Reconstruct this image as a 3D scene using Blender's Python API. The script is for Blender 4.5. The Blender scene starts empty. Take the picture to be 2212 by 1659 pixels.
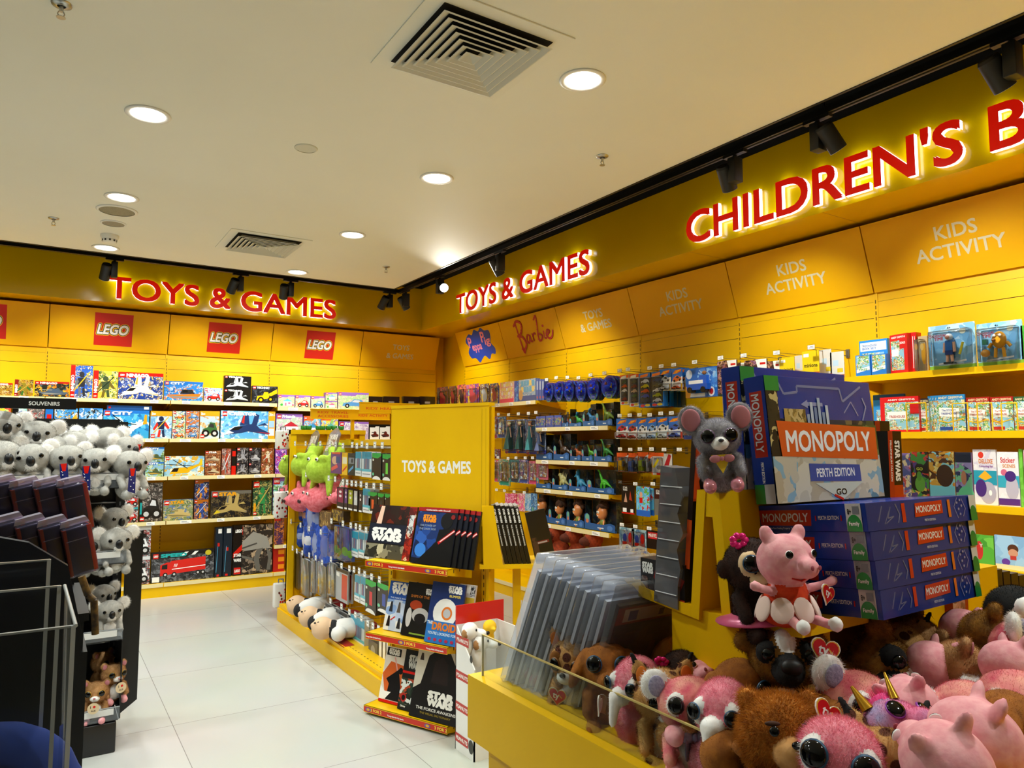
import bpy, bmesh, math, random
from mathutils import Vector, Matrix, noise
S = bpy.context.scene
COL = S.collection
rnd = random.Random(7)

# ------------------------------------------------------------------ camera
CH = 1.45                      # camera height
FPX, YAW, PITCH = 1558.0, 0.574, 0.08095
cd = bpy.data.cameras.new('camera'); cam = bpy.data.objects.new('camera', cd); COL.objects.link(cam)
cam.location = (0, 0, CH); cam.rotation_euler = (math.pi/2 + PITCH, 0, -YAW)
cd.sensor_width = 36; cd.lens = FPX/2212*36; cd.clip_start = 0.05; cd.clip_end = 60
S.camera = cam

# ------------------------------------------------------------------ world, view
S.view_settings.view_transform = 'Standard'; S.view_settings.look = 'None'
S.view_settings.gamma = 1.0; S.view_settings.use_curve_mapping = False
S.view_settings.exposure = 0.08
w = bpy.data.worlds.new('world'); S.world = w; w.use_nodes = True
w.node_tree.nodes['Background'].inputs[0].default_value = (1, .93, .82, 1)
w.node_tree.nodes['Background'].inputs[1].default_value = .25
S.cycles.max_bounces = 7; S.cycles.diffuse_bounces = 4; S.cycles.glossy_bounces = 3
S.cycles.transmission_bounces = 4; S.cycles.transparent_max_bounces = 24
S.cycles.sample_clamp_indirect = 4.0; S.cycles.caustics_reflective = False; S.cycles.caustics_refractive = False
S.cycles.use_denoising = True

DOWN = [(1.87, -.45)] + [(x, y) for x in (-1.18, .345, 1.87) for y in (.94, 2.335, 3.707, 5.09, 6.50) if y > 1 or x == 1.87] + [(-2.7, 2.335), (-2.7, 3.707), (-2.7, 5.09)]  # first entry is an unseen lamp, added to brighten the board games
CEIL = 3.0
P_DOWN, P_SPOT = 74, 70
COL_DOWN, COL_SPOT = (.93, 1, .96), (1, .99, .90)

def spot_lamp(name, loc, target, power, angle, blend, col, size=.04):
    l = bpy.data.lights.new(name, 'SPOT'); l.energy = power; l.spot_size = math.radians(angle); l.spot_blend = blend
    l.color = col; l.shadow_soft_size = size
    o = bpy.data.objects.new(name, l); COL.objects.link(o); o.location = loc
    o.rotation_euler = (Vector(target) - Vector(loc)).to_track_quat('-Z', 'Y').to_euler()
    return o
for x, y in DOWN:
    spot_lamp('downlight_beam', (x, y, CEIL - .03), (x, y, 0), P_DOWN, 135, .6, COL_DOWN, .07)

# ------------------------------------------------------------------ places in the room from positions in the photograph
_fw = Vector((math.sin(YAW)*math.cos(PITCH), math.cos(YAW)*math.cos(PITCH), math.sin(PITCH)))
_rt = Vector((math.cos(YAW), -math.sin(YAW), 0)); _up = _rt.cross(_fw)
EYE = Vector((0, 0, CH))
def ray(px, py): return _fw + _rt*((px - 1106)/FPX) - _up*((py - 829.5)/FPX)
def at_x(px, py, x): d = ray(px, py); return EYE + d*(x/d.x)
def at_y(px, py, y): d = ray(px, py); return EYE + d*(y/d.y)
def at_z(px, py, z): d = ray(px, py); return EYE + d*((z - CH)/d.z)
def at_d(px, py, k): return EYE + ray(px, py)*k

# ------------------------------------------------------------------ materials
MATS = {}
def lin(h):
    h = h.lstrip('#'); v = [int(h[i:i+2], 16)/255 for i in (0, 2, 4)]
    return tuple(c/12.92 if c <= .04045 else ((c + .055)/1.055)**2.4 for c in v) + (1,)
def mat(h, rough=.5, metal=0, emit=0, spec=.5, coat=0, sheen=0):
    key = (h, rough, metal, emit, spec, coat, sheen)
    if key in MATS: return MATS[key]
    m = bpy.data.materials.new('colour_' + h.lstrip('#')); m.use_nodes = True
    b = m.node_tree.nodes['Principled BSDF']
    b.inputs['Base Color'].default_value = lin(h); b.inputs['Roughness'].default_value = rough
    b.inputs['Metallic'].default_value = metal; b.inputs['Specular IOR Level'].default_value = spec
    if coat: b.inputs['Coat Weight'].default_value = coat; b.inputs['Coat Roughness'].default_value = .08
    if sheen: b.inputs['Sheen Weight'].default_value = sheen; b.inputs['Sheen Roughness'].default_value = .5
    if emit: b.inputs['Emission Color'].default_value = lin(h); b.inputs['Emission Strength'].default_value = emit
    MATS[key] = m; return m
def nodes(m):
    return m.node_tree.nodes, m.node_tree.links
def pic(cols, scale=30, warp=.02):
    """busy printed picture: patches of the given inks, different on every copy"""
    key = ('pic', tuple(cols), scale, warp)
    if key in MATS: return MATS[key]
    scale *= 3; m = bpy.data.materials.new('printed_picture'); m.use_nodes = True; N, L = nodes(m); b = N['Principled BSDF']
    b.inputs['Roughness'].default_value = .3
    uv = N.new('ShaderNodeUVMap'); oi = N.new('ShaderNodeObjectInfo')
    mul = N.new('ShaderNodeMath'); mul.operation = 'MULTIPLY'; mul.inputs[1].default_value = 37.0
    add = N.new('ShaderNodeVectorMath'); add.operation = 'ADD'
    L.new(oi.outputs['Random'], mul.inputs[0]); L.new(uv.outputs[0], add.inputs[0]); L.new(mul.outputs[0], add.inputs[1])
    no = N.new('ShaderNodeTexNoise'); no.inputs['Scale'].default_value = scale*.6; no.inputs['Detail'].default_value = 3
    L.new(add.outputs[0], no.inputs['Vector'])
    sc = N.new('ShaderNodeVectorMath'); sc.operation = 'SCALE'; sc.inputs['Scale'].default_value = warp*5
    L.new(no.outputs['Color'], sc.inputs[0])
    ad2 = N.new('ShaderNodeVectorMath'); ad2.operation = 'ADD'; L.new(add.outputs[0], ad2.inputs[0]); L.new(sc.outputs[0], ad2.inputs[1])
    vo = N.new('ShaderNodeTexVoronoi'); vo.inputs['Scale'].default_value = scale; L.new(ad2.outputs[0], vo.inputs['Vector'])
    sp = N.new('ShaderNodeSeparateColor'); L.new(vo.outputs['Color'], sp.inputs[0])
    cr = N.new('ShaderNodeValToRGB'); cr.color_ramp.interpolation = 'CONSTANT'
    n = len(cols); els = cr.color_ramp.elements
    els[0].position = 0; els[0].color = lin(cols[0]); els[1].position = 1/n if n > 1 else 1; els[1].color = lin(cols[min(1, n-1)])
    for i in range(2, n): e = els.new(i/n); e.color = lin(cols[i])
    L.new(sp.outputs[0], cr.inputs[0])
    # soft large light/dark inks over the patches
    n2 = N.new('ShaderNodeTexNoise'); n2.inputs['Scale'].default_value = scale*.35; L.new(add.outputs[0], n2.inputs['Vector'])
    mx = N.new('ShaderNodeMix'); mx.data_type = 'RGBA'; mx.inputs['B'].default_value = lin(cols[0])
    rr = N.new('ShaderNodeMath'); rr.operation = 'GREATER_THAN'; rr.inputs[1].default_value = .56
    L.new(n2.outputs[0], rr.inputs[0]); L.new(rr.outputs[0], mx.inputs['Factor']); L.new(cr.outputs[0], mx.inputs['A'])
    L.new(mx.outputs['Result'], b.inputs['Base Color'])
    MATS[key] = m; return m
def clear(h='#ffffff', gloss=.5, tint=.95, name='clear_plastic', milk=0):
    key = ('clear', h, gloss, tint, milk)
    if key in MATS: return MATS[key]
    m = bpy.data.materials.new(name); m.use_nodes = True; N, L = nodes(m)
    for n in list(N):
        if n.type == 'BSDF_PRINCIPLED': N.remove(n)
    t = N.new('ShaderNodeBsdfTransparent'); c = lin(h); t.inputs[0].default_value = tuple(v*tint for v in c[:3]) + (1,)
    g = N.new('ShaderNodeBsdfGlossy'); g.inputs['Roughness'].default_value = .06; g.inputs[0].default_value = (1, 1, 1, 1)
    lw = N.new('ShaderNodeLayerWeight'); lw.inputs[0].default_value = .25
    mp = N.new('ShaderNodeMath'); mp.operation = 'MULTIPLY'; mp.inputs[1].default_value = gloss; L.new(lw.outputs['Fresnel'], mp.inputs[0])
    mx = N.new('ShaderNodeMixShader'); L.new(mp.outputs[0], mx.inputs[0]); L.new(t.outputs[0], mx.inputs[1]); L.new(g.outputs[0], mx.inputs[2])
    last = mx
    if milk:
        d = N.new('ShaderNodeBsdfDiffuse'); d.inputs[0].default_value = c
        m2 = N.new('ShaderNodeMixShader'); m2.inputs[0].default_value = milk; L.new(mx.outputs[0], m2.inputs[1]); L.new(d.outputs[0], m2.inputs[2]); last = m2
    L.new(last.outputs[0], N['Material Output'].inputs[0])
    MATS[key] = m; return m
def textured(h, h2, scale, rough=.6, bump=0, detail=4, name='mottled', metal=0, contrast=(.35, .65), coord='Object', coat=0):
    key = ('tex', h, h2, scale, rough, bump, metal, contrast, coat)
    if key in MATS: return MATS[key]
    m = bpy.data.materials.new(name); m.use_nodes = True; N, L = nodes(m); b = N['Principled BSDF']
    b.inputs['Roughness'].default_value = rough; b.inputs['Metallic'].default_value = metal
    if 'yellow' in name and rough > .2: b.inputs['Specular IOR Level'].default_value = .25
    if coat: b.inputs['Coat Weight'].default_value = coat; b.inputs['Coat Roughness'].default_value = .1
    tc = N.new('ShaderNodeTexCoord'); no = N.new('ShaderNodeTexNoise'); no.inputs['Scale'].default_value = scale; no.inputs['Detail'].default_value = detail
    L.new(tc.outputs[coord], no.inputs['Vector'])
    cr = N.new('ShaderNodeValToRGB'); cr.color_ramp.elements[0].position = contrast[0]; cr.color_ramp.elements[1].position = contrast[1]
    cr.color_ramp.elements[0].color = lin(h); cr.color_ramp.elements[1].color = lin(h2)
    L.new(no.outputs[0], cr.inputs[0]); L.new(cr.outputs[0], b.inputs['Base Color'])
    if bump:
        bp = N.new('ShaderNodeBump'); bp.inputs['Strength'].default_value = bump; bp.inputs['Distance'].default_value = .004
        L.new(no.outputs[0], bp.inputs['Height']); L.new(bp.outputs[0], b.inputs['Normal'])
    MATS[key] = m; return m

YEL = '#ecb400'
yellow = textured('#e8b600', '#edbc00', 3, .42, 0, 2, 'yellow_powder_coat')
yellow_gloss = textured('#deb000', '#e4b600', 2, .16, 0, 2, 'yellow_gloss_paint')
yellow_panel = textured('#e6ac00', '#ebb200', 2, .45, 0, 2, 'yellow_header_board')
black = mat('#0a0a0a', .45); black_soft = mat('#060606', .9)
white = mat('#f2f2ee', .5); paper = mat('#f4f2ea', .6)
steel = mat('#b9b9b4', .3, .9); red = mat('#c8180c', .4)

# ------------------------------------------------------------------ text outlines
_TX = {}
def shifts(b):
    if b <= 0: return [(0, 0)]
    n = 4 if b < .05 else 14
    r = [(0, 0)] if b < .05 else [(b*.5*math.cos(i), b*.5*math.sin(i)) for i in range(6)]
    return r + [(b*math.cos(2*math.pi*(i + .5)/n), b*math.sin(2*math.pi*(i + .5)/n)) for i in range(n)]
def glyphs(txt, bold=.0):
    """flat outline of a text, 1 unit tall letters: (verts, faces, width)"""
    k = (txt, bold)
    if k in _TX: return _TX[k]
    cu = bpy.data.curves.new('t', 'FONT'); cu.body = txt; cu.size = 1.0; cu.resolution_u = 3; cu.fill_mode = 'FRONT'
    o = bpy.data.objects.new('t', cu); COL.objects.link(o)
    dg = bpy.context.evaluated_depsgraph_get(); me = o.evaluated_get(dg).to_mesh()
    vs = [(v.co.x, v.co.y) for v in me.vertices]; fs = [tuple(p.vertices) for p in me.polygons]
    o.evaluated_get(dg).to_mesh_clear(); bpy.data.objects.remove(o); bpy.data.curves.remove(cu)
    if not vs: vs = [(0, 0)]; fs = []
    v0, f0 = vs, fs; vs, fs = [], []
    for i, (dx, dy) in enumerate(shifts(bold)):      # heavier letters: the outline repeated around itself
        fs += [tuple(q + len(vs) for q in f) for f in f0]; vs += [(x + dx, y + dy, i*2e-5) for x, y in v0]
    x0 = min(v[0] for v in vs); x1 = max(v[0] for v in vs); y0 = min(v[1] for v in vs); y1 = max(v[1] for v in vs)
    _TX[k] = (vs, fs, x0, x1, y0, y1); return _TX[k]

# ------------------------------------------------------------------ mesh builder
class MB:
    def __init__(s): s.v = []; s.f = []; s.m = []; s.mats = []; s.uv = []; s.sm = []
    def mi(s, m):
        if m not in s.mats: s.mats.append(m)
        return s.mats.index(m)
    def add(s, vs, fs, m, M=None, smooth=False, uvs=None):
        b = len(s.v); i = s.mi(m)
        for q in vs:
            q = Vector(q); s.v.append(tuple(M @ q) if M else tuple(q))
        for f in fs:
            s.f.append(tuple(b + k for k in f)); s.m.append(i); s.sm.append(smooth)
        return s
    def box(s, x0, x1, y0, y1, z0, z1, m, M=None, faces=None):
        vs = [(x, y, z) for z in (z0, z1) for y in (y0, y1) for x in (x0, x1)]
        fs = {'bottom': (0, 2, 3, 1), 'top': (4, 5, 7, 6), 'front': (0, 1, 5, 4), 'back': (3, 2, 6, 7), 'left': (2, 0, 4, 6), 'right': (1, 3, 7, 5)}
        for k, f in fs.items(): s.add([vs[q] for q in f], [(0, 1, 2, 3)], (faces or {}).get(k, m), M)
        return s
    def rbox(s, x0, x1, y0, y1, z0, z1, m, r=.005, M=None, seg=2):
        bm = bmesh.new(); bmesh.ops.create_cube(bm, size=1)
        for v in bm.verts: v.co = Vector(((x0+x1)/2 + v.co.x*(x1-x0), (y0+y1)/2 + v.co.y*(y1-y0), (z0+z1)/2 + v.co.z*(z1-z0)))
        bmesh.ops.bevel(bm, geom=bm.edges[:], offset=r, segments=seg, affect='EDGES', profile=.5)
        s.bm(bm, m, M, True); return s
    def bm(s, bm, m, M=None, smooth=False):
        bm.verts.index_update()
        s.add([v.co for v in bm.verts], [tuple(v.index for v in f.verts) for f in bm.faces], m, M, smooth); bm.free(); return s
    def poly(s, pts, m, M=None): return s.add(pts, [tuple(range(len(pts)))], m, M)
    def prism(s, pts, y0, y1, m, M=None, side=None):
        """outline in x,z given thickness along y"""
        n = len(pts); vs = [(p[0], y0, p[1]) for p in pts] + [(p[0], y1, p[1]) for p in pts]
        s.add(vs, [tuple(range(n)), tuple(range(2*n-1, n-1, -1))], m, M)
        s.add(vs, [(i, i+n, (i+1) % n + n, (i+1) % n) for i in range(n)], side or m, M); return s
    def cyl(s, p, q, r0, m, r1=None, n=16, M=None, caps=True, smooth=True):
        p = Vector(p); q = Vector(q); r1 = r0 if r1 is None else r1; d = (q-p).normalized()
        a = d.orthogonal().normalized(); b = d.cross(a)
        vs = [p + (a*math.cos(t) + b*math.sin(t))*r0 for t in [2*math.pi*i/n for i in range(n)]]
        vs += [q + (a*math.cos(t) + b*math.sin(t))*r1 for t in [2*math.pi*i/n for i in range(n)]]
        s.add(vs, [(i, (i+1) % n, (i+1) % n + n, i+n) for i in range(n)], m, M, smooth)
        if caps: s.add(vs[:n], [tuple(range(n-1, -1, -1))], m, M); s.add(vs[n:], [tuple(range(n))], m, M)
        return s
    def tube(s, pts, r, m, n=8, M=None):
        for a, b in zip(pts[:-1], pts[1:]): s.cyl(a, b, r, m, n=n, M=M)
        return s
    def ball(s, c, r, m, M=None, n=16, k=10):
        if not hasattr(r, '__len__'): r = (r, r, r)
        vs = [(c[0], c[1], c[2]-r[2])]; fs = []
        for i in range(1, k):
            t = math.pi*i/k - math.pi/2
            for j in range(n):
                a = 2*math.pi*j/n; vs.append((c[0]+r[0]*math.cos(t)*math.cos(a), c[1]+r[1]*math.cos(t)*math.sin(a), c[2]+r[2]*math.sin(t)))
        vs.append((c[0], c[1], c[2]+r[2])); e = len(vs)-1
        for j in range(n): fs.append((0, 1+(j+1) % n, 1+j)); fs.append((e, e-n+j, e-n+(j+1) % n))
        for i in range(k-2):
            for j in range(n): fs.append((1+i*n+j, 1+i*n+(j+1) % n, 1+(i+1)*n+(j+1) % n, 1+(i+1)*n+j))
        return s.add(vs, fs, m, M, True)
    def lathe(s, prof, m, n=24, M=None):
        vs = []; fs = []
        for r, z in prof:
            for j in range(n): a = 2*math.pi*j/n; vs.append((r*math.cos(a), r*math.sin(a), z))
        for i in range(len(prof)-1):
            for j in range(n): fs.append((i*n+j, i*n+(j+1) % n, (i+1)*n+(j+1) % n, (i+1)*n+j))
        return s.add(vs, fs, m, M, True)
    def text(s, txt, x, y, size, m, M, align='c', bold=.03, fit=None, shear=0, sq=1.0):
        """letters in the plane of M (x right, z up); size is the height of a capital; fit squeezes to a width"""
        vs, fs, x0, x1, y0, y1 = glyphs(txt, bold)
        k = size/.73; kx = k*sq
        if fit: kx = fit/(x1-x0) if (x1-x0) else k
        wd = (x1-x0)*kx; ox = x - (wd/2 if align == 'c' else wd if align == 'r' else 0)
        s.add([(ox + (a-x0)*kx + shear*b*k, -c, y + b*k) for a, b, c in vs], fs, m, M); return s
    def build(s, name, parent=None, loc=None, rot=None, uv=True):
        me = bpy.data.meshes.new(name); me.from_pydata(s.v, [], s.f)
        for m in s.mats: me.materials.append(m)
        me.polygons.foreach_set('material_index', s.m); me.polygons.foreach_set('use_smooth', s.sm)
        if uv:
            l = me.uv_layers.new(name='UVMap'); d = []
            for lp in me.loops: c = me.vertices[lp.vertex_index].co; d += [c.x + c.y, c.z + c.y*.3]
            l.data.foreach_set('uv', d)
        me.update(); return link(name, me, parent, loc, rot)
def link(name, data, parent=None, loc=None, rot=None):
    o = bpy.data.objects.new(name, data); COL.objects.link(o)
    if parent: o.parent = parent
    if loc is not None: o.location = loc
    if rot is not None: o.rotation_euler = rot
    return o
def tag(o, label=None, cat=None, group=None, kind=None):
    if label: o['label'] = label
    if cat: o['category'] = cat
    if group: o['group'] = group
    if kind: o['kind'] = kind
    return o
def thing(name, label, cat, loc=(0, 0, 0), rot=(0, 0, 0), group=None):
    return tag(link(name, None, None, loc, rot), label, cat, group)
KIDS = {}
def copy_tree(o, parent=None):
    c = o.copy(); COL.objects.link(c)
    if parent: c.parent = parent
    for ch in [q for q in bpy.data.objects if q.parent == o]: copy_tree(ch, c)
    return c
def kids(o):
    return [q for q in bpy.data.objects if q.parent == o]
ORD = 'first second third fourth fifth sixth seventh eighth ninth tenth eleventh twelfth thirteenth fourteenth fifteenth sixteenth seventeenth eighteenth nineteenth twentieth'.split()
RZ = Matrix.Rotation(-math.pi/2, 4, 'Z')          # faces -X (right-hand wall)

# flat print on the front of something: x 0..w, z 0..h, every next item a hair further out
class Art:
    def __init__(s, w, h, y=0, mb=None, step=.00015, M=None): s.w, s.h, s.y, s.k, s.mb, s.step, s.M = w, h, y, 0, mb or MB(), step, M
    def fr(s):
        s.k += 1; T = Matrix.Translation((0, s.y - s.step*s.k, 0)); return s.M @ T if s.M else T
    def r(s, x0, y0, x1, y1, m): w, h = s.w, s.h; s.mb.add([(x0*w-w/2, 0, y0*h), (x1*w-w/2, 0, y0*h), (x1*w-w/2, 0, y1*h), (x0*w-w/2, 0, y1*h)], [(0, 1, 2, 3)], m, s.fr()); return s
    def p(s, pts, m): s.mb.add([(a*s.w-s.w/2, 0, b*s.h) for a, b in pts], [tuple(range(len(pts)))], m, s.fr()); return s
    def e(s, x, y, rx, ry, m, n=20, a0=0, a1=360):
        pts = [(x+rx*math.cos(math.radians(a0+(a1-a0)*i/n)), y+ry*math.sin(math.radians(a0+(a1-a0)*i/n))) for i in range(n if a1-a0 == 360 else n+1)]
        return s.p(pts, m)
    def t(s, txt, x, y, size, m, align='c', bold=.03, fit=None, shear=0):
        s.mb.text(txt, x*s.w-s.w/2, y*s.h, size*s.h, m, s.fr(), align, bold, fit*s.w if fit else None, shear); return s
    def line(s, pts, wd, m):
        for (a, b), (c, d) in zip(pts[:-1], pts[1:]):
            A = Vector((a*s.w, b*s.h)); B = Vector((c*s.w, d*s.h)); n = (B-A).orthogonal().normalized()*wd*s.h/2
            s.mb.add([(q.x-s.w/2, 0, q.y) for q in (A+n, A-n, B-n, B+n)], [(0, 1, 2, 3)], m, s.fr())
        return s
# ================================================================== the room
def struct(name, mb, **k): return tag(mb.build(name, uv=False), kind='structure', **k)
def floor_mat():
    m = bpy.data.materials.new('polished_white_tiles'); m.use_nodes = True; N, L = nodes(m); b = N['Principled BSDF']
    tc = N.new('ShaderNodeTexCoord'); br = N.new('ShaderNodeTexBrick'); br.offset = 0; br.inputs['Scale'].default_value = 1
    br.inputs['Brick Width'].default_value = .9; br.inputs['Row Height'].default_value = .9; br.inputs['Mortar Size'].default_value = .0018
    br.inputs['Color1'].default_value = lin('#c2c2bc'); br.inputs['Color2'].default_value = lin('#c6c6c0'); br.inputs['Mortar'].default_value = lin('#8e8c86')
    mp = N.new('ShaderNodeMapping'); mp.inputs['Location'].default_value = (.28, .33, 0)
    L.new(tc.outputs['Object'], mp.inputs[0]); L.new(mp.outputs[0], br.inputs['Vector'])
    no = N.new('ShaderNodeTexNoise'); no.inputs['Scale'].default_value = 1.4; no.inputs['Detail'].default_value = 2; L.new(tc.outputs['Object'], no.inputs['Vector'])
    mx = N.new('ShaderNodeMix'); mx.data_type = 'RGBA'; mx.blend_type = 'MULTIPLY'; mx.inputs['Factor'].default_value = .18
    L.new(br.outputs['Color'], mx.inputs['A']); L.new(no.outputs['Color'], mx.inputs['B']); L.new(mx.outputs['Result'], b.inputs['Base Color'])
    mr = N.new('ShaderNodeMapRange'); mr.inputs['To Min'].default_value = .2; mr.inputs['To Max'].default_value = .3; L.new(no.outputs[0], mr.inputs[0]); L.new(mr.outputs[0], b.inputs['Roughness'])
    return m
X0, X1, Y0, Y1 = -4.6, 4.16, -3.2, 8.02
struct('floor', MB().box(X0, X1, Y0, Y1, -.1, 0, floor_mat()))
ceilm = textured('#efefe2', '#f2f2e6', 1.2, .75, 0, 3, 'ceiling_paint')
CX, CY = 2.915, 6.70
cl = MB().box(X0, CX, Y0, CY, CEIL, CEIL + .05, ceilm)
struct('ceiling', cl)
rb = MB()       # black recess above the edge of the ceiling
rb.box(CX, X1, Y0, Y1, 3.5, 3.55, black_soft).box(X0, CX, CY, Y1, 3.5, 3.55, black_soft)
rb.box(CX - .02, CX, Y0, CY, CEIL + .05, 3.5, black_soft).box(X0, CX, CY - .02, CY, CEIL + .05, 3.5, black_soft)
rb.box(CX - .012, CX + .001, Y0, CY, CEIL - .004, CEIL + .06, black).box(X0, CX, CY - .012, CY + .001, CEIL - .004, CEIL + .06, black)
struct('trim_1', rb)
struct('wall_back', MB().box(X0, X1 + .1, Y1, Y1 + .1, 0, 3.55, yellow))
struct('wall_right', MB().box(X1, X1 + .1, Y0, Y1, 0, 3.55, yellow))
side = mat('#8d8a83', .8)
struct('bounce_wall_left', MB().box(X0 - .1, X0, Y0, Y1, 0, 3.55, side))  # unseen wall, added on the likely open left side to bounce light
struct('bounce_wall_front', MB().box(X0 - .1, X1 + .1, Y0 - .1, Y0, 0, 3.55, side))  # also added out of view, behind the camera, for its bounce light
BX, BY, BZ, BT = 3.645, 7.59, 2.75, 3.245
bk = MB()
bk.box(BX, X1, Y0, Y1, BZ, BT, yellow_gloss).box(X0, BX, BY, Y1, BZ, BT, yellow_gloss)
bk.box(BX + .002, X1, Y0, Y1, BT, 3.5, black_soft).box(X0, BX + .002, BY + .002, Y1, BT - .02, 3.5, black_soft)
for yy in (.4, 1.4, 2.4, 3.41, 4.42, 5.44, 6.45): bk.box(BX + .005, X1 - .1, yy - .001, yy + .001, BZ - .0006, BZ, mat('#8a6400'))
for xx in (-1.03, -.01, 1.0, 2.02, 3.03): bk.box(xx - .001, xx + .001, BY + .005, Y1 - .1, BZ - .0006, BZ, mat('#8a6400'))
struct('trim_2', bk)

# ------------------------------------------------------------------ ceiling fittings
def downlight(x, y, label):
    t = thing('downlight', label, 'ceiling light', (x, y, CEIL))
    MB().lathe([(.098, 0), (.1, -.004), (.09, -.007), (.078, -.006), (.072, .01)], white, 32).build('trim_ring', t)
    MB().lathe([(.074, -.003), (.05, -.0035), (.0001, -.0035)], mat('#fffaf0', .5, 0, 16), 32).build('lamp_lens', t)
for x, y in DOWN:
    row = {-2.7: 'far side', -1.18: 'side', .345: 'row over the souvenir stand', 1.87: 'row over the middle gondola'}[x]
    far = ORD[sorted([q for _, q in DOWN if _ == x], reverse=True).index(y)]
    downlight(x, y, f'round white downlight, {far} from the back wall in the {row}')
slot = black_soft
def vent(x, y, label):
    t = thing('ceiling_vent', label, 'air vent', (x, y, CEIL)); mb = MB(); s_ = .297
    mb.box(-s_, s_, -s_, s_, -.006, -.001, ceilm).build('frame', t)
    grey = mat('#d2d2c6', .6)
    MB().box(-.235, .235, -.235, .235, -.0085, -.0062, black_soft).build('backing', t)
    # pyramid louvres, each a square ring sloping down and outward
    for i in range(7):
        a = .235 - i*.033; b = a - .029; m2 = MB(); z0, z1 = -.012 - .002, -.034
        vs = []
        for r, z in ((a, z1), (a - .006, z1 - .002), (b - .010, z0), (b - .004, z0 + .003)):
            vs += [(-r, -r, z), (r, -r, z), (r, r, z), (-r, r, z)]
        fs = []
        for k in range(3):
            for j in range(4): fs.append((k*4+j, k*4+(j+1) % 4, (k+1)*4+(j+1) % 4, (k+1)*4+j))
        m2.add(vs, fs, grey)
        if i == 6: m2.box(-b, b, -b, b, z0 - .002, z0, grey)
        m2.build('louvre', t)
vent(1.35, 2.395, 'large square louvred ceiling vent near the top of the picture')
vent(1.37, 5.70, 'smaller looking square louvred vent in front of the back wall sign')
def disc(name, label, cat, x, y, r, h, m, grille=None):
    t = thing(name, label, cat, (x, y, CEIL))
    MB().lathe([(r, 0), (r, -h*.5), (r*.93, -h), (r*.86, -h)], white if grille else m, 32).build('rim', t)
    MB().lathe([(r*.88, -h*.7), (r*.4, -h*.75), (.0001, -h*.75)], grille or m, 32).build('grille', t)
disc('ceiling_speaker', 'large round grey ceiling speaker behind the second downlight', 'speaker', .342, 5.397, .125, .01, ceilm, textured('#a39d86', '#8f8a75', 220, .8, 0, 1, 'speaker_mesh'))
disc('ceiling_speaker', 'small round grey ceiling speaker behind the large one', 'speaker', .344, 5.736, .082, .008, ceilm, textured('#a8a18c', '#989280', 240, .8, 0, 1, 'speaker_mesh2'))
disc('access_cover', 'thin round cover plate alone in mid ceiling', 'cover plate', 1.094, 3.695, .06, .006, mat('#dcdccc', .6))
t = thing('smoke_detector', 'white round smoke detector just before the back downlight', 'smoke detector', (.345, 6.09, CEIL))
MB().lathe([(.062, 0), (.062, -.02), (.052, -.034)], white, 28).build('base', t)
mb = MB().lathe([(.05, -.034), (.048, -.05), (.034, -.056), (.0001, -.056)], white, 28)
for i in range(10):
    a = i*math.pi/5; mb.box(-.006, .006, .0475, .0505, -.05, -.037, black, Matrix.Rotation(a, 4, 'Z'))
mb.build('sensor', t)
for x, y, l in ((2.476, 2.927, 'chrome ceiling sprinkler right of the large vent'), (2.471, 5.872, 'chrome ceiling sprinkler near the black corner'),
                (-.012, 5.828, 'chrome ceiling sprinkler left of the round speakers'), (-.016, 2.915, 'chrome ceiling sprinkler at the top left edge')):
    t = thing('ceiling_sprinkler', l, 'sprinkler', (x, y, CEIL))
    MB().lathe([(.034, 0), (.032, -.006), (.014, -.01)], steel, 20).build('escutcheon', t)
    mb = MB().cyl((0, 0, -.008), (0, 0, -.03), .007, steel, n=10)
    for q in (-1, 1): mb.tube([(0.006*q, 0, -.028), (.011*q, 0, -.038), (.004*q, 0, -.05)], .0022, steel, 6)
    mb.cyl((0, 0, -.05), (0, 0, -.052), .015, steel, n=14).build('head', t)

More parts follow.
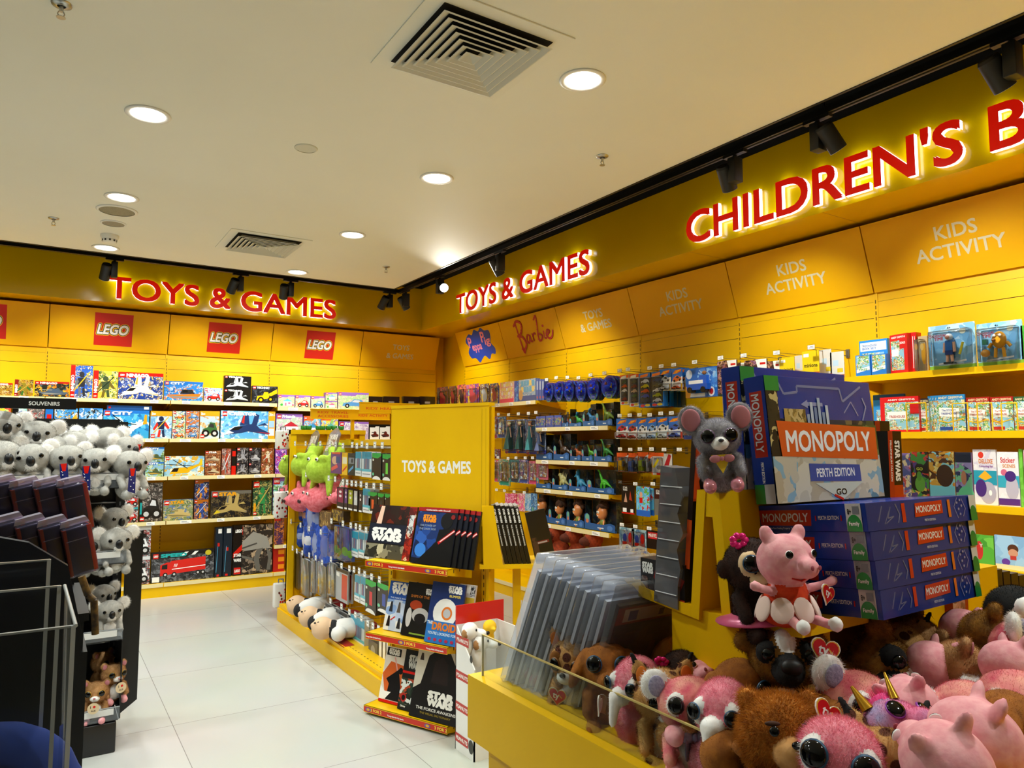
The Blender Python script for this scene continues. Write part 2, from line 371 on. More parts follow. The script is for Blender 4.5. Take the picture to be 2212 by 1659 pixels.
# ------------------------------------------------------------------ track lighting
TX, TY = 3.085, 6.95
tr = MB().box(TX - .02, TX + .02, Y0 + .1, TY, 3.02, 3.055, black).box(X0 + .1, TX + .02, TY - .02, TY + .02, 3.02, 3.055, black)
tr.box(TX - .004, TX + .004, Y0 + .1, TY, 3.018, 3.021, black_soft)
for yy in (-2, 0, 2, 4, 6): tr.cyl((TX, yy, 3.05), (TX, yy, 3.5), .006, black, n=8)
for xx in (-3, -1, 1, 2.6): tr.cyl((xx, TY, 3.05), (xx, TY, 3.5), .006, black, n=8)
tag(tr.build('light_track'), 'long black lighting track running round the ceiling edge', 'lighting track')
def track_spot(pos, axis, aim, label, side_=-1, power=P_SPOT, angle=87):
    """driver box under the track and a cylinder head beside it that looks at aim"""
    t = thing('track_spotlight', label, 'spotlight', pos)
    along = Vector(axis)                       # direction of the track
    th = math.atan2(along.y, along.x); R = Matrix.Rotation(th, 4, 'Z')
    MB().box(-.07, .07, -.016, .016, -.016, 0, black, R).cyl((0, 0, -.014), (0, 0, -.035), .012, black, n=12).build('track_adapter', t)
    MB().rbox(-.024, .024, -.034, .034, -.165, -.03, mat('#17181a', .5), .003, R).build('driver_box', t)
    off = along*side_*.062; d = (Vector(aim) - (Vector(pos) + off + Vector((0, 0, -.12)))).normalized()
    c = off + Vector((0, 0, -.112)); a = c - d*.062; b = c + d*.078
    MB().cyl(a, a + d*.012, .036, mat('#17181a', .5), .0415, 24).cyl(a + d*.012, b, .0415, mat('#17181a', .5), n=24, caps=False).build('lamp_head', t)
    MB().cyl(b, b + d*.001, .0415, mat('#c9ccd2', .3), n=24, caps=False).cyl(b - d*.004, b - d*.003, .039, mat('#fff7e8', .5, 0, 14), n=24).build('lens', t)
    MB().cyl(off*.3 + Vector((0, 0, -.11)), off*.7 + Vector((0, 0, -.11)), .011, black, n=10).build('yoke', t)
    spot_lamp('track_beam', Vector(pos) + b + d*.01, Vector(pos) + b + d, power, angle, .8, COL_SPOT, .035)
Bk, Rt = (1, 0, 0), (0, 1, 0)
for x, ax, l, sd in ((.44, .2, 'black track spotlight left of the back wall sign', -1), (1.475, 1.1, 'black track spotlight before the ampersand of the back sign, tilted', -1),
                 (1.94, 2.0, 'black track spotlight before the M of the back wall sign', -1), (2.97, 2.6, 'black track spotlight tilted left in the ceiling corner', -1)):
    track_spot((x, TY, 3.02), Bk, (ax, 7.9, 1.68), l, sd)
track_spot((-.7, TY, 3.02), Bk, (-.8, 7.9, 1.7), 'black track spotlight beyond the left end of the back sign')
for y, ay, l, sd, kk in ((6.80, 7.1, 'black track spotlight tilted right in the ceiling corner', 1, 1), (6.03, 4.4, 'lit track spotlight shining towards the camera from the corner', -1, 0),
                 (4.95, 5.2, 'black track spotlight before the corner end of the right wall sign', 1, 1), (2.54, 2.9, 'black track spotlight above the C of the long sign', 1, 1),
                 (2.04, 1.7, 'black track spotlight above the R and E of the long sign', -1, 1), (1.20, 1.0, 'big black track spotlight cut by the right picture edge', 1, 1)):
    aim = (4.0, ay, 1.68) if kk else (1.2, .2, .9)
    track_spot((TX, y, 3.02), Rt, aim, l, sd)
for y in (.3, -.8): track_spot((TX, y, 3.02), Rt, (3.9, y + .4, 1.6), f'black track spotlight beyond the right picture edge, {"nearer" if y > 0 else "further"} one')

# ------------------------------------------------------------------ raised red letters on the bulkhead
face_red = mat('#dc1604', .35, 0, .45); edge_white = mat('#f4f8ff', .5, 0, 1.1)
BOLDL = .026
def letter_sign(name, label, words, M, height, start, end):
    """letters one by one; M maps x along the wall, z up, -y out of the wall"""
    t = thing(name, label, 'sign')
    vs, fs, x0, x1, y0, y1 = glyphs(words, 0); k = height/.73; kx = (end - start)/(x1 - x0)
    pen = 0; full = glyphs(words, 0)
    pre = ''
    for ch in words:
        if ch != ' ':
            g = glyphs(ch, 0)
            # place by measuring the text up to this letter
            a = glyphs(pre + ch, 0)[3] - (g[3] - g[2])
            cu = bpy.data.curves.new('l', 'FONT'); cu.body = ch; cu.size = 1; cu.extrude = .5; cu.resolution_u = 4
            o = bpy.data.objects.new('l', cu); COL.objects.link(o); dg = bpy.context.evaluated_depsgraph_get(); me = o.evaluated_get(dg).to_mesh()
            mb = MB(); ext = .028
            for j, (sx_, sy_) in enumerate(shifts(BOLDL)):
                b0 = len(mb.v); mb.v += [(start + (v.co.x + sx_ - g[2] + a - x0)*kx, -.012 - ext*(v.co.z + .5) - j*4e-5, (v.co.y + sy_)*k) for v in me.vertices]
                for p in me.polygons:
                    mb.f.append(tuple(b0 + q for q in p.vertices)); mb.m.append(mb.mi(face_red if p.normal.z > .9 else edge_white)); mb.sm.append(False)
            mb.v = [tuple(M @ Vector(q)) for q in mb.v]
            o.evaluated_get(dg).to_mesh_clear(); bpy.data.objects.remove(o); bpy.data.curves.remove(cu)
            mb.build('letter', t, uv=False)
        pre += ch
    return t
# back wall: x from px 232..722
a = at_y(232, 640, BY); b_ = at_y(722, 685, BY)
letter_sign('wall_sign', 'red TOYS & GAMES letters on the bulkhead of the back wall', 'TOYS & GAMES', Matrix.Translation((0, BY, at_y(250, 645, BY).z)), at_y(250, 597, BY).z - at_y(250, 645, BY).z, a.x, b_.x)
MR = Matrix.Translation((BX, 0, 0)) @ RZ
zb = at_x(1000, 677, BX).z; a = at_x(993, 640, BX); b_ = at_x(1281, 570, BX)
letter_sign('wall_sign', 'red TOYS & GAMES letters on the bulkhead of the right wall', 'TOYS & GAMES', Matrix.Translation((0, 0, zb)) @ MR, at_x(1003, 634, BX).z - zb, -a.y, -b_.y)
a = at_x(1492, 480, BX); b_ = at_x(2085, 300, BX); zb = at_x(1600, 497, BX).z; zt = at_x(1600, 424, BX).z
sc = (a.y - b_.y)/(glyphs("CHILDREN'S", 0)[3] - glyphs("CHILDREN'S", 0)[2])
full = glyphs("CHILDREN'S BOOKS", 0)
letter_sign('wall_sign', "red CHILDREN'S BOOKS letters running out of the picture at right", "CHILDREN'S BOOKS", Matrix.Translation((0, 0, zb)) @ MR, zt - zb, -a.y, -a.y + sc*(full[3] - full[2]))
# ================================================================== wall shelving
seam = mat('#5a4200', .8); cream_rail = mat('#e9d9a0', .25); ticket = mat('#fbfbf6', .5)
ink = mat('#3a3a3a', .6)
XB = [-1.02, -.01, 1.004, 2.018, 3.03, 4.03]          # joints of the back wall bays
YR = [7.39, 6.43, 5.42, 4.41, 3.39, 2.385, 1.375, .365, -.645]   # joints of the right wall bays
BACKY, BACKX = 7.97, 4.125                             # faces of the slotted panels
def bay(width, M, label, shelves, name='slotted_shelving', base=True, top=2.335, depth=.36, group=None):
    """one bay seen from the front; x 0..width, y 0 = panel face, -y into the room. shelves: (z, colour of rail, tickets)"""
    t = thing(name, label, 'shelving', group=group); t.matrix_world = M
    mb = MB(); mb.box(0, width, .0, .02, 0, top + .4, yellow)
    mb.box(.012, width - .012, -.004, 0, 2.19, top - .052, yellow).box(.012, width - .012, -.002, 0, top - .05, top + .1, yellow)
    for z in (1.83, 1.47, 1.11, .75, .39): mb.box(.012, width - .012, -.004, 0, z + .004, z + .356, yellow)
    mb.box(.012, width - .012, -.001, 0, 2.186, 2.19, seam).box(.012, width - .012, -.0015, 0, top - .052, top - .05, seam)
    mb.build('back_panel', t, uv=False)
    for x in ([0] if True else []):
        u = MB().box(x - .013, x + .013, -.006, .01, .1, top, yellow)
        z = .2
        while z < top - .03: u.box(x - .003, x + .003, -.0066, -.006, z, z + .022, seam); z += .034
        u.build('upright', t, uv=False)
    for z, rail, nt in shelves:
        sb = MB().box(.004, width - .004, -depth, -.004, z - .022, z, yellow)
        sb.box(.004, width - .004, -depth, -depth + .016, z - .034, z - .022, yellow)
        for q in (.006, width - .018): sb.prism([(-.004, z - .022), (-.004, z - .085), (-depth*.9, z - .03), (-depth*.9, z - .022)], q, q + .012, yellow, Matrix.Rotation(math.pi/2, 4, 'Z') @ Matrix.Scale(-1, 4, (0, 1, 0)))
        so = sb.build('shelf', t, uv=False)
        if rail:
            MB().box(.004, width - .004, -depth - .006, -depth, z - .033, z + .002, rail).build('price_rail', so, uv=False)
            r2 = random.Random(int(z*1000 + width*77 + M.translation.x*13 + M.translation.y*7))
            for i in range(nt):
                tb = MB(); cx = width*(i + .5)/nt + r2.uniform(-.04, .04); ww = r2.choice((.035, .035, .05))
                tb.box(cx - ww, cx + ww, -depth - .008, -depth - .006, z - .031, z - .001, ticket)
                for q in range(2): tb.box(cx - ww*.8, cx + ww*(.2 + .4*q), -depth - .0084, -depth - .008, z - .013 - .009*q, z - .009 - .009*q, mat('#9a9a96'))
                tb.build('price_ticket', so, uv=False)
    if base:
        MB().box(0, width, -depth - .002, 0, 0, .09, yellow).box(.0, width, -depth - .004, 0, .09, .128, yellow).build('base_plinth', t, uv=False)
        MB().box(.004, width - .004, -depth - .010, -depth - .004, .094, .128, cream_rail).build('price_rail', t, uv=False)
    return t
def Mback(i): return Matrix.Translation((XB[i], BACKY, 0))
def Mright(i): return Matrix.Translation((BACKX, YR[i], 0)) @ RZ
LZ = [.128, .705, 1.126, 1.486, 1.853]
names5 = ['at the left picture edge', 'behind the souvenir stand', 'with the red truck box', 'behind the gondola end', 'in the back corner']
for i in range(5):
    zs = [(z, cream_rail, 3) for z in LZ[1:]]
    if i >= 3: zs = [(.40, cream_rail, 3), (.72, cream_rail, 3), (1.126, cream_rail, 3), (1.486, cream_rail, 3), (1.815, cream_rail, 4)]
    bay(XB[i+1] - XB[i], Mback(i), f'yellow slotted wall shelving bay of the back wall {names5[i]}', zs)
pegbar = mat('#c99a00', .4)
RSH = {0: [(1.835, cream_rail, 3)], 1: [(1.835, cream_rail, 4)], 2: [(z, cream_rail, 3) for z in (.735, 1.036, 1.293, 1.583)], 3: [], 4: [(.6, None, 0)],
       5: [(.86, None, 0), (1.152, None, 0), (1.505, None, 0), (1.816, None, 0)], 6: [(.86, None, 0), (1.152, None, 0), (1.505, None, 0), (1.816, None, 0)], 7: [(.86, None, 0), (1.152, None, 0), (1.505, None, 0), (1.816, None, 0)]}
rn = ['nearest the back corner', 'with the boxed games on top', 'with the toy dinosaurs', 'with the toy car cards', 'behind the stacked board games', 'with the activity books', 'at the right picture edge', 'beyond the right picture edge']
for i in range(8):
    bay(YR[i] - YR[i+1], Mright(i), f'yellow slotted wall shelving bay of the right wall {rn[i]}', RSH[i])

# tilted header boards over the bays ---------------------------------
cream_ink = mat('#d8d2b4', .5); lego_red = mat('#c81c08', .4); yel_ink = mat('#ffd500', .4); wht_ink = mat('#f4f4f0', .4); blk_ink = mat('#111111', .5)
def header(width, M, label, art):
    """board leaning out of the wall at the top; x 0..width, z up the board, front at -y"""
    t = thing('header_board', label, 'header board'); t.matrix_world = M
    MB().box(.004, width - .004, 0, .014, 0, .404, yellow_panel).box(.004, width - .004, -.0015, 0, .398, .404, yellow).build('board', t, uv=False)
    if art: art(t, width)
    return t
ang = math.atan2(.125, .385)
def Hback(i): return Matrix.Translation((XB[i], BACKY - .02, 2.337)) @ Matrix.Rotation(ang, 4, 'X')
def Hright(i): return Matrix.Translation((BACKX - .018, YR[i], 2.337)) @ RZ @ Matrix.Rotation(ang, 4, 'X')
def logo_square(t, wd):
    a = Art(.325, .315, -.0005, step=.0006, M=Matrix.Translation((wd*.52, 0, .05)))
    a.r(0, 0, 1, 1, lego_red)
    for b, m in ((.13, yel_ink), (.09, blk_ink), (.045, wht_ink)):
        vs, fs, x0, x1, y0, y1 = glyphs('LEGO', b)
        a.k += 1; T = a.M @ Matrix.Translation((-.004, a.y - a.step*a.k, .115))
        g0, g1 = glyphs('LEGO', .045)[2:4]; k = .26/(g1 - g0); kz = .095/.73; c = (g0 + g1)/2
        a.mb.add([((p - c)*k + .16*(q*kz - .04), -e, q*kz) for p, q, e in vs], fs, m, T)
    o = a.mb.build('logo_square', t, uv=False); o['label'] = 'red square with white outlined letters'
def two_lines(l1, l2, size=.085):
    def f(t, wd):
        a = Art(wd, .404, -.0005, M=Matrix.Translation((wd/2, 0, 0)))
        a.t(l1, .5, .55, size/.404*.9, cream_ink, bold=.02); a.t(l2, .5, .29, size/.404*.9, cream_ink, bold=.02)
        a.mb.build('lettering', t, uv=False)
    return f
def barbie(t, wd):
    a = Art(wd, .404, -.0005, M=Matrix.Translation((wd/2, 0, 0))); m = mat('#c0202c', .4)
    def st(pts, wdt): 
        a.k = 0; n = len(pts); q = []
        for i in range(n-1):      # smooth stroke through the points
            p0, p1, p2, p3 = pts[max(i-1, 0)], pts[i], pts[i+1], pts[min(i+2, n-1)]
            for s in range(6):
                u = s/6; q.append(tuple(.5*((2*p1[d]) + (-p0[d]+p2[d])*u + (2*p0[d]-5*p1[d]+4*p2[d]-p3[d])*u*u + (-p0[d]+3*p1[d]-3*p2[d]+p3[d])*u**3) for d in (0, 1)))
        a.line(q + [pts[-1]], wdt, m)
        for p in q[::2]: a.e(p[0], p[1], wdt*.404/wd/2, wdt/2, m, 10); a.k -= 1
    st([(.27, .80), (.33, .90), (.40, .80), (.36, .58), (.30, .52), (.37, .48), (.41, .30), (.36, .16), (.31, .2)], .07)
    st([(.30, .84), (.31, .5), (.33, .10), (.36, .14)], .06)
    st([(.50, .46), (.46, .50), (.43, .38), (.46, .30), (.50, .46), (.50, .34), (.53, .32)], .055)
    st([(.545, .50), (.55, .34), (.55, .44), (.58, .51), (.60, .48)], .055)
    st([(.63, .84), (.67, .92), (.66, .7), (.63, .34), (.68, .32), (.70, .42), (.65, .48)], .055)
    st([(.735, .50), (.73, .36), (.76, .33)], .055); a.e(.745, .64, .016, .035, m)
    st([(.78, .40), (.83, .48), (.80, .52), (.77, .40), (.81, .31), (.86, .36), (.89, .5)], .055)
    a.mb.build('lettering', t, uv=False)
def pig_cloud(t, wd):
    a = Art(wd, .404, -.0005, M=Matrix.Translation((wd/2, 0, 0))); m = mat('#1846b8', .4)
    pts = [(.23, .78), (.31, .88), (.38, .84), (.45, .97), (.53, .9), (.60, .98), (.67, .88), (.76, .86), (.77, .68), (.74, .52), (.80, .36), (.78, .2), (.70, .22), (.63, .08), (.55, .2), (.47, .12), (.40, .04), (.33, .18), (.24, .2), (.20, .36), (.25, .52), (.20, .66)]
    n = len(pts); q = []
    for i in range(n):
        p0, p1, p2, p3 = pts[i-1], pts[i], pts[(i+1) % n], pts[(i+2) % n]
        for s in range(5):
            u = s/5; q.append(tuple(.5*((2*p1[d]) + (-p0[d]+p2[d])*u + (2*p0[d]-5*p1[d]+4*p2[d]-p3[d])*u*u + (-p0[d]+3*p1[d]-3*p2[d]+p3[d])*u**3) for d in (0, 1)))
    a.p(q, m); pk = mat('#f08aa0', .4)
    a.t('P', .25, .50, .30, pk, 'l', .03); a.t('eppa', .315, .40, .22, pk, 'l', .03, fit=.22); a.t('P', .555, .58, .30, pk, 'l', .03); a.t('ig', .62, .50, .22, pk, 'l', .03, fit=.12)
    o = a.mb.build('logo', t, uv=False); o['label'] = 'blue cloud with pink letters'
for i, l in ((0, 'yellow header board with a red logo square cut by the left picture edge'), (1, 'yellow header board with a red logo square under the T of the sign'),
             (2, 'yellow header board with the middle red logo square of the back wall'), (3, 'yellow header board with the red logo square nearest the corner')):
    header(XB[i+1] - XB[i], Hback(i), l, logo_square)
header(.98, Hback(4), 'yellow header board reading TOYS & GAMES on the back wall by the corner', two_lines('TOYS', '& GAMES', .07))
header(YR[0] - YR[1], Hright(0), 'yellow header board with a blue cloud logo by the corner', pig_cloud)
header(YR[1] - YR[2], Hright(1), 'yellow header board with red script lettering', barbie)
header(YR[2] - YR[3], Hright(2), 'yellow header board reading TOYS & GAMES on the right wall', two_lines('TOYS', '& GAMES'))
for i, l in ((3, 'yellow header board reading KIDS ACTIVITY beside the TOYS & GAMES board'), (4, 'yellow header board reading KIDS ACTIVITY, middle of the three'), (5, 'large looking yellow header board reading KIDS ACTIVITY under the S of the long sign')):
    header(YR[i] - YR[i+1], Hright(i), l, two_lines('KIDS', 'ACTIVITY'))
header(YR[6] - YR[7], Hright(6), 'plain yellow header board beyond the right picture edge', None)

# ================================================================== boxed building sets on the back wall
def hx(s): return mat('#' + s, .28)
def pk(cols, scale=30, warp=.02): return pic(tuple('#' + c for c in cols.split()), scale, warp)
R_, W_, K_ = hx('d0160c'), hx('f6f6f2'), hx('0c0c0e')
def set_box(name, label, group, w, h, d, loc, M, body, art, cat='boxed toy'):
    """a carton standing on loc, front towards -y of M; art(a) prints its front"""
    t = thing(name, label, cat, group=group); t.matrix_world = Matrix.Translation(loc) @ M
    MB().rbox(-w/2, w/2, -d/2, d/2, 0, h, body, .0018, seg=1).build('carton', t)
    a = Art(w, h, -d/2); art(a); a.mb.build('front_print', t)
    return t
def brick_logo(a, x, y, s):       # small red square with a white word, s is its height as part of the front
    ws = s*a.h/a.w; a.r(x, y - s, x + ws, y, R_); a.t('LEGO', x + ws/2, y - s*.68, s*.38, W_, fit=ws*.82, bold=.06, shear=.1)
def wheel(a, x, y, r, hub='c8c8c8'): a.e(x, y, r*a.h/a.w, r, K_, 14); a.e(x, y, r*.5*a.h/a.w, r*.5, hx(hub), 10)
def hero(a, kind, c1, c2, c3='d8dade'):
    m1, m2, m3 = hx(c1), hx(c2), hx(c3)
    if kind == 'jet':
        a.p([(.06, .14), (.24, .42), (.62, .56), (.70, .40), (.40, .22)], m1); a.p([(.06, .14), (.14, .30), (.24, .22)], m3)
        a.p([(.34, .48), (.40, .86), (.50, .84), (.52, .52)], m1); a.p([(.56, .52), (.62, .92), (.70, .86), (.66, .50)], m1); a.p([(.37, .58), (.41, .84), (.43, .84), (.42, .55)], m2)
        a.p([(.40, .30), (.88, .16), (.90, .22), (.62, .46)], m1); a.p([(.62, .26), (.90, .18), (.90, .21)], m2); a.p([(.66, .48), (.86, .50), (.80, .58)], m1); a.p([(.18, .30), (.26, .42), (.40, .44), (.32, .32)], K_)
    if kind == 'heli':
        a.p([(.12, .10), (.22, .40), (.52, .44), (.66, .34), (.60, .16)], m1); a.p([(.52, .40), (.92, .64), (.94, .56), (.62, .26)], m1); a.p([(.16, .22), (.24, .40), (.36, .40), (.32, .22)], K_)
        a.line([(.04, .60), (.72, .50)], .03, K_); a.line([(.20, .82), (.58, .38)], .03, K_); a.p([(.86, .50), (.90, .86), (.95, .84), (.95, .52)], m2); a.line([(.2, .05), (.6, .08)], .03, m2)
    if kind == 'car':
        a.p([(.14, .18), (.18, .36), (.40, .42), (.52, .60), (.76, .58), (.88, .36), (.90, .20)], m1); a.p([(.44, .42), (.54, .56), (.70, .54), (.74, .40)], m3); wheel(a, .30, .20, .13); wheel(a, .76, .20, .13)
    if kind == 'truck':
        a.p([(.14, .22), (.14, .58), (.24, .66), (.30, .66), (.30, .70), (.86, .78), (.86, .34), (.30, .26)], m1); a.p([(.16, .44), (.17, .58), (.25, .60), (.25, .44)], K_); a.line([(.32, .42), (.86, .48)], .025, m3); a.t('///', .38, .50, .1, m3)
        for x in (.22, .36, .74, .82): wheel(a, x, .25, .075)
    if kind == 'loader':
        a.p([(.16, .16), (.2, .42), (.42, .46), (.46, .66), (.62, .66), (.66, .42), (.70, .3)], m1); a.p([(.60, .52), (.96, .84), (.98, .6), (.72, .42)], m1); wheel(a, .34, .2, .17, c1); wheel(a, .72, .24, .15, c1)
    if kind == 'robot':
        a.e(.50, .72, .12, .09, m1); a.p([(.30, .60), (.70, .64), (.64, .34), (.38, .34)], m1); a.p([(.30, .60), (.12, .34), (.20, .30), (.38, .50)], m2); a.p([(.70, .62), (.90, .40), (.84, .34), (.64, .5)], m2)
        a.p([(.40, .34), (.34, .06), (.46, .06), (.50, .3)], m2); a.p([(.54, .3), (.58, .06), (.70, .06), (.64, .34)], m1); a.line([(.15, .2), (.85, .8)], .03, m3)
    if kind == 'boat':
        a.p([(.06, .30), (.22, .12), (.84, .12), (.97, .40), (.60, .36), (.50, .34)], m1); a.p([(.40, .36), (.46, .58), (.72, .60), (.78, .38)], m2); a.p([(.46, .44), (.50, .56), (.60, .56), (.60, .44)], K_); a.p([(.10, .26), (.24, .16), (.84, .15), (.90, .24)], m3)
    if kind == 'house':
        a.r(.30, .16, .82, .50, m1); a.p([(.26, .50), (.56, .70), (.86, .50)], m2); a.r(.40, .16, .50, .38, m3); a.r(.60, .28, .74, .42, m3); a.e(.2, .22, .08, .09, hx('3aa84a')); a.e(.9, .2, .06, .08, hx('e85a8a'))
    if kind == 'walker':
        a.p([(.10, .58), (.50, .86), (.86, .74), (.96, .50), (.60, .50), (.30, .48)], m1); a.p([(.60, .50), (.52, .30), (.60, .06), (.70, .06), (.66, .32), (.76, .52)], m2); a.p([(.84, .52), (.90, .3), (.86, .06), (.96, .06), (.99, .4)], m2); a.line([(.06, .50), (.6, .62)], .03, m3); a.line([(.04, .42), (.5, .3)], .05, m2)
    if kind == 'tank':
        a.p([(.10, .30), (.30, .14), (.90, .18), (.94, .30), (.66, .40)], m1); a.e(.55, .42, .16, .12, m1); a.line([(.2, .46), (.5, .46)], .05, m2); a.p([(.12, .28), (.32, .18), (.9, .21), (.5, .27)], m2)
def front(bg, banner=None, title='', tcol=W_, logo=True, kind=None, cols=('888888', '555555'), picr=None, side=None, vertical=False, ls=.16, extra=None):
    def f(a):
        a.r(0, 0, 1, 1, bg)
        if picr: a.r(picr[0], picr[1], picr[2], picr[3], picr[4])
        if banner:
            if vertical: a.r(0, 0, .2, 1, banner)
            else: a.p([(0, .80), (.55, .80), (.62, .88), (1, .88), (1, 1), (0, 1)], banner)
        if side: a.r(.87, 0, 1, 1, side); a.t('3in1', .935, .84, .11, W_, fit=.1); a.r(.885, .42, .985, .66, hx('9ec4e8')); a.r(.885, .12, .985, .38, hx('cfe0ee'))
        if kind: hero(a, kind, *cols)
        if logo:
            if vertical: brick_logo(a, .02, .14, .10)
            else: brick_logo(a, .025, .97, ls)
        if title:
            if vertical:
                T = Matrix.Rotation(math.pi/2, 4, 'Y'); a.k += 1
                a.mb.text(title, 0, 0, .13*a.w, tcol, Matrix.Translation((-a.w/2 + .155*a.w, a.y - a.step*a.k, a.h*.2)) @ Matrix.Rotation(-math.pi/2, 4, 'Y'), 'l', .05, fit=a.h*.5)
            else: a.t(title, .03 + ls*a.h/a.w + .03, .97 - ls*.8, ls*.7, tcol, 'l', .06, fit=min(.5, .11*len(title)*a.h/a.w*1.2 + .08))
        if extra: extra(a)
    return f
nin = pk('1c3a8c 2a58b0 d8b038 e8e8e0 182048', 26); ninb = pk('a07818 c8a028 2a3a28 801c10 d8c890', 30); city = pk('2f7fd0 4aa0e4 1c60b0 d0e4f4 e88a20', 22)
lime = pk('b8d89a 9cc870 d8ecc0 e0a8c8 f0e8b0', 26); space = pk('1a1a20 2c2c34 5a5a60 101014 8a8078', 24); rust = pk('8a4a26 a86434 5c2c1a c89868 3a1c12', 28); road = pk('3a3c40 5a5c60 8a8c90 b81a14 e0e0e0', 26)
sky_ = pk('5aa8e0 7cc0ee a8d8f6 4a90cc e8f4fa', 12, .01); dark = pk('16181c 2a2418 5a4a28 101214 7a6a48', 26); green_ = pk('1c3a2a 2e6a3a 18241c 6a8a5a c8b060', 26); desert = pk('7a8a5a a8a06a 5a7ab0 c8b888 4a5a3a', 20)
pur = hx('6a3a9c'); purp = hx('9a6ac4'); blu = hx('1f6fc4'); ora = hx('e8a01c')
FY = 7.63          # fronts of the boxes, a little behind the price rail
def row(z, items, shelfname, group, y=FY, d=.07):
    for i, it in enumerate(items):
        x0, x1, top, label, body, art = it[:6]; bz = it[6] if len(it) > 6 else z
        p0 = at_y(x0, 900, y); p1 = at_y(x1, 900, y); zt = at_y((x0 + x1)/2, top, y).z
        wd = p1.x - p0.x - .004
        set_box('building_set_box', label, group, wd, max(zt - bz, .04), d, ((p0.x + p1.x)/2, y + d/2, bz), Matrix.Identity(4), body, art)
def st(z0, top_px, cx, y=FY): return at_y(cx, top_px, y).z
g5 = 'building sets on the top shelf of the back wall'
z5 = LZ[4]; zA = st(0, 841, 510)
row(z5, [
 (-12, 24, 827, 'brown and red building set box cut by the left picture edge', rust and hx('7a2418'), front(ninb, R_, 'NINJAGO')),
 (27, 69, 820, 'dark red building set box with green figures over the SOUVENIRS sign', hx('8a1a12'), front(ninb, hx('8a1a12'), 'NINJAGO', vertical=True, kind='robot', cols=('8a7a20', '3a6a2a', 'c8a040'))),
 (71, 147, 824, 'low red topped building set box with a yellow hill picture', hx('8a1a12'), front(pk('20261c e0a82c 4a5a60 c87818 283038', 16), hx('b81a10'), 'NINJAGO', kind='tank', cols=('4a5a70', '8a8a80'))),
 (148, 197, 789, 'tallest blue building set box with red spine on the top shelf', hx('2a4aa0'), front(pk('2a58b8 3a70cc d8b838 203058 c8d8e8', 24), R_, 'NINJAGO', vertical=True, kind='robot', cols=('2c2c34', '6a6a70', 'd8b020'))),
 (198, 251, 801, 'building set box with red spine and golden green picture', hx('b01810'), front(pk('d8b83c e8d070 5a7a3a 38502c f0e0a0', 20), R_, 'NINJAGO', vertical=True, kind='robot', cols=('3a4a30', '6a5a20', '1c2818'))),
 (252, 350, 805, 'large building set box with blue dragon picture under a red banner', hx('1c3078'), front(nin, R_, 'NINJAGO', kind='jet', cols=('e0dcc8', 'c89830', 'f4f0e0'))),
 (352, 437, 824, 'blue building set box with an orange boat', hx('1f68b8'), front(city, blu, 'CITY', kind='boat', cols=('e8781c', '2a2a2e', '8a8a8a'))),
 (439, 479, 838, 'small pale blue building set box with red and blue cars', hx('a8c8dc'), front(pk('a0cce0 c8e4f0 d82a20 2a60b0 e8e8e0', 22), None, '', kind='car', cols=('d02018', '2a50a0'), ls=.2)),
 (482, 541, 841, 'lower of two black building set boxes with a grey lifter', K_, front(K_, None, 'TECHNIC', kind='jet', cols=('b8bcc0', '8a8e92', 'd8dade'))),
 (482, 541, 812, 'upper of two black building set boxes with a grey lifter', K_, front(K_, None, 'TECHNIC', kind='jet', cols=('b8bcc0', '8a8e92', 'd8dade')), zA + .001),
 (543, 599, 834, 'black building set box with a yellow mining truck', K_, front(pk('181a1e 22262c 3a4048 14161a 50565e', 14), None, 'TECHNIC', kind='loader', cols=('f0b80c', 'f0b80c'))),
], 'top', g5)
zF = 1.815; zn = st(0, 866, 715)
row(zF, [
 (600, 636, 853, 'small lilac topped building set box with a picnic scene, beside the black truck box', pur, front(lime, purp, '', kind='house', cols=('f0f0f0', '5ac0d8', 'e0709a'), ls=.2)),
 (637, 670, 854, 'small lilac topped building set box with a red sledge', pur, front(pk('e0d0b0 d0c09a ecdcc0 c8a878 f0e8d8', 16), purp, '', kind='car', cols=('d82a30', 'e87090'), ls=.2)),
 (671, 701, 856, 'small lilac topped building set box with a blue car in a meadow', pur, front(lime, purp, '', kind='car', cols=('4a90d0', 'f0f0f0'), ls=.2)),
 (702, 728, 866, 'lower of two tiny lilac building set boxes', pur, front(lime, purp, '', ls=.3, kind='house', cols=('f0d8e0', 'e85a8a', 'ffffff'))),
 (702, 728, 848, 'upper of two tiny lilac building set boxes', pur, front(lime, purp, '', ls=.3, kind='house', cols=('e8f0d8', '6ab0d8', 'ffffff')), zn + .001),
 (729, 796, 848, 'wide lilac building set box with a camper van by the headphone sign', pur, front(lime, purp, '', kind='car', cols=('5a9ad8', 'e83a3a'), ls=.16)),
], 'top', g5)
g4 = 'building sets on the second shelf of the back wall'; z4 = LZ[3]
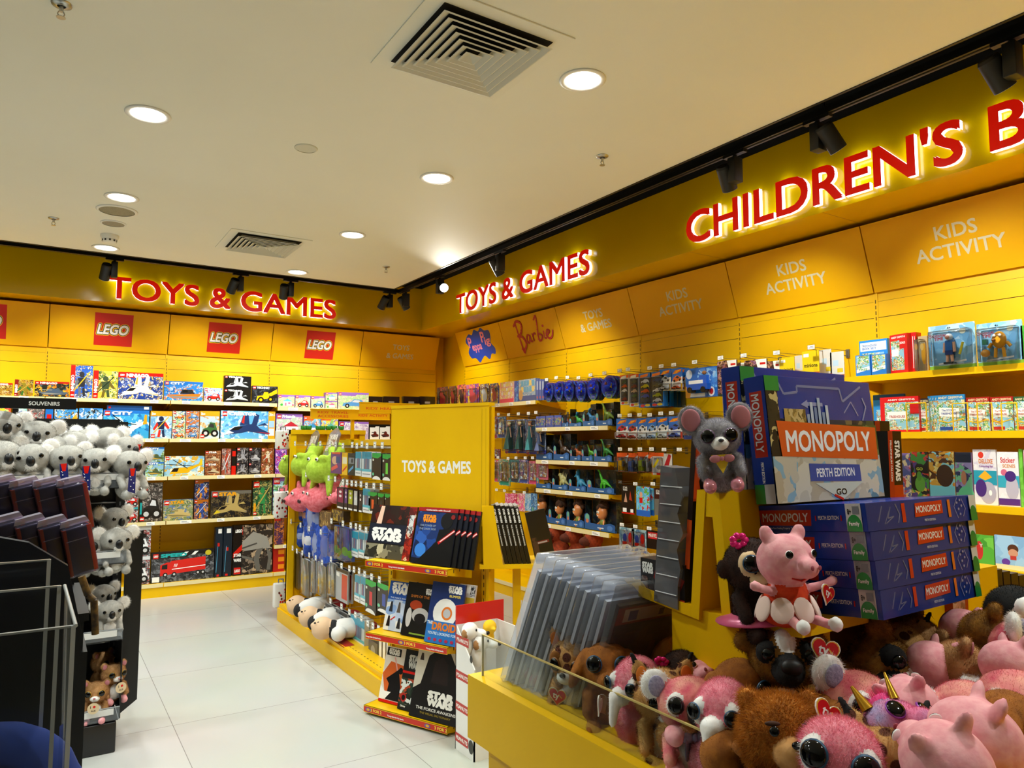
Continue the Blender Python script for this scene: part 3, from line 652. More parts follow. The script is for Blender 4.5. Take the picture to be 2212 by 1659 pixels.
row(z4, [
 (-14, 23, 880, 'yellow and green building set box at the left picture edge', hx('e8c020'), front(pk('e8c828 5ab858 58b0d8 f0e080 d84030', 12), None, '', logo=False)),
 (35, 58, 882, 'pale green building set box with an oval blue logo', hx('9cd0c0'), front(pk('a8dcd0 c8ecd8 5aa850 8ac8e0 e8f4e8', 14), None, '', logo=False, extra=lambda a: a.e(.5, .82, .38, .1, hx('1c4aa0')))),
 (59, 96, 882, 'grey building set box with red scene behind the plush shelf', hx('5a5a58'), front(pk('6a6a68 8a8884 b02018 4a4440 c8c4bc', 26), None, '', logo=False)),
 (97, 115, 882, 'narrow blue building set spine behind the plush shelf', blu, front(blu, None, '', extra=lambda a: a.r(.2, .5, .8, .8, R_), logo=False)),
 (117, 168, 882, 'blue building set box with golden machine', hx('2a78c0'), front(pk('3a90d8 5ab0ea d8a828 2a2a2a e0e8f0', 20), None, '', kind='loader', cols=('e0a820', '303030'), logo=False)),
 (170, 222, 882, 'blue building set box with black and white truck', hx('2a70b8'), front(pk('3a88d0 68b4e8 202226 e8ecee 9ac8e8', 20), None, '', kind='loader', cols=('e8e8ea', '26282c'), logo=False)),
 (223, 323, 886, 'large blue building set box with a white helicopter over the sea', hx('1f70bc'), front(pk('38a0d8 2a88c8 60bce4 c8e8f4 1c70b4', 10, .01), blu, 'CITY', kind='heli', cols=('eef0f2', 'e8a01c'))),
 (325, 372, 888, 'orange topped building set box with a knight robot', ora, front(pk('a8d0ea 88bce0 e8ecee c8dcea 6aa4d4', 12), None, '', kind='robot', cols=('1c2c50', 'd83020', 'e8b820'), extra=lambda a: (a.r(0, .82, 1, 1, ora), a.t('3', .08, .85, .1, W_), brick_logo(a, .04, .16, .13)))),
 (432, 475, 888, 'orange topped building set box with a green off-roader', ora, front(pk('b8d4e4 d8b888 e8dcc0 98b8c8 c89858', 12), None, '', kind='car', cols=('3a6a38', '6a3020', '303030'), extra=lambda a: (a.r(0, .82, 1, 1, ora), a.t('3', .08, .85, .1, W_), brick_logo(a, .04, .16, .13)))),
 (477, 595, 888, 'large sky blue building set box with a dark blue jet', hx('2f86c8'), front(sky_, None, 'CREATOR', kind='jet', cols=('1c3566', 'd02a20', 'f4f6f8'), side=ora)),
 (597, 654, 894, 'lilac building set box with a horse stable behind the frog packs', pur, front(pk('b8d0b8 e8e4e0 c8a8c8 d8e4d0 a8b8a0', 20), purp, 'Friends', kind='house', cols=('f4f4f4', 'c02838', '8a6a4a'))),
 (656, 693, 899, 'tall blue and orange building set box above the gondola frame', pur, front(pk('6ab0d8 e8e8e8 c85a2a 88c8e8 d8b060', 18), hx('e86a2a'), '', kind='house', cols=('e8f0f4', '3a90c8', 'f0c040'), ls=.12)),
 (694, 731, 899, 'tall yellow and lilac building set box above the gondola frame', pur, front(pk('e8d048 8ac850 a8d4ea f0e8a8 8a6ac0', 18), hx('e86a2a'), '', kind='house', cols=('f0e060', '5ab0a0', 'ffffff'), ls=.12)),
 (733, 797, 911, 'low lilac building set box beside the sign post', pur, front(pk('d8c8dc e8dcea c8b0d0 f0e8f0 b8a0c4', 14), purp, 'Friends', kind='car', cols=('e8e8ec', 'c8a0c8'), ls=.22)),
 (799, 820, 917, 'black and white headphone box left of its twin', K_, front(W_, K_, '', logo=False, kind='tank', cols=('6a2018', '303030'))),
 (821, 843, 917, 'black and white headphone box beside the tall sign board', K_, front(W_, K_, '', logo=False, kind='tank', cols=('6a2018', '303030'))),
], 'second', g4)
for k, (xa, xb, base, c) in enumerate(((373, 401, 'pale green', 'a8c890 e0e8d8 d87a28 3a70b0 f0f0e8'), (402, 431, 'orange', 'c8743a e8a060 6a9ac8 f0d8b0 8a3a20'))):
    zs = [z4, st(0, 927, xa), st(0, 907.5, xa), st(0, 888, xa)]
    for q in range(3):
        row(zs[q] + .001, [(xa, xb, (927, 907.5, 888)[q], f'{("bottom", "middle", "topmost")[q]} of three small {base} building set boxes in a pile', hx('d8d8d0'), front(pk(c, 20), None, '', kind='car', cols=(('e07020', '3a6ab0'), ('4a88c8', 'c84a20'))[k], ls=.3))], 'second', g4)
g3 = 'building sets on the third shelf of the back wall'; z3 = LZ[2]
def pair(xa, xb, z, t1, t2, name, body, art, group, hang=False):
    zm = st(0, t1, (xa+xb)/2)
    row(z, [(xa, xb, t1, f'lower of two {name}', body, art)], '', group); row(zm + .001, [(xa, xb, t2, f'upper of two {name}', body, art)], '', group)
row(z3, [(285, 317, 969, 'green and blue building set box just right of the plush koalas', hx('2a5a78'), front(pk('4a8aa8 6aa850 3a5a3a a8c8d0 283a40', 20), blu, 'CITY'))], '', g3)
pair(318, 358, z3, 998, 966, 'grassy building set boxes with a lorry', hx('2a68b0'), front(pk('8ab8d8 9ab86a c8d8b8 5a7a4a a8ccd8', 18), blu, 'CITY', kind='tank', cols=('4a5a3a', 'c8a040')), g3)
row(z3, [(359, 445, 985, 'yellow helicopter building set box with pale blue sky', hx('4a90c0'), front(pk('9cc8e0 b8dcec d8a838 e8ecd8 7ab0d0', 10), None, '', kind='heli', cols=('e8b010', 'f0c020'), extra=lambda a: a.t('3in1', .86, .08, .16, W_)))], '', g3)
pair(446, 480, z3, 1000, 974, 'rusty brown building set boxes', hx('6a3418'), front(rust, None, 'STAR', kind='tank', cols=('c8b898', '5a2a18'), ls=.2), g3)
row(z3, [(482, 502, 969, 'tall rust and grey building set box', hx('8a2a1c'), front(pk('9a4a34 b8847a 6a6464 c8b8b0 4a2018', 24), None, '', logo=False, kind='robot', cols=('a83020', '8a8a8a'))),
         (503, 513, 970, 'narrow black and red building set spine', hx('601010'), front(K_, None, '', logo=False, extra=lambda a: (a.r(0, 0, 1, .35, R_), a.r(.1, .72, .9, .92, R_))))], '', g3)
pair(514, 539, z3, 1000, 967, 'black building set boxes with a grey fighter', K_, front(space, None, '', kind='jet', cols=('9a9aa0', '606068'), ls=.16), g3)
pair(540, 566, z3, 1000, 967, 'black building set boxes with a round grey ship', K_, front(space, None, '', kind='tank', cols=('b8b8bc', '70727a'), ls=.16), g3)
pair(567, 594, z3, 1001, 968, 'brown building set boxes at the shelf end', hx('7a4420'), front(rust, None, '', kind='robot', cols=('d8c8a8', 'a03a20'), ls=.16), g3)
row(z3, [(597, 622, 962, 'purple building set box just left of the frog packs', pur, front(pk('7a3aa8 a868d0 3a2a6a d8508a e8d8f0', 18), purp, '', ls=.14))], '', g3)
g2 = 'building sets on the fourth shelf of the back wall'; z2 = LZ[1]
pair(277, 307, z2, 1096, 1061, 'small racing car building set boxes', hx('3a3c40'), front(road, hx('2aa0a8'), '', kind='car', cols=('c81c18', 'e0e0e0'), logo=False), g2)
row(z2, [(309, 358, 1043, 'tall dark racing building set box with several black cars', hx('2c2c2e'), front(pk('3a3634 5a504c 7a6e66 1c1a1a b0a8a0', 24), None, '', kind='car', cols=('1a1a1c', '6a6a6c'), extra=lambda a: (a.r(0, 0, .12, 1, K_), brick_logo(a, .03, .13, .1), a.r(.02, .2, .1, .5, hx('18a0a0')), a.e(.1, .9, .09, .08, W_)))),
         (360, 424, 1079, 'blue sky building set box with a sand coloured tank', hx('3a5a8a'), front(desert, None, 'STAR', tcol=ora, kind='tank', cols=('c8b070', '8a7a48'), ls=.22)),
         (462, 548, 1060, 'wide grey building set box with a yellow striped ship', hx('4a4a48'), front(dark, hx('6a665c'), 'STAR', tcol=ora, kind='jet', cols=('b8a060', '6a6a6a', 'd8c020'), ls=.18)),
         (551, 592, 1038, 'tall dark building set box with a green armoured figure', hx('2c2c26'), front(green_, None, '', kind='robot', cols=('2a8a4a', '1c5a34', 'b8a050'), extra=lambda a: (brick_logo(a, .03, .12, .09), a.r(.04, .14, .16, .36, ora)))),
         (594, 620, 1030, 'purple and green building set box beside the pink plush packs', pur, front(pk('7ac0d8 5a9a4a a8d8e8 4a6a3a c8e0b8', 16), purp, '', ls=.16))], '', g2)
pair(426, 457, z2, 1079, 1036, 'dark blue building set boxes with orange figures', hx('1c2448'), front(pk('1c2850 2a3a6a c87020 101830 8a98b0', 24), hx('b06010'), '', kind='robot', cols=('2a4a9a', 'd8881c'), ls=.12), g2)
g1 = 'building sets on the lowest shelf of the back wall'; z1 = LZ[0]
pair(288, 337, z1, 1202, 1137, 'large racing building set boxes with a white car', hx('3a3c40'), front(road, hx('d8dcde'), '', kind='car', cols=('eceef0', 'c81c18', '303236'), logo=False, extra=lambda a: [a.r(.4 + .08*i, .62 + .07*((i+j) % 2) + .0*j, .48 + .08*i, .69 + .07*((i+j) % 2), K_) for i in range(5) for j in range(2)]), g1)
row(z1, [(339, 473, 1190, 'long black building set box with a big red truck', hx('1c1c1e'), front(pk('2a2c30 44464a 1a1a1c 5a5c60 70747a', 14), K_, 'SPEED', tcol=hx('18b0b0'), kind='truck', cols=('d81c12', 'f0f0f0', 'ffffff'), extra=lambda a: (a.p([(.46, .86), (.52, .98), (.58, .98), (.52, .86)], W_), a.p([(.62, .86), (.68, .98), (.74, .98), (.68, .86)], W_), a.e(.9, .9, .05, .09, hx('c8b828')), a.r(.02, .03, .13, .2, W_)))),
         (474, 490, 1139, 'navy building set box on its end, left of the pair', hx('10202e'), front(hx('10202e'), None, '', logo=False, extra=lambda a: (a.r(.3, .62, .6, .69, hx('c02018')), a.line([(.2, .1), (.35, .62)], .01, hx('4a9ac0')), a.r(.35, .88, .85, .97, W_), a.r(.3, .02, .6, .06, R_)))),
         (491, 510, 1138, 'navy building set box on its end, right of the pair', hx('10202e'), front(hx('10202e'), None, '', logo=False, extra=lambda a: (a.r(.3, .52, .6, .59, hx('c02018')), a.line([(.2, .1), (.35, .62)], .01, hx('4a9ac0')), a.r(.35, .88, .85, .97, W_), a.r(.3, .02, .6, .06, R_)))),
         (512, 596, 1133, 'largest black building set box with a grey walking machine', hx('201c1a'), front(pk('2a2624 8a7a68 4a4038 b8a080 1a1614', 12), None, '', kind='walker', cols=('9a9890', '6a6862', '4a4844'), extra=lambda a: (a.r(0, 0, .22, 1, K_), a.p([(0, .45), (.22, .62), (.22, .5), (0, .35)], R_), brick_logo(a, .03, .16, .13), a.t('STAR', .11, .38, .06, W_, fit=.19, bold=.06), a.t('WARS', .11, .28, .06, W_, fit=.19, bold=.06))))], '', g1, d=.09)
row(.40, [(598, 620, 1109, 'yellow and purple building set box beside the gondola end', hx('e8b81c'), front(pk('4a2a5a 6a3a4a c87838 2a1a38 a85a30', 18), hx('e8b81c'), '', ls=.2))], '', g1)
row(.128, [(598, 622, 1182, 'red and orange building set box on the floor shelf by the gondola', hx('b01810'), front(hx('b81c10'), None, '', logo=False, extra=lambda a: [a.r(.45, .12 + .3*i, 1, .3 + .3*i, hx('f0920c')) for i in range(3)]))], '', g1)
row(at_y(275, 886, FY).z + .002, [(230, 328, 876, 'dark blue building set box lying flat on top of the helicopter box', hx('1c4a88'), lambda a: (a.r(0, 0, 1, 1, hx('1c4a88')), a.r(.03, .3, .08, .7, R_), a.r(.82, .2, .93, .8, W_)))], '', g4)
# ================================================================== soft shapes: overlapping ellipsoids melted into one skin
def rot_to(v, up=(0, 0, 1)): return Vector(v).to_track_quat('Z', 'Y').to_matrix().to_4x4()
FURK = 7
def furry(m):
    """the same pile fabric, let light through its hairs"""
    key = ('fur', m.name)
    if key in MATS: return MATS[key]
    q = m.copy(); q.name = m.name + '_pile'; N, L = nodes(q); b = N['Principled BSDF']; t = N.new('ShaderNodeBsdfTranslucent'); x = N.new('ShaderNodeMixShader'); x.inputs[0].default_value = .55
    bc = b.inputs['Base Color']
    if bc.is_linked: L.new(bc.links[0].from_socket, t.inputs[0])
    else: t.inputs[0].default_value = bc.default_value
    L.new(b.outputs[0], x.inputs[1]); L.new(t.outputs[0], x.inputs[2]); L.new(x.outputs[0], N['Material Output'].inputs[0]); MATS[key] = q; return q
def blob(parts, voxel=.006, smooth=4, fur=None, seed=1, cuts=()):
    """parts: (material, centre, radii, [euler]) or (material, p, q, r0, r1) capsules -> MB with one continuous skin, coloured by the nearest lump.
    fur: {material: (length, how many)} adds fine hairs to the same skin"""
    tmp = MB(); lumps = []
    for p in parts:
        if len(p) == 5 and not hasattr(p[3], '__len__'):      # capsule
            m, a, b, r0, r1 = p; a = Vector(a); b = Vector(b); n = max(3, int((b-a).length/(min(r0, r1)*.5)) + 1)
            n = min(n, 14)
            for i in range(n+1):
                t = i/n; c = a.lerp(b, t); r = r0 + (r1-r0)*t
                tmp.ball(c, r, white, n=12, k=8); lumps.append((m, c, Vector((r, r, r)), None))
        else:
            m, c, r = p[:3]; e = p[3] if len(p) > 3 else None
            R = None
            if e: 
                from mathutils import Euler
                R = Euler([math.radians(q) for q in e]).to_matrix().to_4x4()
            if not hasattr(r, '__len__'): r = (r, r, r)
            M = Matrix.Translation(c) @ (R or Matrix())
            tmp.ball((0, 0, 0), r, white, M, n=18, k=12); lumps.append((m, Vector(c), Vector(r), R.inverted() if R else None))
    o = tmp.build('tmp', uv=False)
    md = o.modifiers.new('r', 'REMESH'); md.mode = 'VOXEL'; md.voxel_size = voxel; md.use_smooth_shade = True
    if smooth: ms = o.modifiers.new('s', 'SMOOTH'); ms.iterations = smooth; ms.factor = .5
    dg = bpy.context.evaluated_depsgraph_get(); ev = o.evaluated_get(dg); me = ev.to_mesh()
    out = MB(); out.v = [tuple(v.co) for v in me.vertices]
    cen = []; nor = []
    for p in me.polygons:
        c = p.center; best = None; bd = 1e9
        for m, q, r, Ri in lumps:
            d = c - q
            if Ri: d = Ri @ d
            k = (d.x/r.x)**2 + (d.y/r.y)**2 + (d.z/r.z)**2
            if k < bd: bd = k; best = m
        out.f.append(tuple(p.vertices)); out.m.append(out.mi(best)); out.sm.append(True); cen.append((c.copy(), p.normal.copy(), best, p.area))
    ev.to_mesh_clear(); old = o.data; bpy.data.objects.remove(o); bpy.data.meshes.remove(old)
    if fur:
        soft = {}
        r = random.Random(seed); tot = sum(a for _, _, m, a in cen if m in fur) or 1
        for c, n, m, a in cen:
            if m not in fur: continue
            L, cnt = fur[m][:2]; fm = soft.setdefault(m, None) or soft.__setitem__(m, furry(m)) or soft[m]
            k = cnt*FURK*a/tot; k = int(k) + (r.random() < k - int(k))
            for _ in range(k):
                t = n.orthogonal().normalized(); b = n.cross(t); s = math.sqrt(a)
                base = c + t*r.uniform(-.6, .6)*s + b*r.uniform(-.6, .6)*s
                tip = base + (n + t*r.uniform(-.55, .55) + b*r.uniform(-.55, .55) + Vector((0, 0, -.4))).normalized()*L*r.uniform(.45, 1.0)
                q = (t*r.uniform(-1, 1) + b*r.uniform(-1, 1)).normalized()*(.0003 + L*.022)
                out.add([base - q - n*.001, base + q - n*.001, tip], [(0, 1, 2)], fm, smooth=False)
    return out
# ================================================================== goods on the right-hand wall
wire = mat('#8f8a80', .35, .8); bubble = clear('#eef2f6', .8, .97, 'clear_blister')
PX = 3.80            # plane of the front packs on the hooks
def hook(px, py, X, label, group, back=BACKX, tagm=None):
    p = at_x(px, py, X - .04)
    t = thing('display_hook', label, 'hook', (X - .04, p.y, p.z), group=group)
    L = back - X + .04
    mb = MB().tube([(L - .01, 0, -.03), (0, 0, -.012), (-.004, 0, .004)], .0022, wire, 6).tube([(L - .01, 0, .004), (0, 0, .0)], .0016, wire, 6).box(L - .012, L, -.012, .012, -.04, .012, wire)
    mb.build('wire_arm', t, uv=False)
    m2 = MB().box(-.008, -.006, -.026, .026, -.016, .016, clear('#f4f6f6', .4, .95)).box(-.0085, -.008, -.023, .023, -.012, .012, tagm or ticket)
    for q in range(2): m2.box(-.0088, -.0085, -.016, .016 - .010*q, -.006 + .008*q, -.003 + .008*q, mat('#8a8a88'))
    m2.build('price_label', t, uv=False)
    return t
def pack(name, label, cat, group, x0, x1, yt, yb, art, body, X=PX, d=.012, toy=None, shape=None, behind=0, blabel='', lean=0, rest=None, turn=0):
    """flat pack on the right wall filling the picture box x0..x1, yt..yb; rest = shelf height it stands on"""
    xm = (x0 + x1)/2; a = at_x(x0, yt, X); b = at_x(x1, yt, X); z0 = at_x(xm, yb, X).z; z1 = at_x(xm, yt, X).z
    if rest is not None: z0 = rest
    w_, h_ = abs(a.y - b.y) - .003, max(z1 - z0, .03)
    t = thing(name, label, cat, group=group)
    t.matrix_world = Matrix.Translation((X, (a.y + b.y)/2, z0)) @ RZ @ Matrix.Rotation(math.radians(turn), 4, 'Z') @ Matrix.Rotation(math.radians(-lean), 4, 'X')
    mb = MB()
    if shape: mb.prism([(p*w_ - w_/2, q*h_) for p, q in shape], 0, d, body)
    else: mb.box(-w_/2, w_/2, 0, d, 0, h_, body)
    mb.build('card' if d < .03 else 'carton', t)
    A = Art(w_, h_, 0); art(A); A.mb.build('front_print', t)
    if toy: toy(t, w_, h_)
    for i in range(behind):
        c = copy_tree(t); c.matrix_world = Matrix.Translation((max(.034, d + .024 if toy else d + .004)*(i+1), 0, 0)) @ t.matrix_world; c['label'] = blabel
    return t
def shell(t, w, h, x0=.12, x1=.88, y0=.06, y1=.6, d=.03):
    MB().rbox((x0-.5)*w, (x1-.5)*w, -d, -.0002, y0*h, y1*h, bubble, min(.008, d*.4)).build('blister', t, uv=False)
def toy_car(t, w, h, c, x=.5, y=.14, s=.7, d=-.016):
    L = w*s; k = L
    mb = MB(); m = hx(c); M = Matrix.Translation(((x-.5)*w, d, y*h))
    mb.prism([(-.5*k, .06*k), (-.46*k, .17*k), (-.22*k, .2*k), (-.08*k, .32*k), (.2*k, .32*k), (.34*k, .2*k), (.5*k, .17*k), (.5*k, .06*k)], -.012, .012, m, M)
    mb.prism([(-.16*k, .2*k), (-.06*k, .29*k), (.18*k, .29*k), (.28*k, .2*k)], -.0125, .0125, hx('1a2028'), M)
    for q in (-.3, .3): mb.cyl((q*k, -.0135, .07*k), (q*k, .0135, .07*k), .075*k, K_, n=12, M=M)
    mb.build('toy_car', t, uv=False)
rgr = 'packs hanging on the right wall'
# hooks
for r_, (pts, nm) in enumerate((
    ([(1182, 820), (1203, 816), (1227, 815), (1251, 816), (1277, 810), (1307, 806), (1340, 801), (1358, 798), (1405, 795), (1430, 791), (1457, 788), (1502, 782), (1558, 773), (1608, 768), (1679, 762), (1754, 750)], 'top'),
    ([(1078, 895), (1100, 896), (1121, 894), (1143, 893), (1159, 891)], 'doll'),
    ([(1340, 898), (1362, 897), (1383, 896), (1405, 896), (1429, 893), (1452, 892), (1501, 889)], 'second'),
    ([(1077, 988), (1099, 990), (1116, 989), (1136, 989), (1152, 989)], 'bead'),
    ([(1341, 970), (1363, 971), (1384, 970), (1409, 970), (1436, 971), (1469, 971), (1508, 971)], 'third'),
    ([(1074, 1058), (1091, 1060), (1112, 1062), (1134, 1064)], 'sachet'),
    ([(1341, 1041), (1374, 1045), (1412, 1045), (1438, 1046)], 'fourth'),
    ([(1345, 1133), (1374, 1137), (1404, 1141), (1428, 1144)], 'lowest'))):
    for i, (px, py) in enumerate(pts):
        hook(px, py, PX, f'price labelled hook, {ORD[i]} from the corner in the {nm} hook row of the right wall', f'hooks of the {nm} row', tagm=mat('#2a2a2a') if (px, py) == (1341, 1041) else None)

# clear bubble packs, violet and blue
sea = pk('3a3a9a 4a50b8 2a7ac0 5a48a8 3aa0d8 20307a', 30)
def bubble_art(a):
    a.e(.5, .5, .5, .5, sea, 24); a.e(.5, .93, .22, .06, hx('4a3a98')); a.e(.3, .66, .1, .07, hx('e87a30')); a.e(.62, .6, .16, .1, hx('2a6ad0')); a.e(.66, .6, .05, .05, hx('f0d020'))
    a.p([(.24, .3), (.76, .3), (.68, .02), (.32, .02)], hx('8ac83a')); a.p([(.29, .27), (.71, .27), (.64, .05), (.36, .05)], hx('3a58a8')); a.t('Dory', .5, .13, .09, W_, fit=.3)
for i, (x0, x1, yt, yb) in enumerate(((1176, 1194, 826, 869), (1198, 1216, 823, 868), (1219, 1239, 821, 868), (1245, 1265, 822, 869), (1269, 1293, 816, 865), (1299, 1332, 811, 861))):
    def tb(t, w, h):
        MB().ball((0, -.008, h*.52), (w*.44, .040, h*.40), clear('#c8d0ff', .55, .98, 'violet_blister'), n=24, k=14).build('blister', t, uv=False)
        mb = MB(); mb.ball((0, -.02, h*.5), (w*.2, .012, h*.09), hx('2458c8')); mb.prism([(w*.16, h*.5), (w*.3, h*.56), (w*.3, h*.44)], -.022, -.018, hx('f0c818')); mb.build('toy_fish', t, uv=False)
    pack('bubble_pack', f'round violet blue bubble pack, {ORD[i]} from the corner in its row', 'toy pack', 'violet bubble packs', x0, x1, yt, yb, bubble_art, hx('2c2c7a'), toy=tb,
         shape=[(.5+.5*math.cos(q*math.pi/12), .5+.5*math.sin(q*math.pi/12)) for q in range(24)], behind=2, blabel='violet blue bubble pack behind the front one on its hook')
# five car packs
def five(bg, top, cols):
    def f(a):
        a.r(0, 0, 1, 1, bg); a.r(0, .9, 1, 1, top); a.r(.08, .12, .92, .86, hx('3a3c40')); a.p([(.1, .87), (.7, .9), (.75, .98), (.15, .95)], hx('f08020') if top != hx('e85a18') else W_)
        a.e(.3, .05, .18, .04, hx('d03020')); a.e(.68, .06, .2, .04, hx('d8c030'))
        for i, c in enumerate(cols):
            y = .72 - i*.145; a.p([(.18, y), (.2, y+.05), (.36, y+.06), (.46, y+.1), (.68, y+.1), (.8, y+.05), (.84, y)], hx(c)); a.e(.32, y, .07, .022, K_); a.e(.7, y, .07, .022, K_)
    return f
cs = (('2a4a2a', 'd85018', 'e8e8e8', '3a2a20', '8a2018'), ('4a4a30', '7a2a20', 'c8a888', '3a5a2a', '5a4a3a'), ('e8e8f0', 'd8c818', 'd85018', '2a4ab0', '303a50'), ('2a3a6a', '5a5a40', 'e0e0e0', 'a8b020', 'c8c8d0'))
for i, (x0, x1, yt, yb) in enumerate(((1339, 1358, 810, 874), (1359, 1380, 808, 878), (1379, 1407, 806, 880), (1404, 1434, 803, 878))):
    wh = i < 2
    pack('toy_car_pack', f'{"white and orange" if wh else "blue"} pack of five toy cars, {"left" if i % 2 == 0 else "right"} one of two', 'toy pack', 'five car packs', x0, x1, yt, yb,
         five(hx('e4e2de') if wh else hx('1c74c8'), hx('e85a18') if wh else hx('1c74c8'), cs[i]), hx('d8d8d4') if wh else hx('1560b0'), d=.04, behind=2, blabel=f'{"white" if wh else "blue"} five car pack behind the front one on its hook',
         toy=lambda t, w, h: MB().rbox(-.42*w, .42*w, -.018, -.0002, .1*h, .87*h, bubble, .006).build('blister', t, uv=False))
# single car cards
def car_art(c, c2):
    def f(a):
        a.r(0, 0, 1, 1, hx('1f6cc8')); a.p([(0, 0), (1, 0), (1, .62), (0, .40)], W_); a.p([(.08, .74), (.35, .90), (.92, .94), (.84, .82), (.5, .76)], hx('f07818')); a.p([(.16, .77), (.4, .86), (.8, .90), (.5, .79)], hx('ffc818')); a.t('Hot Wheels', .52, .8, .05, R_, fit=.56, shear=.2)
        a.p([(.08, .44), (.2, .58), (.5, .68), (.88, .56), (.92, .46), (.4, .38)], hx(c)); a.p([(.36, .58), (.52, .65), (.72, .58), (.6, .52)], hx('1c2430')); a.e(.26, .43, .09, .06, K_); a.e(.76, .46, .08, .06, K_); a.r(.86, 0, 1, .3, hx(c2))
    return f
cc = (('c81828', 'e85a30'), ('b82a20', 'd05020'), ('d8dce0', '3a3a3a'), ('8ab0d8', 'c8d040'), ('d0d4d0', 'e07030'), ('3a5ab0', 'e85030'))
for i, (x0, x1, yt, yb) in enumerate(((1331, 1356, 904, 948), (1355, 1377, 904, 949), (1377, 1398, 903, 949), (1397, 1420, 902, 949), (1418, 1444, 900, 948), (1442, 1474, 899, 947))):
    pack('toy_car_card', f'blue and white single toy car card, {ORD[i]} from the dinosaur shelves', 'toy pack', 'single toy car cards', x0, x1, yt, yb, car_art(*cc[i]), hx('1f6cc8'), d=.003,
         toy=lambda t, w, h, q=i: (toy_car(t, w, h, cc[q][0], y=.05), shell(t, w, h, .06, .94, .03, .34)), behind=3, blabel='blue single toy car card behind the front one on its hook')
for i, (x0, x1, yt, yb) in enumerate(((1424, 1449, 797, 844), (1450, 1474, 795, 843))):
    pack('toy_car_card', f'blue and white toy car card in the top row, {("left", "right")[i]} of two', 'toy pack', 'single toy car cards', x0, x1, yt, yb, car_art(('a8b0b8', 'd86a30')[i], 'e8b020'), hx('1f6cc8'), d=.003,
         toy=lambda t, w, h, q=i: (toy_car(t, w, h, ('c8c8c8', 'd85020')[q], y=.05), shell(t, w, h, .06, .94, .03, .34)), behind=2, blabel='blue top row toy car card behind the front one on its hook')
for i, c in enumerate(('10304a', 'a83818', '14384a', '0e2c38', '283418')):
    pack('toy_card', f'dark toy card edge under the top car cards, {ORD[i]} from the left', 'toy pack', 'dark cards under the top row', 1436 + i*9, 1444 + i*9, 846, 880, lambda a, q=c: a.r(0, 0, 1, 1, hx(q)), hx(c), X=3.9)
# blue window box with a truck
def resc(a):
    a.r(0, 0, 1, 1, hx('1c64c0')); a.p([(.3, .3), (1, .3), (1, .96), (.44, .96)], pk('4a88d8 2a5ab0 78b8f0 3a70c8 a0c8f0', 14)); a.e(.12, .8, .1, .16, hx('c8d8f0')); a.r(.02, .02, .62, .14, hx('cfd8e4')); a.e(.82, .18, .1, .16, hx('d8dce8')); a.e(.82, .18, .06, .1, hx('b01c28')); a.p([(0, 0), (.14, 0), (.2, .3), (0, .4)], hx('c88a2a'))
def resct(t, w, h):
    mb = MB(); mb.box(-.3*w, .34*w, -.05, -.012, .24*h, .44*h, hx('1450b8')).box(-.24*w, .2*w, -.048, -.014, .44*h, .56*h, hx('e8ecf0')).box(.08*w, .3*w, -.044, -.016, .44*h, .72*h, hx('1c5ac8'))
    for q in (-.2, .22): mb.cyl((q*w, -.056, .24*h), (q*w, -.01, .24*h), .1*h, K_, n=14)
    mb.ball((.2*w, -.03, .8*h), (.06*w, .014, .07*h), hx('8a5a2a')); mb.build('toy_truck', t, uv=False)
pack('rescue_truck_box', 'blue window box with a blue toy truck on a top row hook', 'toy pack', None, 1480, 1549, 794, 858, resc, hx('1c58b0'), d=.06, toy=resct)
# brown bags and yellow cards in the top row
brn = pk('3a2018 6a3a28 a8664a 8a5a8a 2a1812 d8b088', 26)
for i, (x0, x1, yt, yb) in enumerate(((1549, 1591, 779, 850), (1592, 1608, 784, 850), (1608, 1656, 777, 850), (1655, 1684, 780, 850))):
    pack('toy_sachet', f'brown patterned toy sachet behind the standing board games, {ORD[i]} from the left', 'toy pack', 'brown toy sachets', x0, x1, yt, yb, lambda a: (a.r(0, 0, 1, 1, brn), a.p([(.5, 1), (.62, .7), (1, .72), (1, 1)], W_), a.r(.7, .84, .95, .9, R_)), hx('3a2018'), d=.01)
def mini(a): a.r(0, 0, 1, 1, hx('f0d018')); a.t('minions', .5, .62, .09, K_, fit=.8); a.r(0, 0, 1, .5, hx('c85a18')); a.r(.08, .86, .4, .94, W_); a.r(.66, .5, .9, .6, hx('e0c020'))
for i, (x0, x1, yt, yb) in enumerate(((1683, 1716, 772, 850), (1732, 1769, 758, 850))):
    pack('yellow_toy_card', f'yellow and orange toy card, {("left", "right")[i]} one of two above the board games', 'toy pack', 'yellow toy cards', x0, x1, yt, yb, mini, hx('f0d018'), d=.004, shape=[(0, 0), (1, 0), (1, .9), (.85, 1), (0, 1)])
for i, (x0, x1, yt, yb) in enumerate(((1716, 1735, 768, 850), (1769, 1796, 755, 850), (1792, 1823, 760, 850))):
    pack('grey_toy_card', f'pale grey backed toy card beside the yellow cards, {ORD[i]} from the left', 'toy pack', 'grey toy cards', x0, x1, yt, yb, lambda a: (a.r(0, 0, 1, 1, hx('d4d4d0')), a.r(.2, .66, .6, .8, hx('b8d4ec')), a.r(.5, .5, .9, .6, hx('d8c030')), a.r(0, 0, 1, .45, hx('b85a28'))), hx('d4d4d0'), d=.004, shape=[(0, 0), (1, 0), (1, .75), (.7, 1), (.1, 1), (0, .9)], X=3.86)
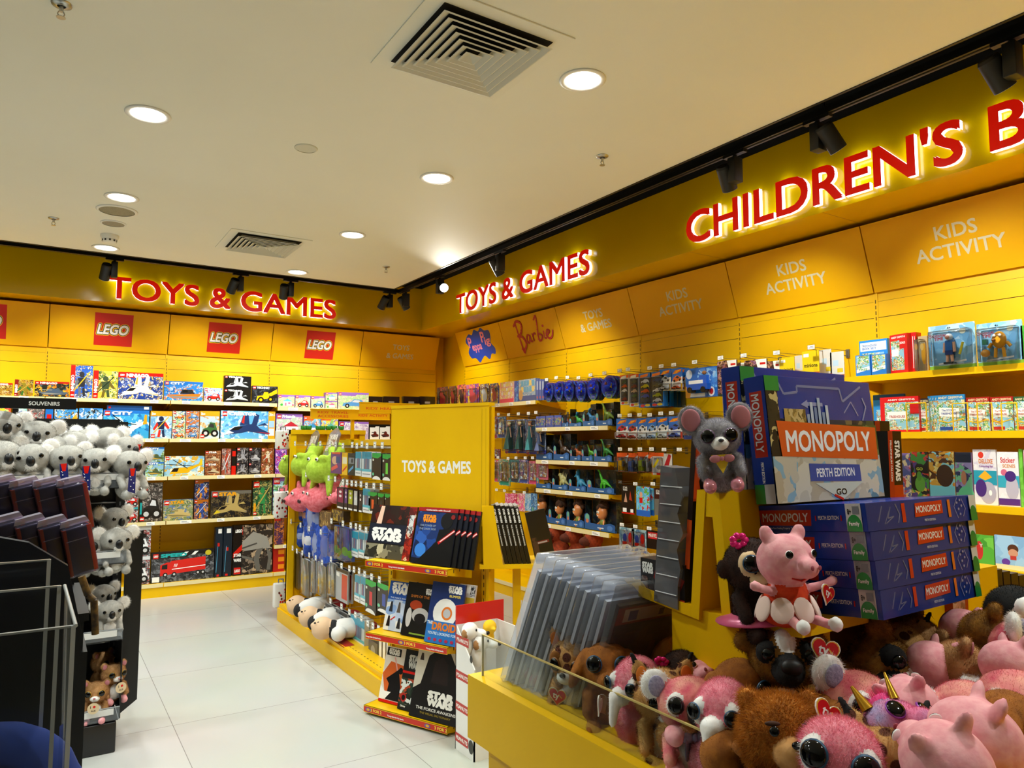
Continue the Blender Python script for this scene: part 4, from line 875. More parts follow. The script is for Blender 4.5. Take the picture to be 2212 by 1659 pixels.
# brown doll pack beside the car cards
pack('doll_pack', 'brown and blue toy pack right of the single car cards', 'toy pack', None, 1476, 1512, 898, 949, lambda a: (a.r(0, 0, 1, 1, pk('a86a48 c8a080 6a3a28 d8c0a8 8a4a30', 16)), a.r(0, 0, 1, .18, hx('2a4a9a')), a.e(.4, .9, .3, .1, hx('9ab8e0'))), hx('5a3a2a'), d=.02, toy=lambda t, w, h: shell(t, w, h, .1, .9, .15, .8, .035))
# transforming figures
def fig_art(c): return lambda a: (a.r(0, 0, 1, 1, hx('34302e')), a.p([(0, .5), (1, .82), (1, 1), (0, 1)], hx('e85a1c')), a.p([(.1, .2), (.9, .5), (1, .9), (.7, .8)], hx('d8d6d2')), a.e(.5, .5, .3, .16, hx(c)), a.p([(.3, .3), (.7, .4), (.8, .16), (.2, .08)], hx(c)), a.r(.1, .02, .9, .1, hx('c86a18')))
for i, (x0, x1, yt, yb, c) in enumerate(((1332, 1358, 978, 1020, 'd8a018'), (1355, 1378, 979, 1022, '3a5a9a'), (1376, 1401, 977, 1021, '8a9a28'), (1398, 1408, 982, 1022, '8a8a8e'))):
    def ft(t, w, h, q=c):
        mb = MB(); m = hx(q); mb.box(-.14*w, .14*w, -.03, -.012, .34*h, .6*h, m).box(-.09*w, .09*w, -.03, -.012, .62*h, .74*h, hx('6a6a70'))
        for s in (-1, 1): mb.box(s*.2*w - .05*w, s*.2*w + .05*w, -.028, -.014, .3*h, .58*h, hx('4a4a50')).box(s*.09*w - .05*w, s*.09*w + .05*w, -.03, -.012, .1*h, .33*h, m)
        mb.build('toy_robot', t, uv=False); shell(t, w, h, .05, .95, .05, .8, .04)
    pack('robot_pack', f'orange and grey toy robot pack, {ORD[i]} from the dinosaur shelves', 'toy pack', 'toy robot packs', x0, x1, yt, yb, fig_art(c), hx('2c2826'), d=.006, toy=ft, behind=2, blabel='orange and grey toy robot pack behind the front one on its hook')
pack('robot_pack', 'orange edged toy pack with a slanting yellow stripe', 'toy pack', 'toy robot packs', 1407, 1434, 978, 1026, lambda a: (a.r(0, 0, 1, 1, hx('c8c6c2')), a.r(0, 0, .08, 1, hx('e05018')), a.r(0, .84, 1, 1, hx('e85a1c')), a.p([(.08, .36), (.22, .3), (.62, .66), (.5, .74)], hx('f0d018')), a.e(.6, .34, .2, .1, hx('6a6a6e')), a.r(.4, 0, 1, .12, R_)), hx('b8b6b2'), d=.006, toy=lambda t, w, h: shell(t, w, h, .2, .95, .1, .8, .03))
pack('robot_pack', 'red and black toy figure pack beside the grey plastic box', 'toy pack', 'toy robot packs', 1433, 1452, 980, 1028, lambda a: (a.r(0, 0, 1, 1, hx('c8c4c0')), a.p([(0, .4), (.6, 1), (.9, .9), (.5, .3)], hx('a81c28')), a.r(0, 0, 1, .14, R_)), hx('302826'), d=.006)
# fourth and lowest rows
pack('figure_card', 'black toy figure card with red edge in the fourth hook row', 'toy pack', None, 1342, 1370, 1048, 1110, lambda a: (a.r(0, 0, 1, 1, hx('16110f')), a.r(0, 0, 1, .05, R_), a.t('STAR', .3, .88, .07, W_, fit=.34), a.t('WARS', .3, .8, .07, W_, fit=.34), a.p([(.2, .4), (.34, .74), (.46, .4)], hx('c89a80')), a.p([(.6, .5), (.7, .8), (.84, .46)], hx('b83a28')), a.r(.1, .06, .4, .2, W_), a.r(.7, .06, .92, .18, W_)), hx('16110f'), d=.004)
for i, (x0, x1) in enumerate(((1374, 1403), (1392, 1412))):
    pack('blue_figure_card', f'bright blue toy bag with red and green picture, {("front", "rear")[i]} one', 'toy pack', 'bright blue toy bags', x0, x1, 1051 + 3*i, 1115 - 2*i, lambda a: (a.r(0, 0, 1, 1, pk('5ab8e8 7acaf0 6ab040 c8302a 8ad0f4', 14)), a.r(0, 0, 1, .2, hx('1c64c8')), a.e(.36, .72, .12, .1, hx('d8a888')), a.r(.24, .44, .48, .62, R_)), hx('2a78c8'), d=.008, X=PX + .03*i)
pack('figure_card', 'dark red toy figure card next to the grey plastic box', 'toy pack', None, 1413, 1446, 1055, 1114, lambda a: (a.r(0, 0, 1, 1, hx('3a1414')), a.t('STAR', .28, .86, .08, W_, fit=.34), a.t('WARS', .28, .77, .08, W_, fit=.34), a.p([(.5, 1), (.62, 1), (.8, .66), (.72, .62)], hx('f0a090')), a.e(.5, .36, .3, .22, hx('b0a8a0')), a.r(.6, .3, .95, .5, hx('5a1a20')), a.r(0, 0, .4, .6, hx('6a6a64'))), hx('3a1414'), d=.006)
for i, (x0, x1) in enumerate(((1338, 1370), (1364, 1396))):
    pack('hero_card', f'blue white and red toy pack in the lowest hook row, {("left", "right")[i]} one', 'toy pack', 'blue white red packs', x0, x1, 1140 + 4*i, 1190 + 3*i, lambda a: (a.r(0, 0, 1, 1, pk('a8c8d0 78a8b8 d8e8ec 5a8ab0', 12)), a.e(.36, .55, .14, .2, hx('1c3a8a')), a.e(.74, .6, .14, .22, R_), a.r(.2, .26, .5, .4, R_), a.p([(0, 0), (1, 0), (1, .24), (.5, .3), (0, .12)], W_), a.p([(0, .0), (1, 0), (1, .1), (.4, .18)], hx('2a50a8'))), hx('8ab0c0'), d=.008, toy=lambda t, w, h: shell(t, w, h, .05, .95, .1, .9, .02))
for i, (x0, x1) in enumerate(((1396, 1424), (1423, 1442))):
    pack('marvel_card', f'black toy pack with a red name panel, {("left", "right")[i]} one', 'toy pack', 'black and red packs', x0, x1, 1146, 1186, lambda a: (a.r(0, 0, 1, 1, K_), a.r(.12, .55, .88, .9, hx('c8202a')), a.t('MARVEL', .5, .64, .2, W_, fit=.68)), K_, d=.01).name = 'name_panel_pack'

# the doll bay ----------------------------------------------------------------
skin = hx('e0b090')
def doll(t, w, h, dress, hair, y=.2):
    mb = MB(); mb.ball((0, -.018, h*.86), (w*.13, .012, h*.05), skin); mb.ball((0, -.015, h*.885), (w*.16, .013, h*.05), hx(hair))
    mb.cyl((0, -.018, h*.80), (0, -.018, h*.56), w*.08, hx(dress), w*.13, n=10); mb.cyl((0, -.018, h*.58), (0, -.018, h*.12), w*.12, hx(dress), w*.3, n=12)
    for s in (-1, 1): mb.cyl((s*w*.1, -.018, h*.77), (s*w*.24, -.02, h*.48), w*.035, skin, n=8)
    mb.build('doll', t, uv=False); shell(t, w, h, .04, .96, .06, .97, .045)
frz = pk('6a80a8 9ab0cc 4a5a88 c8d4e4 3a4a78', 16)
for i, (x0, x1, yt, yb, dr, hr) in enumerate(((1091, 1114, 907, 979, '1a4a44', 'd8c890'), (1115, 1136, 906, 979, '1a4a44', 'd8c890'), (1137, 1158, 906, 981, '3a8a90', '7a3a20'), (1157, 1179, 926, 980, '5a6a9a', 'c84a30'))):
    pack('doll_box', f'tall clear doll box with {("dark green dress, left one", "dark green dress, right one", "teal dress", "two small dolls")[i]} on the right wall', 'toy pack', 'clear doll boxes', x0, x1, yt, yb, lambda a: (a.r(0, 0, 1, 1, frz), a.r(.3, 0, 1, .14, hx('2a3ab0')), a.e(.16, .08, .14, .1, hx('a83048'))), hx('3a4a80'), d=.006, toy=lambda t, w, h, q=(dr, hr): doll(t, w, h, *q))
misc = (('red and blue toy bag at the top of the doll bay', 1058, 1075, 900, 947, 'a82838 2a3a8a d8d8e0 5a2030'), ('blue and silver toy bag at the top of the doll bay', 1075, 1092, 900, 946, '2a3a80 b8c0d0 20202c 7ac8d8'),
        ('small red and white toy bag behind the tall sign board', 1052, 1068, 966, 992, 'b83040 d8d8e0 7a2838 e8e0e0'), ('small dark red toy bag beside it', 1068, 1080, 970, 990, '7a2030 a84050 d8c8c8 4a1820'),
        ('green and red bead set behind the tall sign board', 1050, 1078, 993, 1040, 'd84a6a 4ab0a0 e8e0d0 c83050 3a9a88'), ('green bead pack with red dots', 1078, 1101, 992, 1049, '2a9a84 e8d8d0 d84050 3ab098 f0d040'),
        ('dark pack with a teal mermaid tail', 1102, 1121, 993, 1042, '3a4a58 58a8a8 2a3440 78c0c0'), ('blue pack with a dark haired doll picture', 1121, 1141, 993, 1044, '3a58a8 c8a898 5a80c8 a83a48 e0e4f0'),
        ('pink pack with a blonde doll picture', 1142, 1161, 996, 1046, 'd84878 e8a0b8 c83060 e8c898'), ('pink pack partly behind the dinosaur shelf', 1162, 1183, 1002, 1036, 'd86888 c8a8b0 a84060 e8c8b8'))
for l, x0, x1, yt, yb, c in misc:
    pack('toy_bag', l + (' in the doll bay' if 'doll bay' not in l else ''), 'toy pack', 'small toy bags of the doll bay', x0, x1, yt, yb, lambda a, q=c: (a.r(0, 0, 1, 1, pk(q, 34)), a.r(.1, .03, .9, .16, hx(q.split()[0]))), hx(c.split()[0]), d=.01, toy=lambda t, w, h: shell(t, w, h, .06, .94, .16, .9, .015))
for i, (x0, x1, c) in enumerate(((1091, 1104, 'e86a98 c82a5a f0c0d0'), (1104, 1117, 'c82a5a e86a98 f0d0d8'), (1117, 1134, 'e86a98 b03070 f0c8d8 e8d088'), (1134, 1147, '5a98c8 a8d0e8 c8d8e4'), (1147, 1160, '3a78b0 2a4a78 a0c8e0'))):
    pack('card_sachet', f'{"pink" if i < 3 else "blue"} card sachet, {ORD[i if i < 3 else i-3]} from the left in the lowest doll bay row', 'toy pack', 'card sachets', x0, x1, 1066, 1104, lambda a, q=c: a.r(0, 0, 1, 1, pk(q, 26)), hx(c.split()[0]), d=.006)

# top shelf of the first two bays -------------------------------------------
SX = BACKX - .36 + .03; tz = 1.836
top = (('game_box', 'board game box', 'pink board game box with yellow squares on the top shelf', 1080, 1110, 825, 'e89aa8 f0c8c0 e8d070 f4e0d8', '#e8a0a8', 'pink'), ('game_box', 'board game box', 'narrow blue game box beside the pink one', 1111, 1119, 823, '2a50a8 3a6ac0 58a8d8', '#2a50a8', None),
       ('game_box', 'board game box', 'grey blue board game box with a grid of doors', 1120, 1157, 819, '8aa0b8 6a88a8 a8b8c8 c8b888', '#5a70a0', 'grid'))
for nm, ct, l, x0, x1, yt, c, b, kd in top:
    def ga(a, q=c, k=kd):
        a.r(0, 0, 1, 1, pk(q, 20))
        if k == 'grid':
            for i in range(5):
                for j in range(2): a.r(.16 + .16*i, .42 + .28*j, .29 + .16*i, .66 + .28*j, hx('5a98b8' if (i + j) % 4 else 'd8b868'))
            a.r(0, 0, 1, .26, hx('3a4e88')); a.e(.14, .3, .12, .24, hx('b88a58'))
        if k == 'pink':
            for i in range(5):
                for j in range(3): a.r(.1 + .17*i, .38 + .2*j, .22 + .17*i, .52 + .2*j, hx('f0d880' if (i + j) % 3 else 'f8f0e8'))
            a.r(0, .02, 1, .2, hx('e83a60'))
    pack(nm, l, ct, 'boxes on the right wall top shelf', x0, x1, yt, 870, ga, mat(b, .3), X=SX, d=.05, rest=tz)
for i in range(3): pack('game_box', f'blue spine of a game box, {ORD[i]} of three behind each other on the top shelf', 'board game box', 'boxes on the right wall top shelf', 1158 + 6*i, 1163.5 + 6*i, 819, 870, lambda a: (a.r(0, 0, 1, 1, hx('4a5ea0')), a.r(.2, .5, .8, .9, hx('a0acc0')), a.e(.5, .14, .3, .06, hx('a84a50'))), hx('3a4e90'), X=SX, d=.05, rest=tz)
small = ((944, 968, 836, '4a3a28 6a5a40 a02a30 2a2018', 'brown toy pack with a dark horse shape in the corner'), (970, 986, 834, '4a3a28 6a5a40 a02a30 2a2018', 'brown toy pack with red edge in the corner'), (988, 1006, 831, 'c8405a e85a70 4a2838 e8a030', 'red and orange toy pack with a pink figure'), (1007, 1035, 830, '6a3a9a 8a50b8 e84a58 f0903a', 'violet toy pack with a red pony figure'),
         (1037, 1057, 829, '7a2838 5a6ab0 e8e8f0 e0b828', 'blue and white toy pack shaped like a tent'), (1058, 1077, 828, '3a5ab0 e8e8f0 c84a50 e0b828', 'second blue and white tent shaped toy pack'))
for i, (x0, x1, yt, c, l) in enumerate(small):
    pack('toy_card', l + ' on the top shelf', 'toy pack', 'toy packs on the right wall top shelf', x0, x1, yt, 870, lambda a, q=c: (a.r(0, 0, 1, 1, pk(q, 22)), a.e(.5, .4, .26, .24, hx(q.split()[2])), a.e(.4, .66, .16, .12, hx(q.split()[2])), a.r(.1, .02, .9, .14, hx(q.split()[-1]))), hx(c.split()[0]), X=SX, d=.012, rest=tz, shape=[(0, 0), (1, 0), (1, .85), (.8, 1), (.2, 1), (0, .85)], toy=lambda t, w, h: shell(t, w, h, .1, .9, .1, .8, .03))
# black car packs hanging at the end of the back wall's top shelf
for i, (x0, x1) in enumerate(((797, 826), (829, 863), (872, 906), (908, 940))):
    p0, p1 = at_y(x0, 866, FY), at_y(x1, 866, FY); zt = at_y(x0, 856, FY).z; wd = p1.x - p0.x
    set_box('black_toy_pack', f'black toy pack with red base, {ORD[i]} from the left beside the corner', 'black packs by the corner', wd, zt - 1.815, .06, ((p0.x + p1.x)/2, FY + .03, 1.815), Matrix(), K_, lambda a: (a.r(0, 0, 1, 1, hx('1a0e0c')), a.r(.3, .52, .66, .66, hx('8a8078')), a.r(0, 0, 1, .16, hx('8a1a10'))))

# toy dinosaurs ---------------------------------------------------------------
blue_tray = hx('2a5a9a')
def dino(c, kind, s, seed=1):
    m = hx(c); m2 = hx({'tan': '6a5028', 'cream': 'd8d8a0', 'blue': '2a78a8', 'green': '3a9a30', 'dark': '2a2a30'}.get(kind, '555555')); P = []
    if kind == 'green':
        P = [(m, (0, 0, .42*s), (.17*s, .12*s, .13*s)), (m, (-.1*s, 0, .45*s), (-.3*s, 0, .86*s), .07*s, .035*s), (m, (-.34*s, 0, .88*s), (.07*s, .04*s, .04*s)), (m, (.12*s, 0, .42*s), (.5*s, 0, .2*s), .08*s, .012*s)]
        L = ((-.1, -.07), (-.08, .07), (.1, -.07), (.1, .07))
    elif kind in ('tan', 'cream', 'blue', 'dark'):
        P = [(m, (0, 0, .36*s), (.2*s, .14*s, .16*s)), (m, (-.16*s, 0, .46*s), (-.24*s, 0, .62*s), .09*s, .08*s), (m, (-.27*s, 0, .66*s), (.1*s, .08*s, .08*s)), (m, (-.36*s, 0, .62*s), (.06*s, .05*s, .045*s)), (m, (.14*s, 0, .34*s), (.42*s, 0, .2*s), .08*s, .02*s)]
        if kind == 'tan': P += [(m2, (-.24*s, q*.05*s, .74*s), (-.3*s, q*.12*s, .94*s), .018*s, .006*s) for q in (-1, 1)] + [(m2, (-.3*s, q*.03*s, .72*s), (-.4*s, q*.05*s, .86*s), .014*s, .006*s) for q in (-1, 1)]
        if kind == 'cream': P += [(m2, ((-.2 + .09*i)*s, 0, (.56 - .02*i)*s), ((-.22 + .12*i)*s, 0, (.86 - .06*abs(i-2))*s), .035*s, .012*s) for i in range(5)]
        if kind == 'blue': P += [(m2, (-.2*s, 0, .78*s), (.05*s, .13*s, .14*s)), (m, (-.42*s, 0, .6*s), (.06*s, .05*s, .035*s))]
        if kind == 'dark': P += [(hx('8a8258'), (-.1*s, q*.2*s, .5*s), (.06*s, .22*s, .03*s), (20*q, 0, 0)) for q in (-1, 1)]
        L = ((-.12, -.09), (-.12, .09), (.12, -.09), (.12, .09))
    for x, y in L: P += [(m, (x*s, y*s, .34*s), (x*s, y*s, .03*s), .05*s, .038*s)]
    return blob(P, voxel=.014*s/ .3 * .3 if s > .3 else .0045, smooth=2)
def dino_box(label, x0, x1, yt, z, c, kind, depth=.09, X=SX):
    xm = (x0 + x1)/2; a = at_x(x0, yt, X); b = at_x(x1, yt, X); w_ = a.y - b.y - .004; h_ = at_x(xm, yt, X).z - z
    t = thing('dinosaur_box', label, 'boxed toy', group='boxed toy dinosaurs'); t.matrix_world = Matrix.Translation((X, (a.y + b.y)/2, z)) @ RZ
    back = pk('182430 2a3a3a 3a2a20 141c28 4a4a3a', 14)
    MB().box(-w_/2, w_/2, depth - .003, depth, 0, h_, back).box(-w_/2, w_/2, 0, depth, 0, .004, blue_tray).box(w_/2 - .002, w_/2, .02, depth, 0, h_, back).build('backing_card', t)
    pts = [(-w_/2, 0), (w_/2, 0), (w_/2, .25*h_), (.34*w_, .30*h_), (.1*w_, .22*h_), (-.3*w_, .24*h_), (-.34*w_, .5*h_), (-.42*w_, .56*h_), (-w_/2, .5*h_)]
    MB().prism(pts, 0, .002, blue_tray).build('front_tray', t)
    A = Art(w_, h_, -.0003); A.r(.44, .09, .64, .13, hx('c8d8ea')); A.e(.1, .42, .07, .12, hx('6aa890')); A.e(.1, .3, .05, .07, hx('c87a58')); A.e(.84, .14, .09, .09, hx('4a7ac0')); A.mb.build('tray_pattern', t)
    if kind:
        s = min(w_*1.05, h_*1.05); dn = dino(c, kind, s); o = dn.build('toy_dinosaur', t, (0, depth*.5, .006), uv=False)
    return t
zz = {1: 1.584, 2: 1.294, 3: 1.037, 4: .736}
for (x0, x1), c, kd, l in (((1158, 1190), '8a7038', 'tan', 'tan horned toy dinosaur in an open display box'), ((1192, 1226), 'b8b878', 'cream', 'pale green toy dinosaur with back plates in an open display box'), ((1228, 1265), '3a98c8', 'blue', 'blue toy dinosaur with a crest in an open display box'), ((1267, 1326), '4ac030', 'green', 'bright green long necked toy dinosaur in an open display box')):
    dino_box(l, x0, x1, 1013 + (x0-1158)*.02, zz[3], c, kd)
for (x0, x1), c, kd, l, yt in (((1158, 1193), '3a3428', 'dark', 'dark winged toy dinosaur in an open display box', 939), ((1195, 1229), '3a281c', 'tan', 'dark brown toy dinosaur in an open display box', 937), ((1231, 1254), 'd86a28', 'blue', 'small orange toy dinosaur in a clear pack', 952), ((1256, 1280), '6ab838', 'green', 'small light green toy dinosaur in a clear pack', 950), ((1282, 1321), '3a9a40', 'green', 'small green long necked toy dinosaur in a clear pack', 948)):
    t = dino_box(l, x0, x1, yt, zz[2], c, kd)
    if 'clear' in l:
        a = at_x(x0, yt, SX); b = at_x(x1, yt, SX); w_ = a.y - b.y - .006; h_ = at_x(x0, yt, SX).z - zz[2]; MB().rbox(-w_/2, w_/2, .003, .085, .006, h_*.8, bubble, .01).build('blister', t, uv=False)
for (x0, x1), c, kd, l, yt in (((1214, 1228), '8a3a3a', 'dark', 'small red and grey toy figure in a clear pack', 884), ((1229, 1256), '38b048', 'blue', 'small green egg shaped toy in a clear pack', 889), ((1258, 1284), '4a98d0', 'blue', 'small light blue toy dinosaur in a clear pack', 872), ((1286, 1322), '8aa838', 'green', 'small yellow green toy dinosaur in a clear pack', 869)):
    t = dino_box(l, x0, x1, yt, zz[1], c, kd); a = at_x(x0, yt, SX); b = at_x(x1, yt, SX); w_ = a.y - b.y - .006; h_ = at_x(x0, yt, SX).z - zz[1]
    MB().rbox(-w_/2, w_/2, .003, .085, .006, h_*.72, bubble, .01).build('blister', t, uv=False)
for i, (x0, x1) in enumerate(((1158, 1178), (1179, 1196), (1197, 1213))):
    pack('figure_box', f'small blue toy figure box, {ORD[i]} from the left on the upper dinosaur shelf', 'boxed toy', 'small blue figure boxes', x0, x1, 899 - i, 925, lambda a: (a.r(0, 0, 1, 1, pk('3a4a9a 5a6ab8 8a5a4a 6a9a5a c8a858', 26)), a.r(0, 0, 1, .2, hx('3a4a9a')), a.r(0, .82, 1, 1, hx('4a58a8'))), hx('34448c'), X=SX, d=.06, rest=zz[1])
# curly haired dolls in open boxes on the lowest dinosaur shelf
hairm = textured('#2a160a', '#4a2a14', 60, .9, .4, 3, 'brown_curls'); skn = hx('d88a50')
def curly(s, seed):
    P = [(skn, (0, 0, .52*s), (.17*s, .15*s, .2*s)), (skn, (-.07*s, -.12*s, .47*s), (.05*s, .06*s, .04*s)), (skn, (-.02*s, -.02*s, .42*s), (.13*s, .13*s, .1*s)), (hx('7a8a3a'), (0, 0, .2*s), (.12*s, .1*s, .16*s))]
    for q in (-1, 1): P += [(skn, (q*.1*s, 0, .28*s), (q*.22*s, -.1*s, .12*s), .035*s, .03*s), (skn, (q*.07*s, 0, .08*s), (q*.12*s, -.14*s, .05*s), .045*s, .04*s)]
    r = random.Random(seed)
    for i in range(16):
        a = r.uniform(0, 2*math.pi); e = r.uniform(.1, 1.3); P.append((hairm, (.19*s*math.cos(a)*math.cos(e), .05*s + .15*s*math.sin(a)*math.cos(e), .62*s + .2*s*math.sin(e)), .085*s))
    return P
for i, (x0, x1, yt) in enumerate(((1147, 1184, 1070), (1184, 1222, 1076), (1223, 1261, 1079), (1262, 1328, 1083))):
    t = dino_box(f'curly brown haired doll in an open blue box, {ORD[i]} from the left', x0, x1, yt, zz[4], None, None); t.name = 'doll_box'; t['group'] = 'curly haired dolls'
    s = at_x((x0+x1)/2, yt, SX).z - zz[4]; s *= 1.12
    o = blob(curly(s, i), voxel=.006, smooth=2).build('doll', t, (-.01, .045, .004), (0, 0, -.25), uv=False)
    ey = MB()
    for q in (-.9, .6): ey.ball((q*.06*s - .03*s, -.145*s, .54*s), (.034*s, .02*s, .042*s), W_); ey.ball((q*.06*s - .035*s, -.163*s, .54*s), (.016*s, .008*s, .02*s), hx('2a5a4a'))
    ey.ball((-.03*s, -.155*s, .43*s), (.06*s, .012*s, .012*s), hx('f0e8e0')); ey.build('face', o, uv=False)
# orange plush animals on the floor shelf below
opl = textured('#7a2a08', '#a03c10', 40, .95, .3, 3, 'rust_plush'); opl2 = textured('#4a1a08', '#5a240c', 40, .95, .3, 3, 'dark_rust_plush')
P0 = [(opl, (0, 0, .17), (.1, .09, .14)), (opl, (0, -.03, .36), (.075, .08, .075)), (opl2, (0, -.1, .34), (.05, .06, .04)), (opl, (-.07, -.06, .06), (.045, .07, .045)), (opl, (.07, -.06, .06), (.045, .07, .045)), (opl, (-.1, -.05, .2), (.03, .06, .03)), (opl, (.1, -.05, .2), (.03, .06, .03))]
om = None
for i, px in enumerate((1182, 1211, 1247, 1290)):
    p = at_x(px, 1160, SX + .06); t = thing('rust_plush_animal', f'rust orange plush dinosaur under the doll shelf, {ORD[i]} from the left', 'plush toy', (SX + .06, p.y, .16), (0, 0, -math.pi/2 - .3), 'rust orange plush dinosaurs')
    if om is None: om = blob(P0, .011, 3).build('body', t, uv=False)
    else: c = om.copy(); COL.objects.link(c); c.parent = t
    t.location.z = .302
shb = MB().box(0, .33, 0, 1.0, -.02, 0, yellow)
tag(shb.build('wall_shelf', None, (BACKX - .335, YR[3] + .007, .3), uv=False), 'lowest yellow shelf under the dinosaur dolls holding rust plush animals', 'shelf')

# ================================================================== books and toys right of the board games
bz1, bz2, bz3, bz4 = 1.817, 1.506, 1.153, .861
tree = pk('8ac0d8 6aa858 d8e8e0 c87840 e8d898 4a8a48', 30); 
pack('activity_box', 'bright blue activity box at the left end of the top book shelf', 'book box', 'boxed books', 1855, 1917, 734, 808, lambda a: (a.r(0, 0, 1, 1, hx('2a88d8')), a.r(.04, .70, .96, .94, W_), a.t('TREEHOUSE', .36, .82, .06, hx('2a6ab0'), fit=.55), a.t('BOX SET', .36, .74, .06, hx('2a6ab0'), fit=.5), a.r(.1, .05, .88, .64, tree)), hx('2a88d8'), X=SX + .04, d=.06, rest=bz1)
for i in range(2): pack('small_card_box', f'small blue card box with leafy picture, {("left", "right")[i]} of two before the activity box', 'book box', 'small leafy card boxes', 1847 + 34*i, 1880 + 34*i, 767 - 2*i, 812, lambda a: (a.r(0, 0, 1, 1, hx('2a78d0')), a.r(.06, .24, .94, .96, tree), a.p([(.06, .3), (.94, .44), (.94, .28), (.06, .14)], W_), a.t('TREE', .5, .24, .1, hx('2a8a48'), fit=.6)), hx('2a78d0'), X=SX - .02, d=.04, rest=bz1)
pack('boxed_book_set', 'bright red boxed book set on the top book shelf', 'book box', 'boxed books', 1917, 1963, 722, 803, lambda a: (a.r(0, 0, 1, 1, hx('d41c1c')), a.r(.06, .08, .8, .84, tree), a.r(.1, .44, .5, .62, W_), a.r(.56, .62, .92, .84, hx('d41c1c')), a.t('BONUS', .74, .74, .06, W_, fit=.3), a.t('ANDY GRIFFITHS', .5, .9, .05, W_, fit=.8)), hx('d41c1c'), X=SX, d=.05, rest=bz1, turn=-14)
pack('boxed_book_set', 'red spine of the second boxed book set on the top book shelf', 'book box', 'boxed books', 1964, 1979, 718, 800, lambda a: (a.r(0, 0, 1, 1, hx('d41c1c')), a.r(.4, .1, .5, .9, W_), a.r(.7, .1, .78, .9, W_)), hx('d41c1c'), X=SX + .015, d=.05, rest=bz1)
pack('gold_toy_pack', 'clear pack with a golden toy seen edge on', 'toy pack', None, 1982, 2003, 726, 797, lambda a: (a.r(0, 0, 1, 1, hx('c8b088')), a.e(.6, .5, .3, .3, hx('d89a28')), a.e(.4, .7, .2, .1, hx('e0b868'))), hx('b8a070'), X=SX + .02, d=.03, rest=bz1, toy=lambda t, w, h: shell(t, w, h, .0, .9, .0, .9, .05))
bsky = pk('8ac4e8 a8d8f0 78b4dc c8e4f4', 8, .01)
def figpack(label, x0, x1, yt, yb, fn, nm):
    def art(a): a.r(0, 0, 1, 1, bsky); a.r(0, 0, 1, .08, hx('8ab838')); a.t('ADVENTURE', .22, .74, .055, hx('b02838'), fit=.32, shear=.1); a.t('TIME', .22, .66, .075, hx('b02838'), fit=.2); a.t('4+', .45, .9, .05, K_); a.e(.74, .82, .07, .06, hx('d8d8c0')); a.p([(.2, .1), (.8, .15), (.8, .19), (.2, .14)], W_)
    pack(nm, label, 'toy pack', 'figure packs on the top book shelf', x0, x1, yt, yb, art, hx('78b8e0'), X=SX - .01, d=.006, rest=bz1, shape=[(0, 0), (1, 0), (1, .96), (.93, 1), (.5, .97), (.3, .97), (.22, .9), (.1, .8), (0, .76)], toy=fn)
def boyfig(t, w, h):
    mb = MB(); mb.box(-.07*w, .08*w, -.035, -.012, .36*h, .62*h, hx('1c68b8')).ball((0, -.024, .7*h), (.075*w, .02, .08*h), hx('f0f0f0')).ball((0, -.042, .69*h), (.05*w, .008, .045*h), hx('e8a088')).box(-.075*w, .085*w, -.036, -.011, .3*h, .4*h, hx('1c3a78'))
    for s in (-1, 1): mb.cyl((s*.09*w, -.024, .58*h), (s*.11*w, -.026, .36*h), .008, hx('e8b090'), n=8).cyl((s*.045*w, -.024, .3*h), (s*.055*w, -.024, .13*h), .008, hx('e8b090'), n=8).box(s*.055*w - .012, s*.055*w + .012, -.04, -.012, .1*h, .14*h, K_)
    mb.cyl((.2*w, -.02, .3*h), (.28*w, -.02, .56*h), .006, hx('e8d030'), n=8); mb.build('toy_figure', t, uv=False); shell(t, w, h, .08, .95, .08, .86, .05)
def dogfig(t, w, h):
    mb = MB(); mb.ball((.06*w, -.03, .56*h), (.16*w, .022, .2*h), hx('d8941c')).ball((-.02*w, -.05, .56*h), (.05*w, .012, .03*h), hx('7a4a10'))
    for s in (-1, 1): mb.ball((.06*w + s*.06*w, -.052, .66*h), (.03*w, .006, .032*h), W_).cyl((.06*w + s*.08*w, -.03, .38*h), (.06*w + s*.1*w, -.03, .16*h), .008, hx('d8941c'), n=8).cyl((.06*w + s*.16*w, -.03, .5*h), (.06*w + s*.24*w, -.03, .4*h), .008, hx('d8941c'), n=8)
    mb.ball((-.26*w, -.03, .28*h), (.1*w, .02, .09*h), hx('d8942a')).box(-.3*w, -.2*w, -.04, -.02, .48*h, .6*h, hx('3a8a68')); mb.build('toy_figure', t, uv=False); shell(t, w, h, .08, .95, .08, .86, .05)
figpack('light blue blister pack with a small figure in a blue shirt', 2004, 2106, 700, 795, boyfig, 'figure_pack')
figpack('light blue blister pack with a round orange figure', 2108, 2208, 695, 787, dogfig, 'figure_pack')
pack('green_pack', 'green edged pack cut by the right picture edge on the top book shelf', 'toy pack', None, 2203, 2232, 702, 786, lambda a: a.r(0, 0, 1, 1, hx('4aa838')), hx('4aa838'), X=SX - .01, d=.02, rest=bz1)
def andy(top, sign='2a4a9a', wh='ANDY GRIFFITHS'):
    def f(a): a.r(0, 0, 1, 1, tree); a.r(0, .86, 1, 1, hx(top)); a.t(wh, .5, .89, .07, hx('f0e0b0'), fit=.86); a.p([(.1, .42), (.78, .38), (.8, .62), (.08, .66)], W_); a.t('The STOREY', .43, .55, .055, hx(sign), fit=.5); a.t('TREEHOUSE', .43, .46, .055, hx(sign), fit=.56); a.line([(.05, .3), (.4, .24), (.95, .34)], .03, hx('e8c030')); a.r(.1, .03, .6, .12, hx(sign))
    return f
